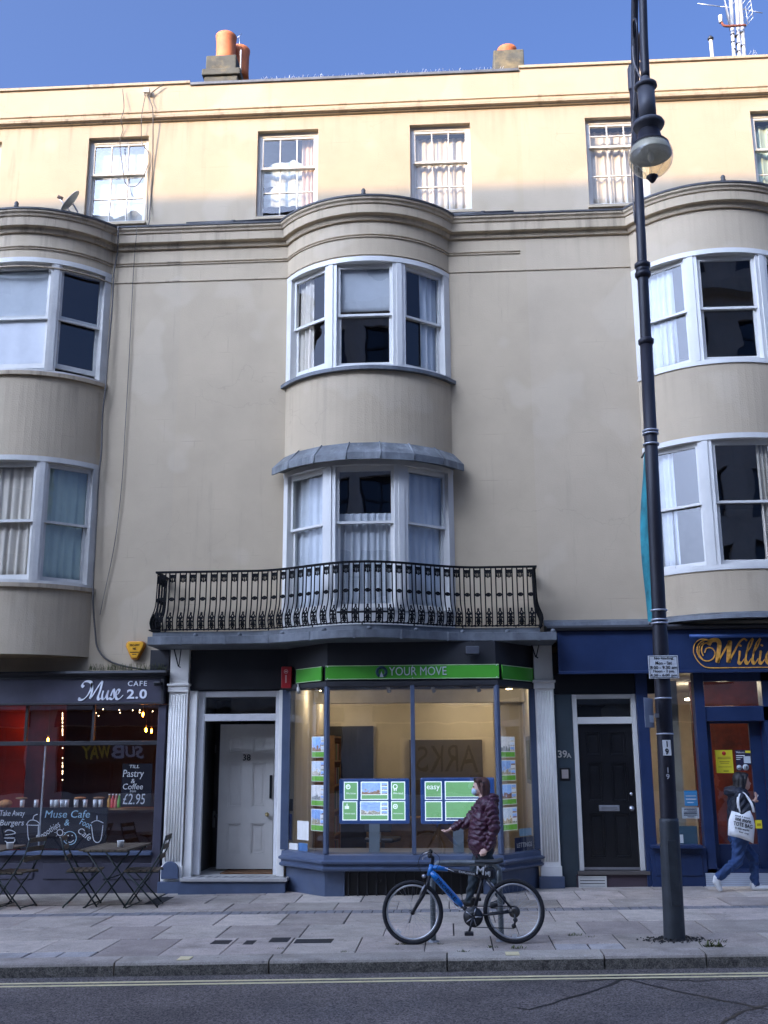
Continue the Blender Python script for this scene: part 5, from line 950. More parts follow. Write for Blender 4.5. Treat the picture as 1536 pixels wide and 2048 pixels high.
poster(1511,1640,1524,1657, .09, PYEL, 'small yellow notice low on the betting shop door', [('b',.2,.85,.4,.7,POCH)])
poster(1369,1581,1395,1612, -.025, PBLU, 'sky blue poster in the narrow betting shop window', [('b',.1,.9,.33,.38,LW),('b',.1,.9,.52,.60,LW),('b',.2,.7,.75,.8,LW)])
poster(1364,1615,1398,1637, -.027, PGRY, 'pale WARNING notice in the narrow betting shop window', [('t',.12,.88,.08,.28,SNAVY,'WARNING'),('b',.1,.9,.38,.44,SNAVY),('b',.1,.9,.52,.58,SNAVY),('b',.1,.9,.66,.72,SNAVY),('b',.3,.7,.82,.87,SNAVY)])
poster(1355,1652,1395,1690, -.02, mat('teal_poster', (.03,.09,.13), .5), 'dark teal poster at the foot of the narrow betting shop window', [('b',.05,.28,.45,.9,LW)])
# ------------------------------------------------------------------ left shopfront: cafe
mb = MB(); mb.box(-9.5, -4.06, -.14, -.001, 2.52, 2.895); cf = mb.build('fascia_box', PURP, HL); fz0, fz1 = 2.52, 2.895
for (a, b, c, d) in ((-9.5,-4.06,2.505,2.54),(-9.5,-4.06,2.875,2.91),(-4.10,-4.06,2.5405,2.8745)): MB().box(a, b, -.165, -.1401, c, d).build('fascia_moulding', CHAR, cf, bevel=.005)
mb = MB(); mb.sweep([(-9.5,0),(-4.03,0)], [(0,2.911),(.18,2.911),(.24,2.95),(.22,2.985),(0,3.0)]); mb.build('shop_cornice', CHAR, HL)
cs = thing('shop_sign', 'white cafe lettering on the dark plum fascia', 'sign', (-4.8, -.145, 2.6)); ym = -.145
MW = mat('white_sign_letters', (.80,.82,.85), .4)
o2 = at(158, 1400, ym); k2 = (at(240,1400,ym).x-o2.x)/82.
def FM(x, y, d): return (o2.x+x*k2, ym-.001-d, o2.z+y*k2)
Mu = [[(8,25),(5,29),(9,35),(18,36),(24,31),(22,20),(16,8),(8,1),(1,1),(1,5)],[(24,33),(25,18),(23,3),(33,19),(44,36),(42,20),(38,6),(40,1),(45,4)],[(48,18),(46,7),(48,1),(53,5),(58,18),(56,6),(58,1),(62,5)],[(63,7),(68,20),(70,13),(70,5),(66,1),(61,3)],[(72,7),(78,12),(80,18),(76,19),(73,11),(75,2),(81,2),(88,9)]]
for j, g in enumerate(Mu): strokes([g], (5.2 if j < 2 else 4.2), FM, pen=.75, n=7).build('letter', MW, cs)
text('CAFE', 'lettering', MW, cs, (X(275,1367,ym), ym-.004, Z(275,1367,ym)), width=X(294,1367,ym)-X(256,1367,ym), height=.072, bold=.01, spacing=1.25); text('2.0', 'lettering', MW, cs, (X(274,1388,ym), ym-.004, Z(274,1388,ym)), width=X(294,1388,ym)-X(254,1388,ym), height=.135, bold=.025, spacing=1.1)
q = at(318, 1368, -.2); t = thing('security_camera', 'small black camera on the end of the cafe fascia', 'camera', q); MB().box(q.x-.07, q.x+.03, -.24, -.18, q.z-.03, q.z+.03).build('body', BLACKD, t, bevel=.01); MB().box(q.x+.0, q.x+.03, -.18, -.166, q.z-.02, q.z+.04).build('mount', BLACKD, t)
# posts, transom, glazing
YG = -.05; zc0 = Z(200,1702,YG); ztr = Z(100,1487,YG); ztop_ = 2.519
mb = MB(); mb.box(X(313,1550,YG), -4.03, -.11, .05, gz(-4)-.03, 2.50); mb.build('shop_post', PURP, HL, bevel=.006)
xg1 = X(313,1550,YG); xg0 = -9.2
mb = MB(); mb.box(xg0, xg1, -.08, -.02, ztr-.03, ztr+.03); cw = mb.build('shop_window', CHAR, HL, bevel=.005)
for u in (53, 187): x = X(u,1450,YG); MB().box(x-.018, x+.018, -.075, -.025, ztr+.03, ztop_).build('mullion', CHAR, cw)
xs = [xg0, X(53,1450,YG), X(187,1450,YG), xg1]
for a, b in zip(xs, xs[1:]): pane(cw, (a,YG), (b,YG), ztr+.03, ztop_)
xs = [xg0, X(84,1600,YG), xg1]
for a, b in zip(xs, xs[1:]): pane(cw, (a,YG), (b,YG), zc0, ztr-.03)
MB().box(xs[1]-.01, xs[1]+.01, -.065, -.035, zc0, ztr-.03).build('mullion', GALV, cw)
mb = MB(); mb.box(xg0, xg1, -.16, .1, zc0-.05, zc0); mb.build('shop_sill', NAVYG, HL, bevel=.006); mb = MB(); mb.box(xg0, xg1, -.06, .05, gz(-6)-.05, zc0-.05); mb.build('stall_riser', PURP, HL)
for j in range(6): x = xg0+.15+j*.84; MB().box(x, x+.70, -.075, -.0601, .12, zc0-.16).build('riser_panel', PURP, HL, bevel=.006)
MB().box(-9.5, xg0, -.1, .05, gz(-9)-.05, 2.52).build('shop_post', PURP, HL)
MB().box(-9.5, -4.03, .0, .1, 2.5195, 2.93).build('fascia_back', CHAR, HL)
# inside
MB().box(-9.4, -4.22, 3.4, 3.5, 0, 2.9).build('shop_wall', mat('cafe_wall', (.09,.075,.07), .8), HL); MB().box(-9.4, -4.22, .12, 3.4, -.02, .06).build('shop_floor', FLOORB, HL); MB().box(-9.4, -4.22, .12, 3.4, 2.86, 2.9).build('shop_ceiling', CHAR, HL)
RDW = mat('red_drape', (.22,.018,.010), .85, var=.35, scale=2); MB().box(-9.3, X(55,1450,1.2), 1.2, 1.26, .06, 2.85).build('red_panel', RDW, HL); MB().box(X(58,1450,1.6), X(130,1450,1.6), 1.6, 1.66, .06, 2.85).build('dark_red_panel', mat('maroon_panel', (.085,.012,.02), .8, var=.6, scale=4), HL)
BULB = mat('glowing_filament', (1,.5,.15), .5, emit=(1,.34,.06), estr=40.); AMB = glass('amber_bulb_glass', 1.45, (.95,.62,.25))
for j, (u, v) in enumerate(((54,1455),(96,1480),(286,1429),(292,1460),(303,1462))):
    Y = (.9, .7, .5, .8, 1.1)[j]; q = at(u, v, Y); t = thing('pendant_bulb', 'glowing amber pendant bulb hanging in the cafe window', 'lamp', q, group='amber bulbs in the cafe'); MB().tube([(q.x,Y,q.z+.06),(q.x,Y,2.86)], .004, 5).build('flex', BLACKD, t); MB().lathe([(.014,.03),(.016,.075)], q, 10).build('cap', BRASS, t); MB().ball(q, (.014,.014,.032), 10).build('filament', BULB, t); MB().ball(q, (.036,.036,.046), 12).build('bulb', AMB, t)
    l = bpy.data.lights.new('lamp', 'POINT'); l.energy = .35; l.color = (1,.42,.14); l.shadow_soft_size = .03; o = bpy.data.objects.new('lamp', l); COL.objects.link(o); o.parent = t; o.location = (0, -.06, -.06)
mb = MB()
for j in range(40):
    u = 125+random.choice((0,0,60+random.uniform(0,130))); v = random.uniform(1425,1560) if u < 130 else random.uniform(1418,1432); q = at(u, v, .4); mb.ball(q, .006, 5)
o = mb.build('fairy_lights', mat('fairy_glow', (1,.8,.5), .5, emit=(1,.72,.4), estr=6.)); tag(o, 'string of tiny white fairy lights inside the cafe window', 'fairy lights', kind='stuff')
# chalkboards in the window
CHB = mat('chalkboard', (.008,.007,.014), .9, var=.3, scale=6, dirt=.4, dirtcol=(.02,.018,.03)); CHALK = mat('chalk', (.85,.86,.88), .9, var=.3, scale=60); CHALKB = mat('blue_chalk', (.45,.68,.80), .9)
def chalk_fr(Y): return lambda u, v, d: (lambda p: (p.x, Y-.002-d, p.z))(at(u, v, Y))
yb = .06
t = thing('chalkboard', 'wide chalkboard of smoothie and burger drawings low in the cafe window', 'chalkboard', (-5.6, yb, zc0)); mb = MB(); pbox(mb, -120, 1615, 213, 1697, yb, yb+.02); mb.build('board', CHB, t)
cfr = chalk_fr(yb)
def ctext(w_, u, v, wpx, m=CHALK, t=t, h=None, sh=.15, rot=0., yy=None):
    Y = yb if yy is None else yy; p = at(u, v, Y); kx = at(u+1, v, Y).x-p.x; text(w_, 'lettering', m, t, (p.x, Y-.003, p.z), width=wpx*kx, height=(h*kx if h else None), shear=sh, extrude=.001, rot=rot)
ctext('Take Away', 25, 1628, 50, h=14); ctext('Burgers', 24, 1647, 48, h=14); ctext('Muse Cafe', 135, 1628, 90, CHALKB, h=14); ctext('&', 134, 1645, 10, CHALKB); ctext('Smoothies', 96, 1662, 52, h=12, rot=.6); ctext('Foot', 172, 1647, 24, CHALKB, h=12, rot=-.4); ctext('Cafe', 170, 1668, 30, h=12, rot=-.6)
W1 = 1.6
sk = [[(55,1650),(58,1680),(74,1680),(77,1650)],[(53,1650),(58,1642),(66,1640),(75,1643),(78,1650),(53,1650)],[(66,1640),(68,1632),(76,1628)],[(183,1650),(188,1681),(201,1681),(206,1650)],[(182,1646),(194,1641),(207,1646)],[(194,1641),(194,1631)],[(10,1664),(16,1660),(26,1662),(30,1667),(10,1670)],[(8,1676),(30,1676)],[(10,1682),(18,1686),(28,1684),(30,1678)]]
for g in sk: strokes([g], W1, cfr, thick=.001, n=4).build('chalk_line', CHALK, t)
for cx, cy, r in ((140,1676,13),(120,1665,6)): strokes([[(cx+r*math.cos(a*.6283), cy+r*math.sin(a*.6283)) for a in range(11)]], W1, cfr, thick=.001).build('chalk_line', CHALKB if r > 10 else CHALK, t)
for a in range(8): strokes([[(120+8*math.cos(a*.785), 1665+8*math.sin(a*.785)), (120+11*math.cos(a*.785), 1665+11*math.sin(a*.785))]], W1, cfr, thick=.001, n=1).build('chalk_line', CHALK, t)
strokes([[(132,1680),(140,1685),(148,1680)]], W1, cfr, thick=.001).build('chalk_line', CHALK, t); strokes([[(136,1670),(137,1672)],[(144,1670),(145,1672)]], W1*1.5, cfr, thick=.001).build('chalk_line', CHALK, t)
yp = .04; t2 = thing('chalkboard', 'upright chalkboard offering pastry and coffee for 2.95 in the cafe window', 'chalkboard', (X(273,1570,yp), yp, Z(273,1612,yp))); mb = MB(); pbox(mb, 243, 1527, 303, 1612, yp, yp+.02); mb.build('board', CHB, t2)
for w_, u, v, wp, h in (('TILL','269',1533,20,6),('Pastry',267,1549,42,18),('&',266,1562,8,8),('Coffee',266,1573,40,11),('from',266,1582,12,5),('£2.95',268,1598,44,20)): ctext(w_, float(u), v, wp, t=t2, h=h, sh=.1, yy=yp)
# shelf with jars, cups and food
zsf = Z(150,1616,.12); MB().box(-9.2, xg1, .09, .36, zsf-.03, zsf).build('counter_shelf', OAK, HL)
JAR = mat('steel_tumbler', (.72,.74,.76), .4, .2); CERAM = mat('white_ceramic', (.75,.75,.73), .3); BREAD = mat('bread', (.50,.22,.07), .7, var=.3, scale=25)
for j, u in enumerate((43,71,103,112,123,132,151,169,189,200)):
    q = at(u, 1612, .12); r = .034; mm = JAR if j % 3 else CERAM; t_ = thing('tumbler', 'steel tumbler on the cafe window shelf' if j % 3 else 'white ceramic cup on the cafe window shelf', 'cup', (q.x, .14, zsf), group='steel tumblers on the shelf' if j % 3 else 'white cups on the shelf')
    MB().lathe([(r*.85,0),(r,.11),(r*.9,.11),(r*.8,.01)], (q.x,.14,zsf+.001), 12).build('cup', mm, t_); MB().tube([(q.x+r*math.cos(a*.785), .14+r*math.sin(a*.785), zsf+.112) for a in range(8)], .003, 4, closed=True).build('rim', mm, t_)
for j, (u, m, lab) in enumerate(((12, BREAD, 'round loaf on the cafe window shelf by the burger lettering'),(160, BREAD, 'flat pastry on a wooden board over the tumblers'),(43, OAK, 'wooden board across the tumblers by the loaf'),(198, OAK, 'wooden board by the bottled drinks'))):
    q = at(u, 1600, .2); mb = MB(); mb.ball((q.x, .2, zsf+(.06 if j == 0 else .135)), (.10 if j == 0 else .09, .07, .06 if j == 0 else .018), 12); tag(mb.build('loaf' if m is BREAD else 'serving_board', m), lab, 'bread' if m is BREAD else 'board')
for j, (u, c) in enumerate(((218,(.6,.3,.05)),(225,(.7,.08,.08)),(232,(.7,.2,.15)),(238,(.15,.4,.06)))):
    q = at(u, 1612, .18); t_ = thing('drink_bottle', ['orange','red','pink','green'][j]+' bottled drink at the end of the cafe shelf', 'bottle', (q.x, .18, zsf)); MB().lathe([(.028,0),(.03,.01),(.03,.10),(.014,.14),(.014,.17)], (q.x,.18,zsf+.001), 12).build('bottle', mat('juice_%d' % j, c, .3), t_); MB().lathe([(.016,.171),(.016,.19)], (q.x,.18,zsf+.001), 10).build('cap', CERAM, t_)
# ------------------------------------------------------------------ street lamp with its plates, clamps and banner
LPX, LPY = 2.13, -4.23; LEAN = .0185
POLE = mat('lamp_black_paint', (.010,.009,.016), .45, var=.3, scale=6, bump=.08, bscale=50, dirt=.3, dirtcol=(.05,.048,.05)); POLEB = mat('lamp_base_paint', (.028,.033,.038), .5, var=.25, scale=10, bump=.25, bscale=60, dirt=.5, dirtcol=(.11,.12,.12)); LGREY = mat('lantern_grey', (.075,.075,.085), .45, var=.2)
def lx(z): return LPX+LEAN*z
def zl(v, u=1310): return Z(u, v, LPY)
lamp = thing('street_lamp', 'tall black cast-iron street lamp with a swan-neck arm and glass globe lantern', 'street lamp', (LPX, LPY, gz(LPX)))
def pole_seg(name, prof, m, n=20):                            # leaning turned section
    mb = MB(); vs = []
    for r, z in prof:
        for k in range(n): a = 2*math.pi*k/n; vs.append((lx(z)+r*math.cos(a), LPY+r*math.sin(a), z))
    mb.add(vs, [(i*n+k, i*n+(k+1) % n, (i+1)*n+(k+1) % n, (i+1)*n+k) for i in range(len(prof)-1) for k in range(n)]+[tuple(range((len(prof)-1)*n, len(prof)*n))], True); return mb.build(name, m, lamp)
zb = zl(1638,1345); pole_seg('base', [(.104,gz(LPX)-.05),(.101,.2),(.098,.6),(.095,zb-.03),(.092,zb),(.078,zb+.012)], POLEB)
MB().box(lx(.9)-.045, lx(.9)+.045, LPY-.101, LPY-.09, .35, .95).build('access_door', POLEB, lamp, bevel=.004)
zc1, zc2 = zl(683,1292), zl(540,1285)
pole_seg('lower_shaft', [(.083,zb),(.081,zl(1400)),(.078,zl(1270)),(.072,zl(1255)),(.071,zl(1040)),(.068,zc1)], POLE); pole_seg('upper_shaft', [(.060,zc1),(.058,zc2),(.054,zc2+.05),(.052,9.62),(.0,9.64)], POLE)
for z, r in ((zc1,.086),(zl(548),.088),(zl(530),.088),(zl(539),.074)): pole_seg('collar', [(.05,z-.05),(r*.8,z-.045),(r,z-.02),(r,z+.015),(r*.8,z+.03),(.05,z+.045)] if r > .08 else [(.05,z-.08),(r,z-.07),(r,z+.07),(.05,z+.08)], POLE)
WBAND = mat('white_band', (.55,.55,.58), .4, .5)
for v in (862, 868, 889, 1221, 1240, 1247, 1397, 1468): z = zl(v); pole_seg('clamp_band', [(.06,z-.008),(.0865,z-.008),(.0865,z+.008),(.06,z+.008)], WBAND)
YL = -5.5; XL_ = lambda z: X(1298, 262, YL)+.012*(z-7.9)
gx = X(1298, 300, YL); zgl = Z(1298, 310, YL)
pole_seg('pole_cap', [(.062,9.3),(.066,9.32),(.066,9.58),(.05,9.62)], LGREY)
arm = [(lx(9.0), LPY-.06, 9.0),(lx(9.3), LPY-.09, 9.35),(lx(9.6), LPY-.2, 9.85),(lx(9.6), LPY-.42, 10.35),(lx(9.6)-.01, LPY-.75, 10.55),(gx+.06, -5.25, 10.4),(gx+.055, -5.42, 10.05),(gx+.05, YL, 9.6),(gx+.03, YL, 9.0),(gx+.02, YL, 8.55)]
MB().tube(smooth_line(arm, 5), .042, 12).build('swan_neck', POLE, lamp)
sc = [(lx(8.2), LPY-.06, 8.2),(lx(8.5), LPY-.2, 8.6),(lx(8.8), LPY-.5, 9.1),(gx+.08, -5.1, 9.35),(gx+.07, -5.3, 9.2),(gx+.07, -5.3, 8.95),(gx+.07, -5.12, 8.9),(gx+.08, -5.05, 9.05)]
MB().tube(smooth_line(sc, 5), .014, 8).build('scroll_brace', POLE, lamp); MB().tube(smooth_line([(lx(8.9), LPY-.06, 8.9),(lx(9), LPY-.35, 9.35),(lx(9)-.03, LPY-.55, 9.75),(lx(9)-.02, LPY-.35, 9.95),(lx(9), LPY-.2, 9.8)], 5), .012, 8).build('scroll_brace', POLE, lamp)
MB().tube(smooth_line([(gx+.0, YL+.03, 8.5),(gx-.03, YL+.25, 8.9),(gx+.02, -5.0, 9.3),(lx(9)-.05, -4.6, 9.2),(lx(8)-.06, LPY, 8.4),(lx(7)-.05, LPY, 7.6)], 5), .009, 6).build('feed_cable', mat('grey_cable', (.22,.20,.19), .6), lamp)
def L_(prof, n, m, nn=28): return MB().lathe([(r, z) for r, z in prof], (gx+.012, YL, 0), nn).build(n, m, lamp)
zt = Z(1290, 165, YL)
L_([(.04,zt+.06),(.052,zt+.04),(.052,zt),(.06,zt-.01),(.112,zt-.03),(.116,zt-.055),(.10,zt-.07)], 'lantern_collar', LGREY); zf = Z(1298, 250, YL)
L_([(.086,zt-.07),(.086,zf+.04)], 'lantern_barrel', LGREY); L_([(.09,zf+.04),(.15,zf+.025),(.162,zf),(.15,zf-.03),(.10,zf-.045),(.098,zf-.07)], 'lantern_flange', LGREY)
zg0 = Z(1298, 314, YL); RG = .222
sph = lambda a, r=RG: (r*math.sin(math.radians(a)), zg0+r*.98*math.cos(math.radians(a)))
L_([(.098,zf-.07),(.11,zf-.085)]+[sph(a, RG+.006) for a in (34,42,50,57)]+[sph(57, RG-.004)], 'lantern_dome', POLE)
L_([sph(a) for a in range(56, 168, 8)], 'globe', glass('lantern_glass', 1.4, (.95,.90,.76), wav=.01, milk=.2))
L_([sph(a, RG-.012) for a in (58,66,74,82,86)]+[(.16,zg0+.06),(.10,zg0+.10),(.05,zg0+.11)], 'reflector', mat('reflector_grey', (.50,.50,.46), .45, .1, var=.25, scale=8)); zg = zg0+.13
L_([(.055,zg-.345),(.06,zg-.355),(.045,zg-.375),(.03,zg-.40),(.012,zg-.42),(.0,zg-.425)], 'finial', POLE); MB().ball((gx+.012, YL, zg-.13), (.035,.035,.06), 10).build('bulb', CERAM, lamp)
for a in (0.4, 2.4, 4.4): MB().tube([(gx+.012+.17*math.cos(a), YL+.17*math.sin(a), zg-.13),(gx+.012+.04*math.cos(a), YL+.04*math.sin(a), zg-.345)], .003, 4).build('stay_rod', STEEL, lamp)
# plates on the post
ys = LPY-.10
sg = thing('parking_sign', 'white no loading times plate strapped to the street lamp', 'sign', (X(1327,1334,ys), ys, Z(1327,1357,ys))); mb = MB(); pbox(mb, 1297, 1311, 1357, 1357, ys-.004, ys); mb.build('plate', mat('sign_white', (.74,.76,.76), .4), sg, bevel=.006)
for w_, v, wp in (('No loading',1317,38),('Mon - Sat',1326,33),('8.00 - 9.30 am',1335,53),('Noon - 2 pm',1343,41),('4.30 - 6.00 pm',1351,53)):
    text(w_, 'lettering', BLACKD, sg, (X(1327,v,ys), ys-.006, Z(1327,v,ys)), width=X(1327+wp,v,ys)-X(1327,v,ys), height=.033, bold=.012, extrude=.001)
mb = MB(); e = .004; x0, x1, z0, z1 = X(1299,1334,ys), X(1355,1334,ys), Z(1327,1355.5,ys), Z(1327,1312.5,ys)
for b in ((x0,x1,z1-e,z1),(x0,x1,z0,z0+e),(x0,x0+e,z0+e,z1-e),(x1-e,x1,z0+e,z1-e)): mb.box(b[0], b[1], ys-.0058, ys-.0042, b[2], b[3])
mb.build('border', BLACKD, sg); MB().box(lx(2.6)-.02, lx(2.6)+.02, ys, LPY-.075, z0+.03, z1-.03).build('bracket', GALV, sg)
p, q = at(1308,1397,LPY-.05), at(1290,1455,LPY-.2); t = thing('sign_plate', 'grey back of a small sign plate strapped side-on to the street lamp', 'sign', p); fr, L = frame_of((p.x-.02, LPY-.06), (X(1290,1425,-4.48), -4.48)); MB().box(0, L+.02, 0, .006, q.z, p.z, fr).build('plate', mat('plate_back', (.34,.35,.38), .5, .4, var=.2), t, bevel=.003); MB().box(.02, L*.6, .0061, .012, q.z+.05, q.z+.12, fr).build('sticker', CERAM, t); MB().box(lx(2.2)-.10, lx(2.2)-.06, LPY-.06, LPY-.02, q.z+.1, q.z+.14).build('bracket', GALV, t)
yn = LPY-.092; t = thing('number_plate', 'white plate with the number 19 on the street lamp', 'number', (X(1334,1495,yn), yn, Z(1334,1512,yn))); mb = MB(); pbox(mb, 1326, 1480, 1342, 1511, yn, yn+.012); mb.build('plate', LW, t)
for w_, v, m, pr in (('1',1488,BLACKD,t),('9',1503,BLACKD,t)): text(w_, 'lettering', m, pr, (X(1334,v,yn), yn-.002, Z(1334,v,yn)), height=.058, bold=.02, extrude=.001)
for w_, v in (('1',1540),('9',1553)): text(w_, 'painted_number', mat('faded_white', (.42,.42,.45), .6), lamp, (X(1336,v,yn), yn+.004, Z(1336,v,yn)), height=.05, bold=.012, extrude=.0015)
BAN = mat('teal_banner', (.03,.26,.30), .6, var=.5, scale=5); 
ban = thing('street_banner', 'long narrow teal banner hanging from the street lamp, seen nearly edge-on', 'banner', (2.16, -3.85, 3.0)); zt_, zb_ = Z(1282,920,-3.75), Z(1290,1255,-3.75); vs = []; N = 14
for side in (0, .004):
    for i in range(N+1):
        t_ = i/N; z = zb_+(zt_-zb_)*t_
        for j in range(5): f = j/4; vs.append((lx(z)-.03+.035*math.sin(t_*5+f*2)*f-.05*f*(1-t_)+side, LPY+.06+(.30)*f, z+.05*f*(0 if i else 1)))
fs = []; W_ = 5; HH = (N+1)*W_
for i in range(N):
    for j in range(4): a = i*W_+j; fs += [(a, a+1, a+W_+1, a+W_), (HH+a, HH+a+W_, HH+a+W_+1, HH+a+1)]
MB().add(vs, fs, True).build('cloth', BAN, ban); 
for z in (zt_, zb_+.02): MB().tube([(lx(z)-.03, LPY+.02, z), (lx(z)-.03, LPY+.38, z)], .012, 6).build('arm', POLE, ban)
# leaf litter round the foot
mb = MB()
for i in range(260):
    a = random.uniform(0, 6.28); r = .12+abs(random.gauss(0, .10)); x, y = LPX+r*math.cos(a)*1.15, LPY-.02+r*math.sin(a)*.6; z = gz(x)+.006+random.uniform(0, .02)*(1 if r < .2 else .4); s_ = random.uniform(.008, .02); d = Vector((random.uniform(-1,1), random.uniform(-1,1), random.uniform(-.5,.5))).normalized()*s_; e = d.orthogonal().normalized()*s_*.6; c = Vector((x, y, z)); mb.add([c-d, c+e, c+d, c-e], [(0,1,2,3)])
tag(mb.build('leaf_litter', mat('dead_leaves', (.03,.027,.024), .9, var=.5, scale=30)), 'dark dead leaves gathered round the foot of the street lamp', 'leaves', kind='stuff')
# ------------------------------------------------------------------ bicycle
YB = -4.36
def B(u, v, d=0.): p = at(u, v, YB); return Vector((p.x, YB+d, p.z))
PXM = (at(900,1830,YB)-at(899,1830,YB)).length
BLUE = mat('bike_blue', (.012,.20,.60), .3, var=.06, coat=.6); BKB = mat('bike_black', (.012,.012,.016), .4, var=.2); RUB = mat('tyre_rubber', (.016,.016,.019), .75, var=.25, bump=.5, bscale=160); RIM = mat('rim_alloy', (.62,.62,.63), .35, .6, var=.1); GRIPM = mat('grip_rubber', (.02,.02,.02), .8)
bike = thing('bicycle', 'blue and black mountain bike leaning on the hoop stand', 'bicycle', (B(925,1890).x, YB, gz(0)))
fh, rh = B(825.5,1828), B(1028,1825); RW = 61.5*PXM; fh.z = gz(fh.x)+RW; rh.z = gz(rh.x)+RW
def wheel(c, lab, tagpos):
    n = 40; ring = lambda r: [(c.x+r*math.cos(2*math.pi*k/n), c.y, c.z+r*math.sin(2*math.pi*k/n)) for k in range(n)]
    w_ = MB().lathe([(.018,-.05),(.022,-.03),(.016,-.02),(.016,.02),(.022,.03),(.018,.05)], c, 12, 'y').build('wheel', BKB, bike)
    MB().tube(ring(RW-.021), .021, 8, closed=True).build('tyre', RUB, w_)
    mb = MB(); m = len(ring(1)); prof = [(-.011, RW-.040), (.011, RW-.040), (.010, RW-.058), (-.010, RW-.058)]; vs = []
    for k in range(n):
        a = 2*math.pi*k/n; vs += [(c.x+r*math.cos(a), c.y+d, c.z+r*math.sin(a)) for d, r in prof]
    mb.add(vs, [(k*4+j, k*4+(j+1) % 4, ((k+1) % n)*4+(j+1) % 4, ((k+1) % n)*4+j) for k in range(n) for j in range(4)], True); mb.build('rim', RIM, w_)
    mb = MB()
    for k in range(32):
        a = 2*math.pi*k/32; b = a+(.9 if k % 4 < 2 else -.9); d = .028 if k % 2 else -.028; mb.tube([(c.x+.02*math.cos(b), c.y+d, c.z+.02*math.sin(b)), (c.x+(RW-.056)*math.cos(a), c.y, c.z+(RW-.056)*math.sin(a))], .0011, 3, caps=False)
    sp = mb.build('spokes', STEEL, w_); sp['kind'] = 'stuff'
    a0 = tagpos; mb = MB(); r0, r1 = RW-.064, RW-.09
    vs = []
    for k in range(5): a = a0+k*.05; vs += [(c.x+r0*math.cos(a), c.y-.012, c.z+r0*math.sin(a)), (c.x+r1*math.cos(a), c.y-.012, c.z+r1*math.sin(a))]
    mb.add(vs, [(2*k, 2*k+2, 2*k+3, 2*k+1) for k in range(4)]); mb.build('reflector', CERAM, w_)
    return w_
wheel(fh, '', 3.95); wheel(rh, '', 4.6)
bb = B(946,1832); ht, hb = B(864,1729), B(858.5,1752); st_ = B(970,1737); sj = B(966,1751)
def tb(n, pts, r, m, nn=10, parent=bike): return MB().tube(pts, r, nn).build(n, m, parent)
fra = tb('frame', [bb+Vector((0,-.035,0)), bb+Vector((0,.035,0))], .026, BKB)
tb('head_tube', [ht, hb], .026, BLUE, parent=fra)
dt0, dt1 = B(862,1744), B(924,1812); tb('down_tube', [dt0, dt0.lerp(dt1,.15), dt0.lerp(dt1,.85), dt1], [.030,.036,.033,.022], BLUE, 12, fra); tb('down_tube_end', [dt1.lerp(dt0,.05), bb], .021, BKB, parent=fra)
tt0, tt1 = B(866,1734), B(966,1751); tm = tt0.lerp(tt1,.30); tb('top_tube', [tt0, tt0.lerp(tt1,.1), tm], [.024,.025,.018], BLUE, 12, fra); tb('top_tube_rear', [tm, tt1], .018, BKB, parent=fra)
tb('trim', [tt0.lerp(tt1,.24)+Vector((0,-.014,.012)), tt0.lerp(tt1,.42)+Vector((0,-.018,-.008))], .004, CERAM, 6, fra); tb('trim', smooth_line([dt1.lerp(dt0,.35)+Vector((-.035,-.012,-.03)), dt1+Vector((-.03,-.01,-.028)), dt1+Vector((.01,-.01,-.02)), dt1+Vector((.012,-.02,.012))], 4), .005, CERAM, 6, fra)
tb('seat_tube', [bb, st_], .0165, BKB, parent=fra)
for s_ in (-1, 1):
    o = Vector((0, .035*s_, 0)); tb('seat_stay', [sj+o*.4, rh+Vector((0,.05*s_,0))], .009, BKB, 8, fra); tb('chain_stay', [bb+o*.6, rh+Vector((0,.05*s_,0))], .010, BKB, 8, fra)
tb('rear_shock', [B(975,1762), B(990,1778)], .018, STEEL, parent=fra); tb('shock_bolt', [B(992,1777), B(998,1783)], .010, STEEL, parent=fra)
fk = tb('fork', [hb+Vector((0,-.06,-.01)), hb+Vector((0,.06,-.01))], .018, BKB)
for s_ in (-1, 1):
    o = Vector((0, .058*s_, 0)); kn = B(847,1788); tb('fork_leg', [hb+o+Vector((0,0,-.01)), B(852,1775)+o, kn+o, fh+o], [.015,.015,.019,.013], BKB, 10, fk)
    tb('brake_arm', [B(850,1768)+o*1.25, B(840,1788)+o*1.25], .007, STEEL, 6, fk)
MB().ball(B(848,1751,-.06), (.022,.03,.02), 10).build('front_lamp', STEEL, bike)
stem_t = B(866.5,1710); hbq = tb('handlebar', [stem_t+Vector((-.03,-.30,.015)), stem_t+Vector((-.045,-.12,.01)), stem_t+Vector((-.045,.12,.01)), stem_t+Vector((-.03,.30,.015))], .0125, BKB); tb('stem', [ht, B(866,1716), stem_t+Vector((-.045,0,.01))], [.019,.018,.02], BKB, parent=hbq)
for s_ in (-1, 1):
    g0 = stem_t+Vector((-.032,.30*s_,.015)); tb('grip', [g0, g0+Vector((.008,-.11*s_,0))], .018, GRIPM, parent=hbq); tb('brake_lever', smooth_line([g0+Vector((-.01,-.13*s_,0)), g0+Vector((-.06,-.10*s_,-.02)), g0+Vector((-.065,-.02*s_,-.03))], 4), .006, STEEL, 6, hbq)
for pts in ([(861,1703),(843,1712),(836,1728),(842,1742),(853,1748)],[(868,1704),(878,1712),(879,1724),(872,1738)],[(860,1700),(846,1705),(838,1718),(840,1735),(850,1770)]): tb('brake_cable', smooth_line([B(u, v, -.05) for u, v in pts], 5), .0028, BKB, 5, hbq)
sd = MB(); sc0 = B(975,1726); pts = [(-.155,.018,.02),(-.10,.028,.022),(-.02,.045,.024),(.05,.075,.028),(.10,.075,.03),(.125,.05,.022)]; vs = []
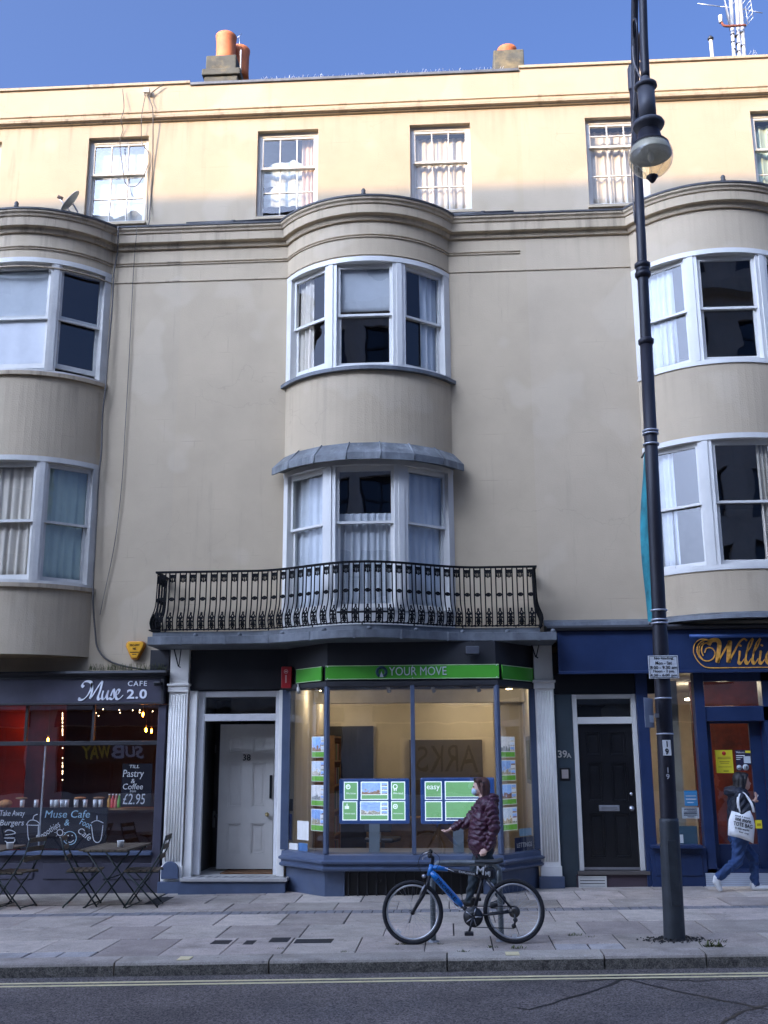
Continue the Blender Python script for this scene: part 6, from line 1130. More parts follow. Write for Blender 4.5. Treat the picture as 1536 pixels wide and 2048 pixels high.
for dx, hw, hh in pts:
    for k in range(10): a = 2*math.pi*k/10; vs.append((sc0.x+dx+.03, YB+hw*math.cos(a), sc0.z+.012+hh*math.sin(a)*.8+(.012 if dx > .08 else 0)))
sd.add(vs, [(i*10+k, i*10+(k+1) % 10, (i+1)*10+(k+1) % 10, (i+1)*10+k) for i in range(5) for k in range(10)]+[tuple(range(9,-1,-1)), tuple(range(50,60))], True); sad = sd.build('saddle', mat('saddle_vinyl', (.03,.035,.04), .55), bike)
tb('seat_post', [st_, sc0+Vector((.0,0,-.01))], .0135, STEEL, parent=sad)
bag = MB(); a, b = B(955,1737), B(988,1756); bag.box(a.x, b.x, YB-.045, YB+.045, b.z, a.z); bgo = bag.build('saddle_bag', BKB, bike, bevel=.015); text('M', 'mark', CERAM, bgo, (B(960,1738).x, YB-.049, B(960,1740).z), height=.075, bold=.01, rot=-.1); text('MJ', 'mark', CERAM, bgo, (B(975,1747).x, YB-.049, B(975,1747).z), height=.05, bold=.01)
cr = MB().lathe([(.012,-.062),(.092,-.058),(.095,-.050),(.09,-.045),(.012,-.045)], bb, 28, 'y').build('chainset', BKB, bike); MB().lathe([(.03,-.066),(.075,-.0625)], bb, 20, 'y').build('chain_guard', mat('dark_alloy', (.06,.06,.06), .4, .6), cr)
for k in range(5): a = k*1.2566; MB().tube([(bb.x+.02*math.cos(a), YB-.067, bb.z+.02*math.sin(a)), (bb.x+.08*math.cos(a), YB-.066, bb.z+.08*math.sin(a))], .005, 5).build('spider_arm', STEEL, cr)
pe = B(938,1862); tb('crank', [bb+Vector((0,-.075,0)), pe+Vector((0,-.085,0))], .011, BKB, 8, cr); MB().box(pe.x-.045, pe.x+.04, YB-.20, YB-.10, pe.z-.014, pe.z+.014).build('pedal', BKB, cr, bevel=.006); pf = bb*2-pe; tb('crank', [bb+Vector((0,.075,0)), Vector((pf.x, YB+.085, pf.z))], .011, BKB, 8, cr); MB().box(pf.x-.045, pf.x+.045, YB+.10, YB+.20, pf.z-.014, pf.z+.014).build('pedal', BKB, cr, bevel=.006)
MB().lathe([(.02,-.058),(.055,-.05),(.045,-.042),(.035,-.034),(.02,-.03)], rh, 22, 'y').build('cassette', mat('cassette_steel', (.12,.11,.10), .4, .8), bike)
dp = B(1027,1850); der = tb('derailleur', [rh+Vector((0,-.06,-.02)), B(1031,1838,-.06), dp+Vector((0,-.06,0))], .010, BKB, 8)
for pz in (B(1030,1838), dp): MB().lathe([(.022,-.064),(.022,-.056)], pz, 14, 'y').build('jockey_wheel', BKB, der)
ch = MB(); ch.tube([bb+Vector((.0,-.054,.094)), rh+Vector((0,-.050,.05))], .004, 5); ch.build('chain', BKB, bike); tb('chain_return', [bb+Vector((0,-.054,-.093)), dp+Vector((0,-.06,-.022))], .004, BKB, 5)
dirn = (dt1-dt0).normalized(); upv = Vector((0,-1,0)).cross(dirn)*-1
if upv.z < 0: upv = -upv
text('PROBIKE', 'lettering', mat('bike_navy_print', (.01,.03,.10), .4), bike, tuple(dt0.lerp(dt1,.5)+Vector((0,-.037,0))), width=.26, height=.036, bold=.012, face=(dirn, upv)); dirn = (tt1-tt0).normalized(); upv = Vector((-dirn.z, 0, dirn.x)); text('EXPLORER', 'lettering', CERAM, bike, tuple(tt0.lerp(tt1,.68)+Vector((0,-.019,0))), width=.16, height=.016, bold=.015, face=(dirn, upv))
# hoop stand
YT = -4.20
def T(u, v): p = at(u, v, YT); return Vector((p.x, YT, p.z))
a, b = T(867,1884), T(1003,1884); zt2 = T(930,1726).z; r = .09; pts = [(a.x,YT,gz(a.x)-.05),(a.x,YT,zt2-.12),(a.x+.012,YT,zt2-.055),(a.x+.05,YT,zt2-.012),(a.x+.12,YT,zt2),(b.x-.12,YT,zt2),(b.x-.05,YT,zt2-.012),(b.x-.012,YT,zt2-.055),(b.x,YT,zt2-.12),(b.x,YT,gz(b.x)-.05)]
stand = thing('bike_stand', 'grey galvanised hoop bike stand behind the bicycle', 'bike stand', ((a.x+b.x)/2, YT, gz(.2))); MB().tube(smooth_line(pts, 4), .027, 12).build('hoop', mat('stand_steel', (.20,.22,.22), .45, .5, var=.3, scale=9, dirt=.4, dirtcol=(.06,.07,.07)), stand)
for x in (a.x, b.x): MB().lathe([(.055,-.01),(.055,.006),(.03,.012)], (x,YT,gz(x)+.004), 14).build('ground_collar', GALV, stand)
# ------------------------------------------------------------------ cafe tables and folding chairs
WOODS = mat('weathered_slats', (.11,.085,.055), .75, var=.3, scale=14, bump=.3, bscale=60, per=.2); GIRON = mat('dark_green_iron', (.012,.022,.018), .5, var=.4, scale=20)
def bistro_table(label):
    t = thing('cafe_table', label, 'table', group='slatted cafe tables'); w_, d, h = .62, 1.05, .72
    for i in range(8): x = -w_/2+w_*(i+.5)/8; MB().box(x-.033, x+.033, -d/2, d/2, h-.022, h).build('slat', WOODS, t, off=(0,0,0))
    for y in (-d*.36, d*.36): MB().box(-w_/2+.02, w_/2-.02, y-.02, y+.02, h-.045, h-.0225).build('batten', GIRON, t, off=(0,0,0))
    for y in (-.30, .30):
        for s_ in (-1, 1): MB().tube([(s_*.27, y, h-.045), (-s_*.27, y+.025*s_, .012)], .011, 6).build('leg', GIRON, t, off=(0,0,0))
    for x in (-.27, .27): MB().tube([(x,-.33,.02),(x,.33,.02)], .009, 6).build('foot_bar', GIRON, t, off=(0,0,0))
    MB().tube([(0,-.31,h/2-.01),(0,.31,h/2-.01)], .008, 6).build('stretcher', GIRON, t, off=(0,0,0)); return t
def folding_chair(label):
    t = thing('folding_chair', label, 'chair', group='folding cafe chairs'); h = .45; Z0 = (0,0,0)       # faces -x
    for i in range(6): x = -.19+i*.072; MB().box(x-.028, x+.028, -.20, .20, h-.018, h).build('seat_slat', WOODS, t, off=Z0)
    for y in (-.20, .20):
        MB().tube([(-.20,y,.01),(.10,y,h-.02),(.235,y,.66),(.29,y,.86)], .0105, 6).build('back_frame', GIRON, t, off=Z0); MB().tube([(.22,y*.93,.01),(-.19,y*.93,h-.02)], .0105, 6).build('leg', GIRON, t, off=Z0); MB().tube([(-.21,y*.9,h-.025),(.21,y*.9,h-.025)], .009, 6).build('seat_rail', GIRON, t, off=Z0)
    for z, x in ((.60,.215),(.72,.252),(.83,.283)): 
        mb = MB(); mb.box(x-.008, x+.010, -.20, .20, z-.028, z+.028); mb.build('back_slat', WOODS, t, off=Z0)
    for x, z, yy in ((-.19,.03,.20),(.21,.03,.186)): MB().tube([(x,-yy,z),(x,yy,z)], .008, 6).build('cross_bar', GIRON, t, off=Z0)
    return t
def place(o, x, y, rz=0): o.location = (x, y, gz(x)+.003); o.rotation_euler = (0, 0, rz); return o
tb1 = place(bistro_table('slatted wooden cafe table beside the white pilaster, with a white tub on it'), -4.27, -1.35); tb2 = place(copy_tree(tb1), -5.95, -1.35, .03); tb2['label'] = 'slatted wooden cafe table in front of the burger lettering, with a white tub on it'
c1 = place(folding_chair('folding slatted cafe chair with its back to the white pilaster'), -3.86, -1.45, .1); 
for x, y, rz, lab in ((-4.66,-1.35,math.pi+.2,'folding slatted cafe chair between the two cafe tables, facing the pilaster'),(-5.52,-1.45,-.15,'folding slatted cafe chair between the two cafe tables, facing away from the pilaster'),(-6.5,-1.3,math.pi,'folding slatted cafe chair on the far side of the table below the burger lettering')): c2 = place(copy_tree(c1), x, y, rz); c2['label'] = lab
for u, Y, lab in ((241,-1.5,'small white tub on the cafe table by the pilaster'),(20,-1.5,'small white tub on the cafe table below the burger lettering')):
    x = X(u, 1690, Y); z = gz(x)+.003+.72; t = thing('tub', lab, 'tub', (x, Y, z)); MB().lathe([(.036,0),(.044,.07),(.047,.075),(.043,.078),(.036,.01)], (x,Y,z), 14).build('bowl', CERAM, t); MB().lathe([(.03,.0),(.04,.062)], (x,Y,z+.004), 10).build('contents', CHAR, t)
# ------------------------------------------------------------------ cables, dish, aerials, spikes on the houses
CAB = mat('old_cable', (.10,.09,.08), .7, var=.4)
def cable(pts, lab, r=.009):
    P = []
    for u, v, Y in pts: p = at(u, v, Y); P.append((p.x, Y, p.z))
    tag(MB().tube(smooth_line(P, 5), r, 6).build('wall_cable', CAB), lab, 'cable')
cable([(328,168,-.05),(300,190,-.06),(305,215,-.11),(306,240,-.11),(305,330,-.03),(300,420,-.03),(299,440,-.21),(296,452,-.22)], 'thin grey cables dropping beside the top-floor window to the cornice')
cable([(245,178,-.06),(248,216,-.11),(242,240,-.11),(246,260,-.03),(240,285,-.02),(246,340,-.02),(252,368,-.02),(272,372,-.02),(288,350,-.02),(296,330,-.03)], 'looping cable hanging across the old top-floor window', .007)
cable([(291,190,-.06),(286,215,-.11),(283,240,-.11),(284,285,-.03),(298,310,-.03),(296,365,-.03),(295,440,-.2)], 'wavy cable between the old top-floor window and the roof box', .007)
cable([(274,452,-.22),(272,480,-.20),(270,500,-.05),(266,560,-.035),(262,640,-.03),(256,760,-.03),(250,860,-.03),(245,950,-.03),(236,1040,-.03),(225,1110,-.03),(206,1200,-.03),(200,1230,-.03)], 'long thin cable running down the bare wall between the bows', .006)
cable([(237,452,-.22),(236,478,-.22),(235,505,-.06),(228,545,-.06),(224,620,-.08),(217,700,-.08),(211,775,-.10),(205,830,-.08),(203,900,-.08),(197,960,-.08),(191,1080,-.08),(186,1180,-.10),(190,1260,-.05),(197,1300,-.04),(225,1325,-.04),(280,1338,-.05),(338,1345,-.05)], 'thick bundled cable down the edge of the weathered bow', .013)
q = at(294, 183, -.05); t = thing('junction_box', 'small white cable box below the parapet', 'junction box', q); MB().box(q.x-.05, q.x+.05, -.09, -.031, q.z-.035, q.z+.05).build('case', WHITE_OLD, t, bevel=.008); MB().tube([(q.x-.03,-.06,q.z-.035),(q.x-.03,-.06,q.z-.08)], .01, 6).build('gland', CHAR, t)
q = at(142, 411, -.50); t = thing('satellite_dish', 'grey satellite dish on the roof of the weathered bow', 'satellite dish', (q.x, -.55, 10.06)); ax = Vector((-.72, -.35, .60)).normalized(); e1 = ax.orthogonal().normalized(); e2 = ax.cross(e1); c = Vector((q.x+.03, -.55, q.z+.02)); R0 = .21; vs = []; rings = 7; nn = 24
for side in (0, -.008):
    for i in range(rings+1):
        r = R0*i/rings
        for k in range(nn): a = 2*math.pi*k/nn; vs.append(c+ax*(r*r*.9+side)+(e1*math.cos(a)+e2*math.sin(a))*r)
fs = []; HH = nn*(rings+1)
for i in range(rings):
    for k in range(nn): a, b = i*nn+k, i*nn+(k+1) % nn; fs += [(a, b, b+nn, a+nn), (HH+a, HH+a+nn, HH+b+nn, HH+b)]
for k in range(nn): a, b = rings*nn+k, rings*nn+(k+1) % nn; fs.append((a, b, HH+b, HH+a))
MB().add(vs, fs, True).build('dish', mat('dish_grey', (.50,.51,.45), .5, var=.08), t); lnb = c+ax*.27+Vector((0,0,-.10)); MB().tube([c-e1*0+Vector((0,0,-.17)), lnb], .009, 6).build('feed_arm', STEEL, t); MB().tube([lnb, lnb+Vector((.07,.03,-.03))], .028, 10).build('receiver', mat('receiver_brown', (.2,.13,.09), .6), t); MB().tube([c-ax*.02, c-ax*.08+Vector((.0,.1,-.05)), (c.x+.03, -.40, 10.06)], .014, 8).build('mount', STEEL, t)
# aerial mast
MASTM = mat('mast_galv', (.55,.56,.56), .4, .5, var=.25, scale=12); RUST = mat('rusty_arm', (.22,.06,.03), .7, var=.3); YM = 1.5
def A(u, v, d=0.): p = at(u, v, YM); return (p.x, YM+d, p.z)
t = thing('aerial_mast', 'cluster of three aerial masts with grid antennas on the roof of the navy shop house', 'aerial', (A(1478,110)[0], YM, 12.36))
for u0, u1 in ((1468,1458),(1479,1470),(1489,1476)):
    a, b = A(u0,112), A(u1,-60); k = (12.36-a[2])/(b[2]-a[2]); p0 = Vector(a)+(Vector(b)-Vector(a))*k; MB().tube([p0, b], .035, 10).build('mast', MASTM, t)
for u, v in ((1465,70),(1466,85),(1468,100),(1474,72),(1476,88),(1477,104),(1484,66),(1486,92)): p = A(u, v); MB().tube([(p[0],YM,p[2]-.012),(p[0],YM,p[2]+.012)], .041, 8).build('clamp', CHAR, t)
MB().tube(smooth_line([A(1440,50,-.1),A(1443,57,-.1),A(1450,60,-.1),A(1470,59,-.1),A(1489,58,-.1)], 4), .022, 8).build('cross_arm', RUST, t); p = A(1438,44,-.1); MB().tube([(p[0],p[1],p[2]-.09),(p[0],p[1],p[2]+.05)], .035, 10).build('receiver', CERAM, t)
def grid(c4, nu, nv, n):
    mb = MB(); P = [Vector(A(*q)) for q in c4]
    for i in range(nu+1): f = i/nu; mb.tube([P[0].lerp(P[1], f), P[3].lerp(P[2], f)], .006, 4)
    for i in range(nv+1): f = i/nv; mb.tube([P[0].lerp(P[3], f), P[1].lerp(P[2], f)], .006, 4)
    o = mb.build(n, MASTM, t); o['kind'] = 'stuff'
grid([(1442,9,-.2),(1456,22,.1),(1463,55,.1),(1452,45,-.2)], 4, 12, 'grid_antenna'); grid([(1484,19,.1),(1495,16,-.2),(1500,50,-.2),(1489,53,.1)], 2, 4, 'grid_antenna')
for q in ([(1395,7,0),(1440,13,0)],[(1440,13,.0),(1460,15,0),(1470,2,0)],[(1497,21,0),(1525,26,0)],[(1470,15,0),(1497,21,0)],[(1483,10,0),(1495,-5,0)]): MB().tube([A(*z_) for z_ in q], .009, 6).build('boom', MASTM, t)
p = at(1423,113,1.2); q = at(1421,77,1.2); t = thing('vent_pipe', 'short pale vent pipe with a dark cap on the roof edge', 'pipe', (p.x, 1.2, 12.36)); MB().tube([(p.x+.02,1.2,12.36),(q.x,1.2,q.z)], .032, 10).build('pipe', MATS['old_white_paint'], t); MB().lathe([(.045,-.03),(.055,0),(.02,.05),(0,.06)], (q.x,1.2,q.z), 10).build('cowl', CHAR, t)
def spikes(u0, u1, lab, seed, zt, Y=.06, m=STEEL, hgt=.10):
    rr = random.Random(seed); mb = MB(); x0, x1 = X(u0,150,0), X(u1,145,0); x = x0
    while x < x1:
        a = rr.uniform(-.6,.6); mb.tube([(x,Y,zt),(x+math.sin(a)*hgt,Y-.02,zt+hgt*rr.uniform(.5,1))], .0022, 3, caps=False); x += rr.uniform(.02,.06)
    mb.box(x0, x1, Y-.015, Y+.015, zt-.004, zt+.004); tag(mb.build('bird_spikes', m), lab, 'bird spikes', kind='stuff')
spikes(525, 1010, 'row of thin wire bird spikes along the parapet coping', 3, 12.752); spikes(1492, 1536, 'tangle of pale wire spikes on the roof edge by the aerials', 5, 12.80, .15, CERAM, .22)
# fringe of dark weeds over the cafe cornice
mb = MB(); rr = random.Random(4)
for i in range(260):
    x = rr.uniform(-5.2, -4.05); z = 3.0; l = rr.uniform(.02,.10); a = rr.uniform(-.3,.3); mb.tube([(x,-.05-rr.uniform(0,.1),z),(x+a*l,-.06-rr.uniform(0,.1),z+l)], .002, 3, caps=False)
tag(mb.build('cornice_weeds', WEED), 'fringe of dry grass sprouting from the cafe cornice', 'weeds', kind='stuff')
# ------------------------------------------------------------------ people: one continuous skin grown round posed limbs
def figure(parent, name, prims, mats, voxel=.007, ribs=None, smooth=6, folds=()):
    """prims: ('c', a, b, ra, rb, mat) tapered limb or ('e', centre, (rx,ry,rz), mat); joined, remeshed to one skin, coloured by the nearest limb"""
    mb = MB()
    for p in prims:
        if p[0] == 'c':
            _, a, b, ra, rb, m = p; a, b = Vector(a), Vector(b); ax = (b-a); L = ax.length; ax.normalize(); pts = []; rad = []
            for k in range(5): t = math.sin(math.pi/2*k/5)if k else 0; pts.append(a-ax*ra*math.cos(math.pi/2*k/5)); rad.append(max(.001, ra*math.sin(math.pi/2*k/5)))
            pts.append(a); rad.append(ra); pts.append(b); rad.append(rb)
            for k in range(4, -1, -1): pts.append(b+ax*rb*math.cos(math.pi/2*k/5)); rad.append(max(.001, rb*math.sin(math.pi/2*k/5)))
            mb.tube(pts, rad, 14)
        else: mb.ball(p[1], p[2], 16)
    me = mb.mesh('tmp', MATS['white_paint']); o = bpy.data.objects.new('tmp', me); COL.objects.link(o)
    r = o.modifiers.new('r', 'REMESH'); r.mode = 'VOXEL'; r.voxel_size = voxel; s_ = o.modifiers.new('s', 'SMOOTH'); s_.iterations = smooth; s_.factor = .5
    dg = bpy.context.evaluated_depsgraph_get(); me2 = bpy.data.meshes.new_from_object(o.evaluated_get(dg)); bpy.data.objects.remove(o); bpy.data.meshes.remove(me)
    n = len(me2.vertices); co = np.empty(n*3); me2.vertices.foreach_get('co', co); co = co.reshape(-1, 3)
    best = np.full(n, 1e9); mi = np.zeros(n, int); par = np.zeros(n)
    for p in prims:
        if p[0] == 'c':
            a, b = np.array(p[1]), np.array(p[2]); ab = b-a; L2 = ab@ab; t = np.clip(((co-a)@ab)/L2, 0, 1); d = np.linalg.norm(co-(a+t[:, None]*ab), axis=1)-(p[3]+(p[4]-p[3])*t); s__ = t*math.sqrt(L2)
        else:
            c = np.array(p[1]); r_ = np.array(p[2]); d = (np.linalg.norm((co-c)/r_, axis=1)-1)*r_.min(); s__ = co[:, 2]
        k = d < best; best[k] = d[k]; mi[k] = p[-1]; par[k] = s__[k] if p[0] == 'c' else co[k, 2]
    if ribs:                                                   # quilted baffles of a padded jacket
        mids, period, amp = ribs; me2.update(); no = np.empty(n*3); me2.vertices.foreach_get('normal', no); no = no.reshape(-1, 3)
        msk = np.isin(mi, mids); ph = par/period+.16*np.sin(co[:, 0]*23+co[:, 1]*17)+.10*np.sin(co[:, 2]*31+co[:, 1]*40); co[msk] += no[msk]*(amp*(np.abs(np.sin(np.pi*ph[msk]))**.6-.55))[:, None]; me2.vertices.foreach_set('co', co.ravel())
    if folds:                                                  # creases of loose cloth
        mids, amp = folds; me2.update(); no = np.empty(n*3); me2.vertices.foreach_get('normal', no); no = no.reshape(-1, 3); msk = np.isin(mi, mids); q = co[msk]
        w1 = np.sin(q[:, 2]*58+4*np.sin(q[:, 0]*21)+q[:, 1]*30)*np.sin(q[:, 0]*17+q[:, 2]*9); w2 = np.sin(q[:, 0]*63-q[:, 2]*71+3*np.sin(q[:, 1]*25)); co[msk] += no[msk]*(amp*(w1+.5*w2))[:, None]; me2.vertices.foreach_set('co', co.ravel())
    me2.materials.clear()
    for m in mats: me2.materials.append(m)
    pm = np.zeros(len(me2.polygons), int)
    for i, f in enumerate(me2.polygons): pm[i] = mi[f.vertices[0]]
    me2.polygons.foreach_set('material_index', pm); me2.polygons.foreach_set('use_smooth', [True]*len(me2.polygons))
    off = root_of(parent); me2.transform(Matrix.Translation(-off)); me2.update(); return link(name, me2, parent)
SKIN = mat('skin', (.66,.42,.33), .55, var=.06); SKIN2 = mat('skin_warm', (.55,.32,.23), .55, var=.06); MAROON = mat('maroon_quilt', (.055,.014,.030), .42, var=.25, scale=15); HAIRR = mat('auburn_hair', (.075,.028,.02), .5, var=.4, scale=40, bump=.6, bscale=90); HAIRD = mat('dark_hair', (.012,.009,.008), .5, var=.4, bump=.5, bscale=90); TEALT = mat('dark_teal_trousers', (.018,.028,.035), .8, var=.3, scale=10); BOOT = mat('black_boot', (.01,.01,.01), .5); DENIM = mat('blue_denim', (.022,.055,.15), .8, var=.3, scale=9, bump=.2, bscale=150); NAVYJ = mat('navy_padded_jacket', (.014,.018,.030), .5, var=.35, scale=9, bump=.3, bscale=20); SHOEW = mat('white_trainer', (.62,.62,.60), .5)
def hand(prims, w, d, side, m, curl=.5, sc=1.):
    """palm and five fingers; w wrist, d direction of the fingers, side = direction of the thumb"""
    w, d, s_ = Vector(w), Vector(d).normalized(), Vector(side).normalized(); nrm = d.cross(s_).normalized(); pc = w+d*.085*sc
    prims.append(('c', w, w+d*.03*sc, .022*sc, .024*sc, m))
    for k in (-1, 0, 1): prims.append(('c', w+d*.02*sc+s_*.012*k*sc, pc+s_*.020*k*sc, .016*sc, .014*sc, m))
    for k, ln in ((-1.5,.058),(-.5,.072),(.5,.076),(1.5,.068)):
        b = pc+s_*.0185*k*sc; k1 = b+(d*math.cos(curl*.6)+nrm*math.sin(curl*.6))*ln*.5*sc; k2 = k1+(d*math.cos(curl*1.7)+nrm*math.sin(curl*1.7))*ln*.5*sc; prims += [('c', b, k1, .0095*sc, .0088*sc, m), ('c', k1, k2, .0088*sc, .0075*sc, m)]
    tb_ = w+d*.03*sc+s_*.024*sc; t1 = tb_+(d*.6+s_*.75).normalized()*.045*sc; t2 = t1+(d*.9+s_*.15+nrm*.4).normalized()*.032*sc; prims += [('c', tb_, t1, .0125*sc, .0105*sc, m), ('c', t1, t2, .0105*sc, .0085*sc, m)]
# woman in a maroon padded jacket walking along the shop window
YW = -1.85
def P1(u, v, d=0.): p = at(u, v, YW); return Vector((p.x, YW+d, p.z))
wm = thing('person', 'person in maroon padded jacket and face mask walking past the bay window', 'person', (P1(965,1812).x, YW, gz(.3)))
J, T_, SK, HR1, BT = 0, 1, 2, 3, 4; gw = gz(.3); pr = []
hc = P1(960,1574); k_ = 1.
pr += [('e', hc, (.086,.072,.105), SK), ('e', hc+Vector((-.045,0,-.055)), (.048,.050,.055), SK), ('c', hc+Vector((-.085,0,-.012)), hc+Vector((-.098,0,-.028)), .012, .012, SK), ('c', hc+Vector((.02,0,-.06)), P1(972,1606), .055, .062, SK)]
pr += [('e', hc+Vector((.046,0,.030)), (.080,.088,.092), HR1), ('e', hc+Vector((.066,0,-.045)), (.056,.085,.080), HR1), ('e', hc+Vector((.052,-.064,-.07)), (.036,.026,.060), HR1), ('e', hc+Vector((.052,.064,-.07)), (.036,.026,.060), HR1), ('e', hc+Vector((-.015,-.02,.080)), (.066,.066,.034), HR1), ('c', hc+Vector((-.03,-.07,.05)), hc+Vector((.015,-.085,-.08)), .014, .012, HR1), ('c', hc+Vector((.03,-.085,.03)), hc+Vector((.03,-.092,-.115)), .020, .012, HR1), ('c', hc+Vector((.075,-.06,.02)), hc+Vector((.085,-.07,-.115)), .024, .012, HR1), ('c', hc+Vector((.10,0,.02)), hc+Vector((.10,0,-.11)), .028, .014, HR1)]
hip = P1(966,1690); 
pr += [('c', P1(974,1612), P1(968,1650), .14, .158, J), ('c', P1(968,1650), P1(965,1688), .158, .165, J), ('c', P1(972,1608,-.11), P1(972,1608,.11), .085, .085, J), ('c', P1(964,1640,-.07), P1(962,1684,-.07), .14, .15, J), ('c', P1(964,1640,.07), P1(962,1684,.07), .14, .15, J), ('c', P1(975,1601,-.05), P1(975,1601,.05), .072, .072, J), ('e', P1(984,1597), (.085,.12,.065), J)]
# near arm hanging, far arm reaching ahead
pr += [('c', P1(981,1612,-.19), P1(987,1652,-.23), .078, .068, J), ('c', P1(987,1652,-.23), P1(975,1690,-.22), .066, .048, J)]; hand(pr, P1(974,1691,-.22), (P1(967,1702,-.22)-P1(974,1691,-.22)), (-1,.2,-.1), SK, 1.0)
pr += [('c', P1(962,1614,.16), P1(936,1646,.16), .075, .066, J), ('c', P1(936,1646,.16), P1(909,1655,.13), .064, .046, J)]; hand(pr, P1(907,1656,.13), (P1(892,1665,.13)-P1(907,1656,.13)), (-.3,-1,-.2), SK, .6)
# trousers and boots mid-stride
pr += [('c', P1(966,1692,-.07), P1(966,1692,.07), .125, .125, T_), ('c', P1(964,1702,.07), P1(948,1752,.07), .092, .066, T_), ('c', P1(948,1752,.07), P1(938,1803,.06), .062, .045, T_), ('c', P1(970,1702,-.07), P1(980,1752,-.07), .092, .066, T_), ('c', P1(980,1752,-.07), P1(1003,1797,-.08), .062, .044, T_)]
f1 = P1(938,1803,.06); f1.z = gw+.05; f2 = P1(1004,1802,-.08); pr += [('c', f1+Vector((.03,0,.03)), f1+Vector((.03,0,-.005)), .046, .042, BT), ('c', f1+Vector((.02,0,-.008)), f1+Vector((-.15,0,-.012)), .044, .034, BT), ('c', f2+Vector((0,0,.03)), f2+Vector((-.02,0,.0)), .046, .042, BT), ('c', f2+Vector((-.01,0,-.0)), Vector((f2.x-.13, f2.y, gw+.036)), .042, .034, BT)]
figure(wm, 'body', pr, [MAROON, TEALT, SKIN, HAIRR, BOOT], ribs=([J], .055, .016), folds=([J, T_], .007))
MASKM = mat('blue_mask', (.42,.56,.66), .8, var=.05, bump=.3, bscale=60); mb = MB(); mb.ball(hc+Vector((-.062,0,-.052)), (.046,.057,.047), 12); mb.build('face_mask', MASKM, wm); mb = MB()
for s_ in (-1, 1): mb.tube([hc+Vector((-.05,.056*s_,-.04)), hc+Vector((.01,.078*s_,-.005))], .0025, 4)
mb.build('mask_strap', MASKM, wm); mb = MB(); 
for s_ in (-1, 1): mb.ball(hc+Vector((-.062,.035*s_,.092)), (.018,.033,.022), 10); mb.tube([hc+Vector((-.05,.066*s_,.095)), hc+Vector((.05,.098*s_,.05))], .005, 5)
mb.build('sunglasses', BLACKD, wm); mb = MB()
for s_ in (-1, 1): mb.ball(hc+Vector((-.078,.030*s_,.006)), (.010,.013,.007), 8)
mb.build('eyes', mat('eye_dark', (.03,.02,.02), .3), wm)
p = P1(950,1660,-.145); MB().box(p.x-.004, p.x+.004, p.y-.012, p.y+.01, p.z-.025, p.z+.02).build('zip_pull', CERAM, wm)
# person with a tote bag walking past the betting shop
Y2 = -.68
def P2(u, v, d=0.): p = at(u, v, Y2); return Vector((p.x, Y2+d, p.z))
pm_ = thing('person', 'person in dark jacket, jeans and white trainers striding past the betting shop', 'person', (P2(1480,1780).x, Y2, gz(3.7))); g2 = gz(3.7); pr = []; hc2 = P2(1485,1563)
pr += [('e', hc2, (.088,.074,.108), SK), ('e', hc2+Vector((.045,0,-.055)), (.048,.05,.055), SK), ('c', hc2+Vector((.085,0,-.012)), hc2+Vector((.10,0,-.028)), .012, .012, SK), ('c', hc2+Vector((-.02,0,-.06)), P2(1480,1590), .055, .06, SK)]
pr += [('e', hc2+Vector((-.042,0,.03)), (.088,.094,.10), HR1), ('e', hc2+Vector((-.062,0,-.06)), (.066,.09,.11), HR1), ('e', hc2+Vector((-.045,-.065,-.07)), (.045,.03,.09), HR1), ('e', hc2+Vector((-.045,.065,-.07)), (.045,.03,.09), HR1), ('e', hc2+Vector((.018,-.01,.082)), (.064,.07,.036), HR1), ('c', hc2+Vector((.03,-.07,.06)), hc2+Vector((-.02,-.088,-.12)), .02, .014, HR1), ('c', hc2+Vector((-.07,-.06,.03)), hc2+Vector((-.10,-.07,-.19)), .03, .014, HR1), ('c', hc2+Vector((-.03,-.085,.03)), hc2+Vector((-.05,-.095,-.18)), .024, .014, HR1)]
pr += [('c', P2(1478,1592), P2(1476,1640), .13, .135, J), ('c', P2(1476,1640), P2(1478,1672), .135, .13, J), ('c', P2(1476,1588,-.12), P2(1476,1588,.12), .085, .085, J), ('c', P2(1476,1605,-.07), P2(1476,1665,-.07), .12, .115, J), ('e', P2(1463,1583), (.10,.13,.07), J), ('c', P2(1476,1605,.07), P2(1476,1665,.07), .12, .115, J)]
pr += [('c', P2(1472,1592,-.20), P2(1474,1625,-.22), .068, .06, J), ('c', P2(1474,1625,-.22), P2(1495,1606,-.22), .058, .044, J)]; hand(pr, P2(1496,1605,-.22), (P2(1504,1595,-.2)-P2(1496,1605,-.22)), (.3,.6,.4), SK, .8)
pr += [('c', P2(1478,1592,.20), P2(1484,1626,.22), .066, .058, J), ('c', P2(1484,1626,.22), P2(1500,1612,.12), .056, .044, J)]; hand(pr, P2(1501,1611,.11), (P2(1507,1602,.05)-P2(1501,1611,.11)), (.3,-.6,.4), SK, .8)
pr += [('c', P2(1478,1674,-.07), P2(1478,1674,.07), .125, .125, T_), ('c', P2(1476,1686,-.07), P2(1472,1722,-.07), .092, .07, T_), ('c', P2(1472,1722,-.07), P2(1434,1752,-.08), .068, .052, T_), ('c', P2(1484,1686,.07), P2(1510,1716,.07), .09, .068, T_), ('c', P2(1510,1716,.07), P2(1513,1768,.06), .064, .052, T_)]
b1 = P2(1431,1756,-.08); pr += [('c', b1, P2(1434,1772,-.08), .042, .038, BT), ('c', b1+Vector((-.01,0,.01)), P2(1428,1762,-.08), .04, .038, BT)]; tp_ = P2(1437,1780,-.08); tp_.z = max(tp_.z, g2+.035); pr += [('c', P2(1432,1768,-.08), tp_, .04, .033, BT)]
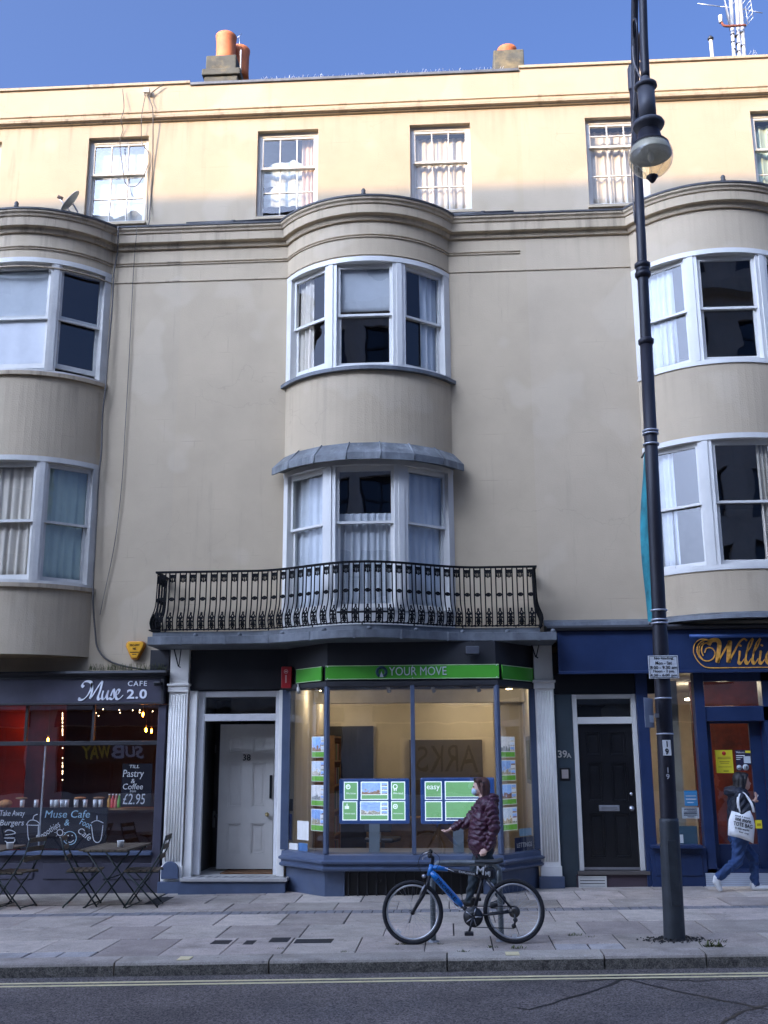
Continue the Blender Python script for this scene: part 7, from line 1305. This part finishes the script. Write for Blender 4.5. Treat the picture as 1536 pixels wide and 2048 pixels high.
b2 = P2(1513,1776,.06); b2.z = g2+.05; pr += [('c', b2+Vector((-.02,0,.02)), b2+Vector((-.02,0,-.006)), .046, .042, BT), ('c', b2+Vector((-.01,0,-.01)), b2+Vector((.17,0,-.014)), .042, .033, BT)]
figure(pm_, 'body', pr, [NAVYJ, DENIM, SKIN2, HAIRD, SHOEW], folds=([J, T_], .008)); mb = MB()
for s_ in (-1, 1): mb.ball(hc2+Vector((.078,.030*s_,.006)), (.010,.013,.007), 8)
mb.build('eyes', MATS['eye_dark'], pm_)
t = thing('phone', 'pale phone held up by the person in the dark jacket', 'phone', P2(1503,1596,-.18)); c = P2(1503,1598,-.16); R_ = Vector((.55,0,.83)); e = Vector((0,1,0)); n_ = R_.cross(e); mb = MB(); vs = [c+R_*a+e*b+n_*d for d in (-.004,.004) for a, b in ((-.07,-.035),(.07,-.035),(.07,.035),(-.07,.035))]; mb.add(vs, [(0,1,2,3),(7,6,5,4),(0,4,5,1),(1,5,6,2),(2,6,7,3),(3,7,4,0)]); mb.build('case', CERAM, t); mb = MB(); vs = [c+R_*a+e*b+n_*d for d in (.0042,.005) for a, b in ((-.064,-.030),(.064,-.030),(.064,.030),(-.064,.030))]; mb.add(vs, [(0,1,2,3),(7,6,5,4),(0,4,5,1),(1,5,6,2),(2,6,7,3),(3,7,4,0)]); mb.build('screen', BLACKD, t)
# canvas tote bag at the hip
tote = thing('tote_bag', 'white canvas tote bag with black hand lettering hanging at a hip', 'bag', P2(1484,1680,-.24)); out = [(1465,1622),(1482,1627),(1500,1621),(1506,1634),(1510,1650),(1507,1687),(1500,1683),(1480,1676),(1457,1671),(1458,1656),(1459,1641)]
CANV = mat('white_canvas', (.78,.78,.76), .85, var=.06, scale=8, bump=.5, bscale=25); mb = MB(); Yb = Y2-.26; N = len(out); cen = (1484,1652); vs = []
for f, d in ((1.,.05),(1.,.0),(.86,-.028),(.5,-.045)):
    for u, v in out: p = at(cen[0]+(u-cen[0])*f, cen[1]+(v-cen[1])*f, Yb); vs.append((p.x, Yb+d+.006*math.sin(u*.5+v*.3), p.z))
fs = [(r*N+i, r*N+(i+1) % N, (r+1)*N+(i+1) % N, (r+1)*N+i) for r in range(3) for i in range(N)]+[tuple(range(N)), tuple(range(3*N, 4*N))]
mb.add(vs, fs, True); mb.build('bag', CANV, tote); mb = MB()
for d in (-.02, .03): mb.tube(smooth_line([P2(1468,1622,-.26+d), P2(1464,1600,-.29+d), P2(1470,1586,-.22+d), P2(1480,1586,-.2+d), P2(1490,1605,-.3+d), P2(1496,1622,-.26+d)], 4), .010, 6)
mb.build('strap', CANV, tote)
for w_, u, v, wp, h in (('and I just',1485,1634,30,4),('one more',1486,1641,32,6),('TOTE BAG',1486,1650,38,8),('in this world',1484,1658,28,4),('for my',1488,1666,20,4)):
    yy = Yb-.052; p = at(u, v, yy); kx = at(u+1, v, yy).x-p.x; text(w_, 'lettering', BLACKD, tote, (p.x, yy, p.z), width=wp*kx, height=h*kx, bold=.02, extrude=.001, rot=-.22)
p = at(1497,1672,Yb-.035); MB().ball((p.x, p.y, p.z), (.014,.004,.013), 8).build('heart', mat('heart_red', (.45,.03,.04), .6), tote)
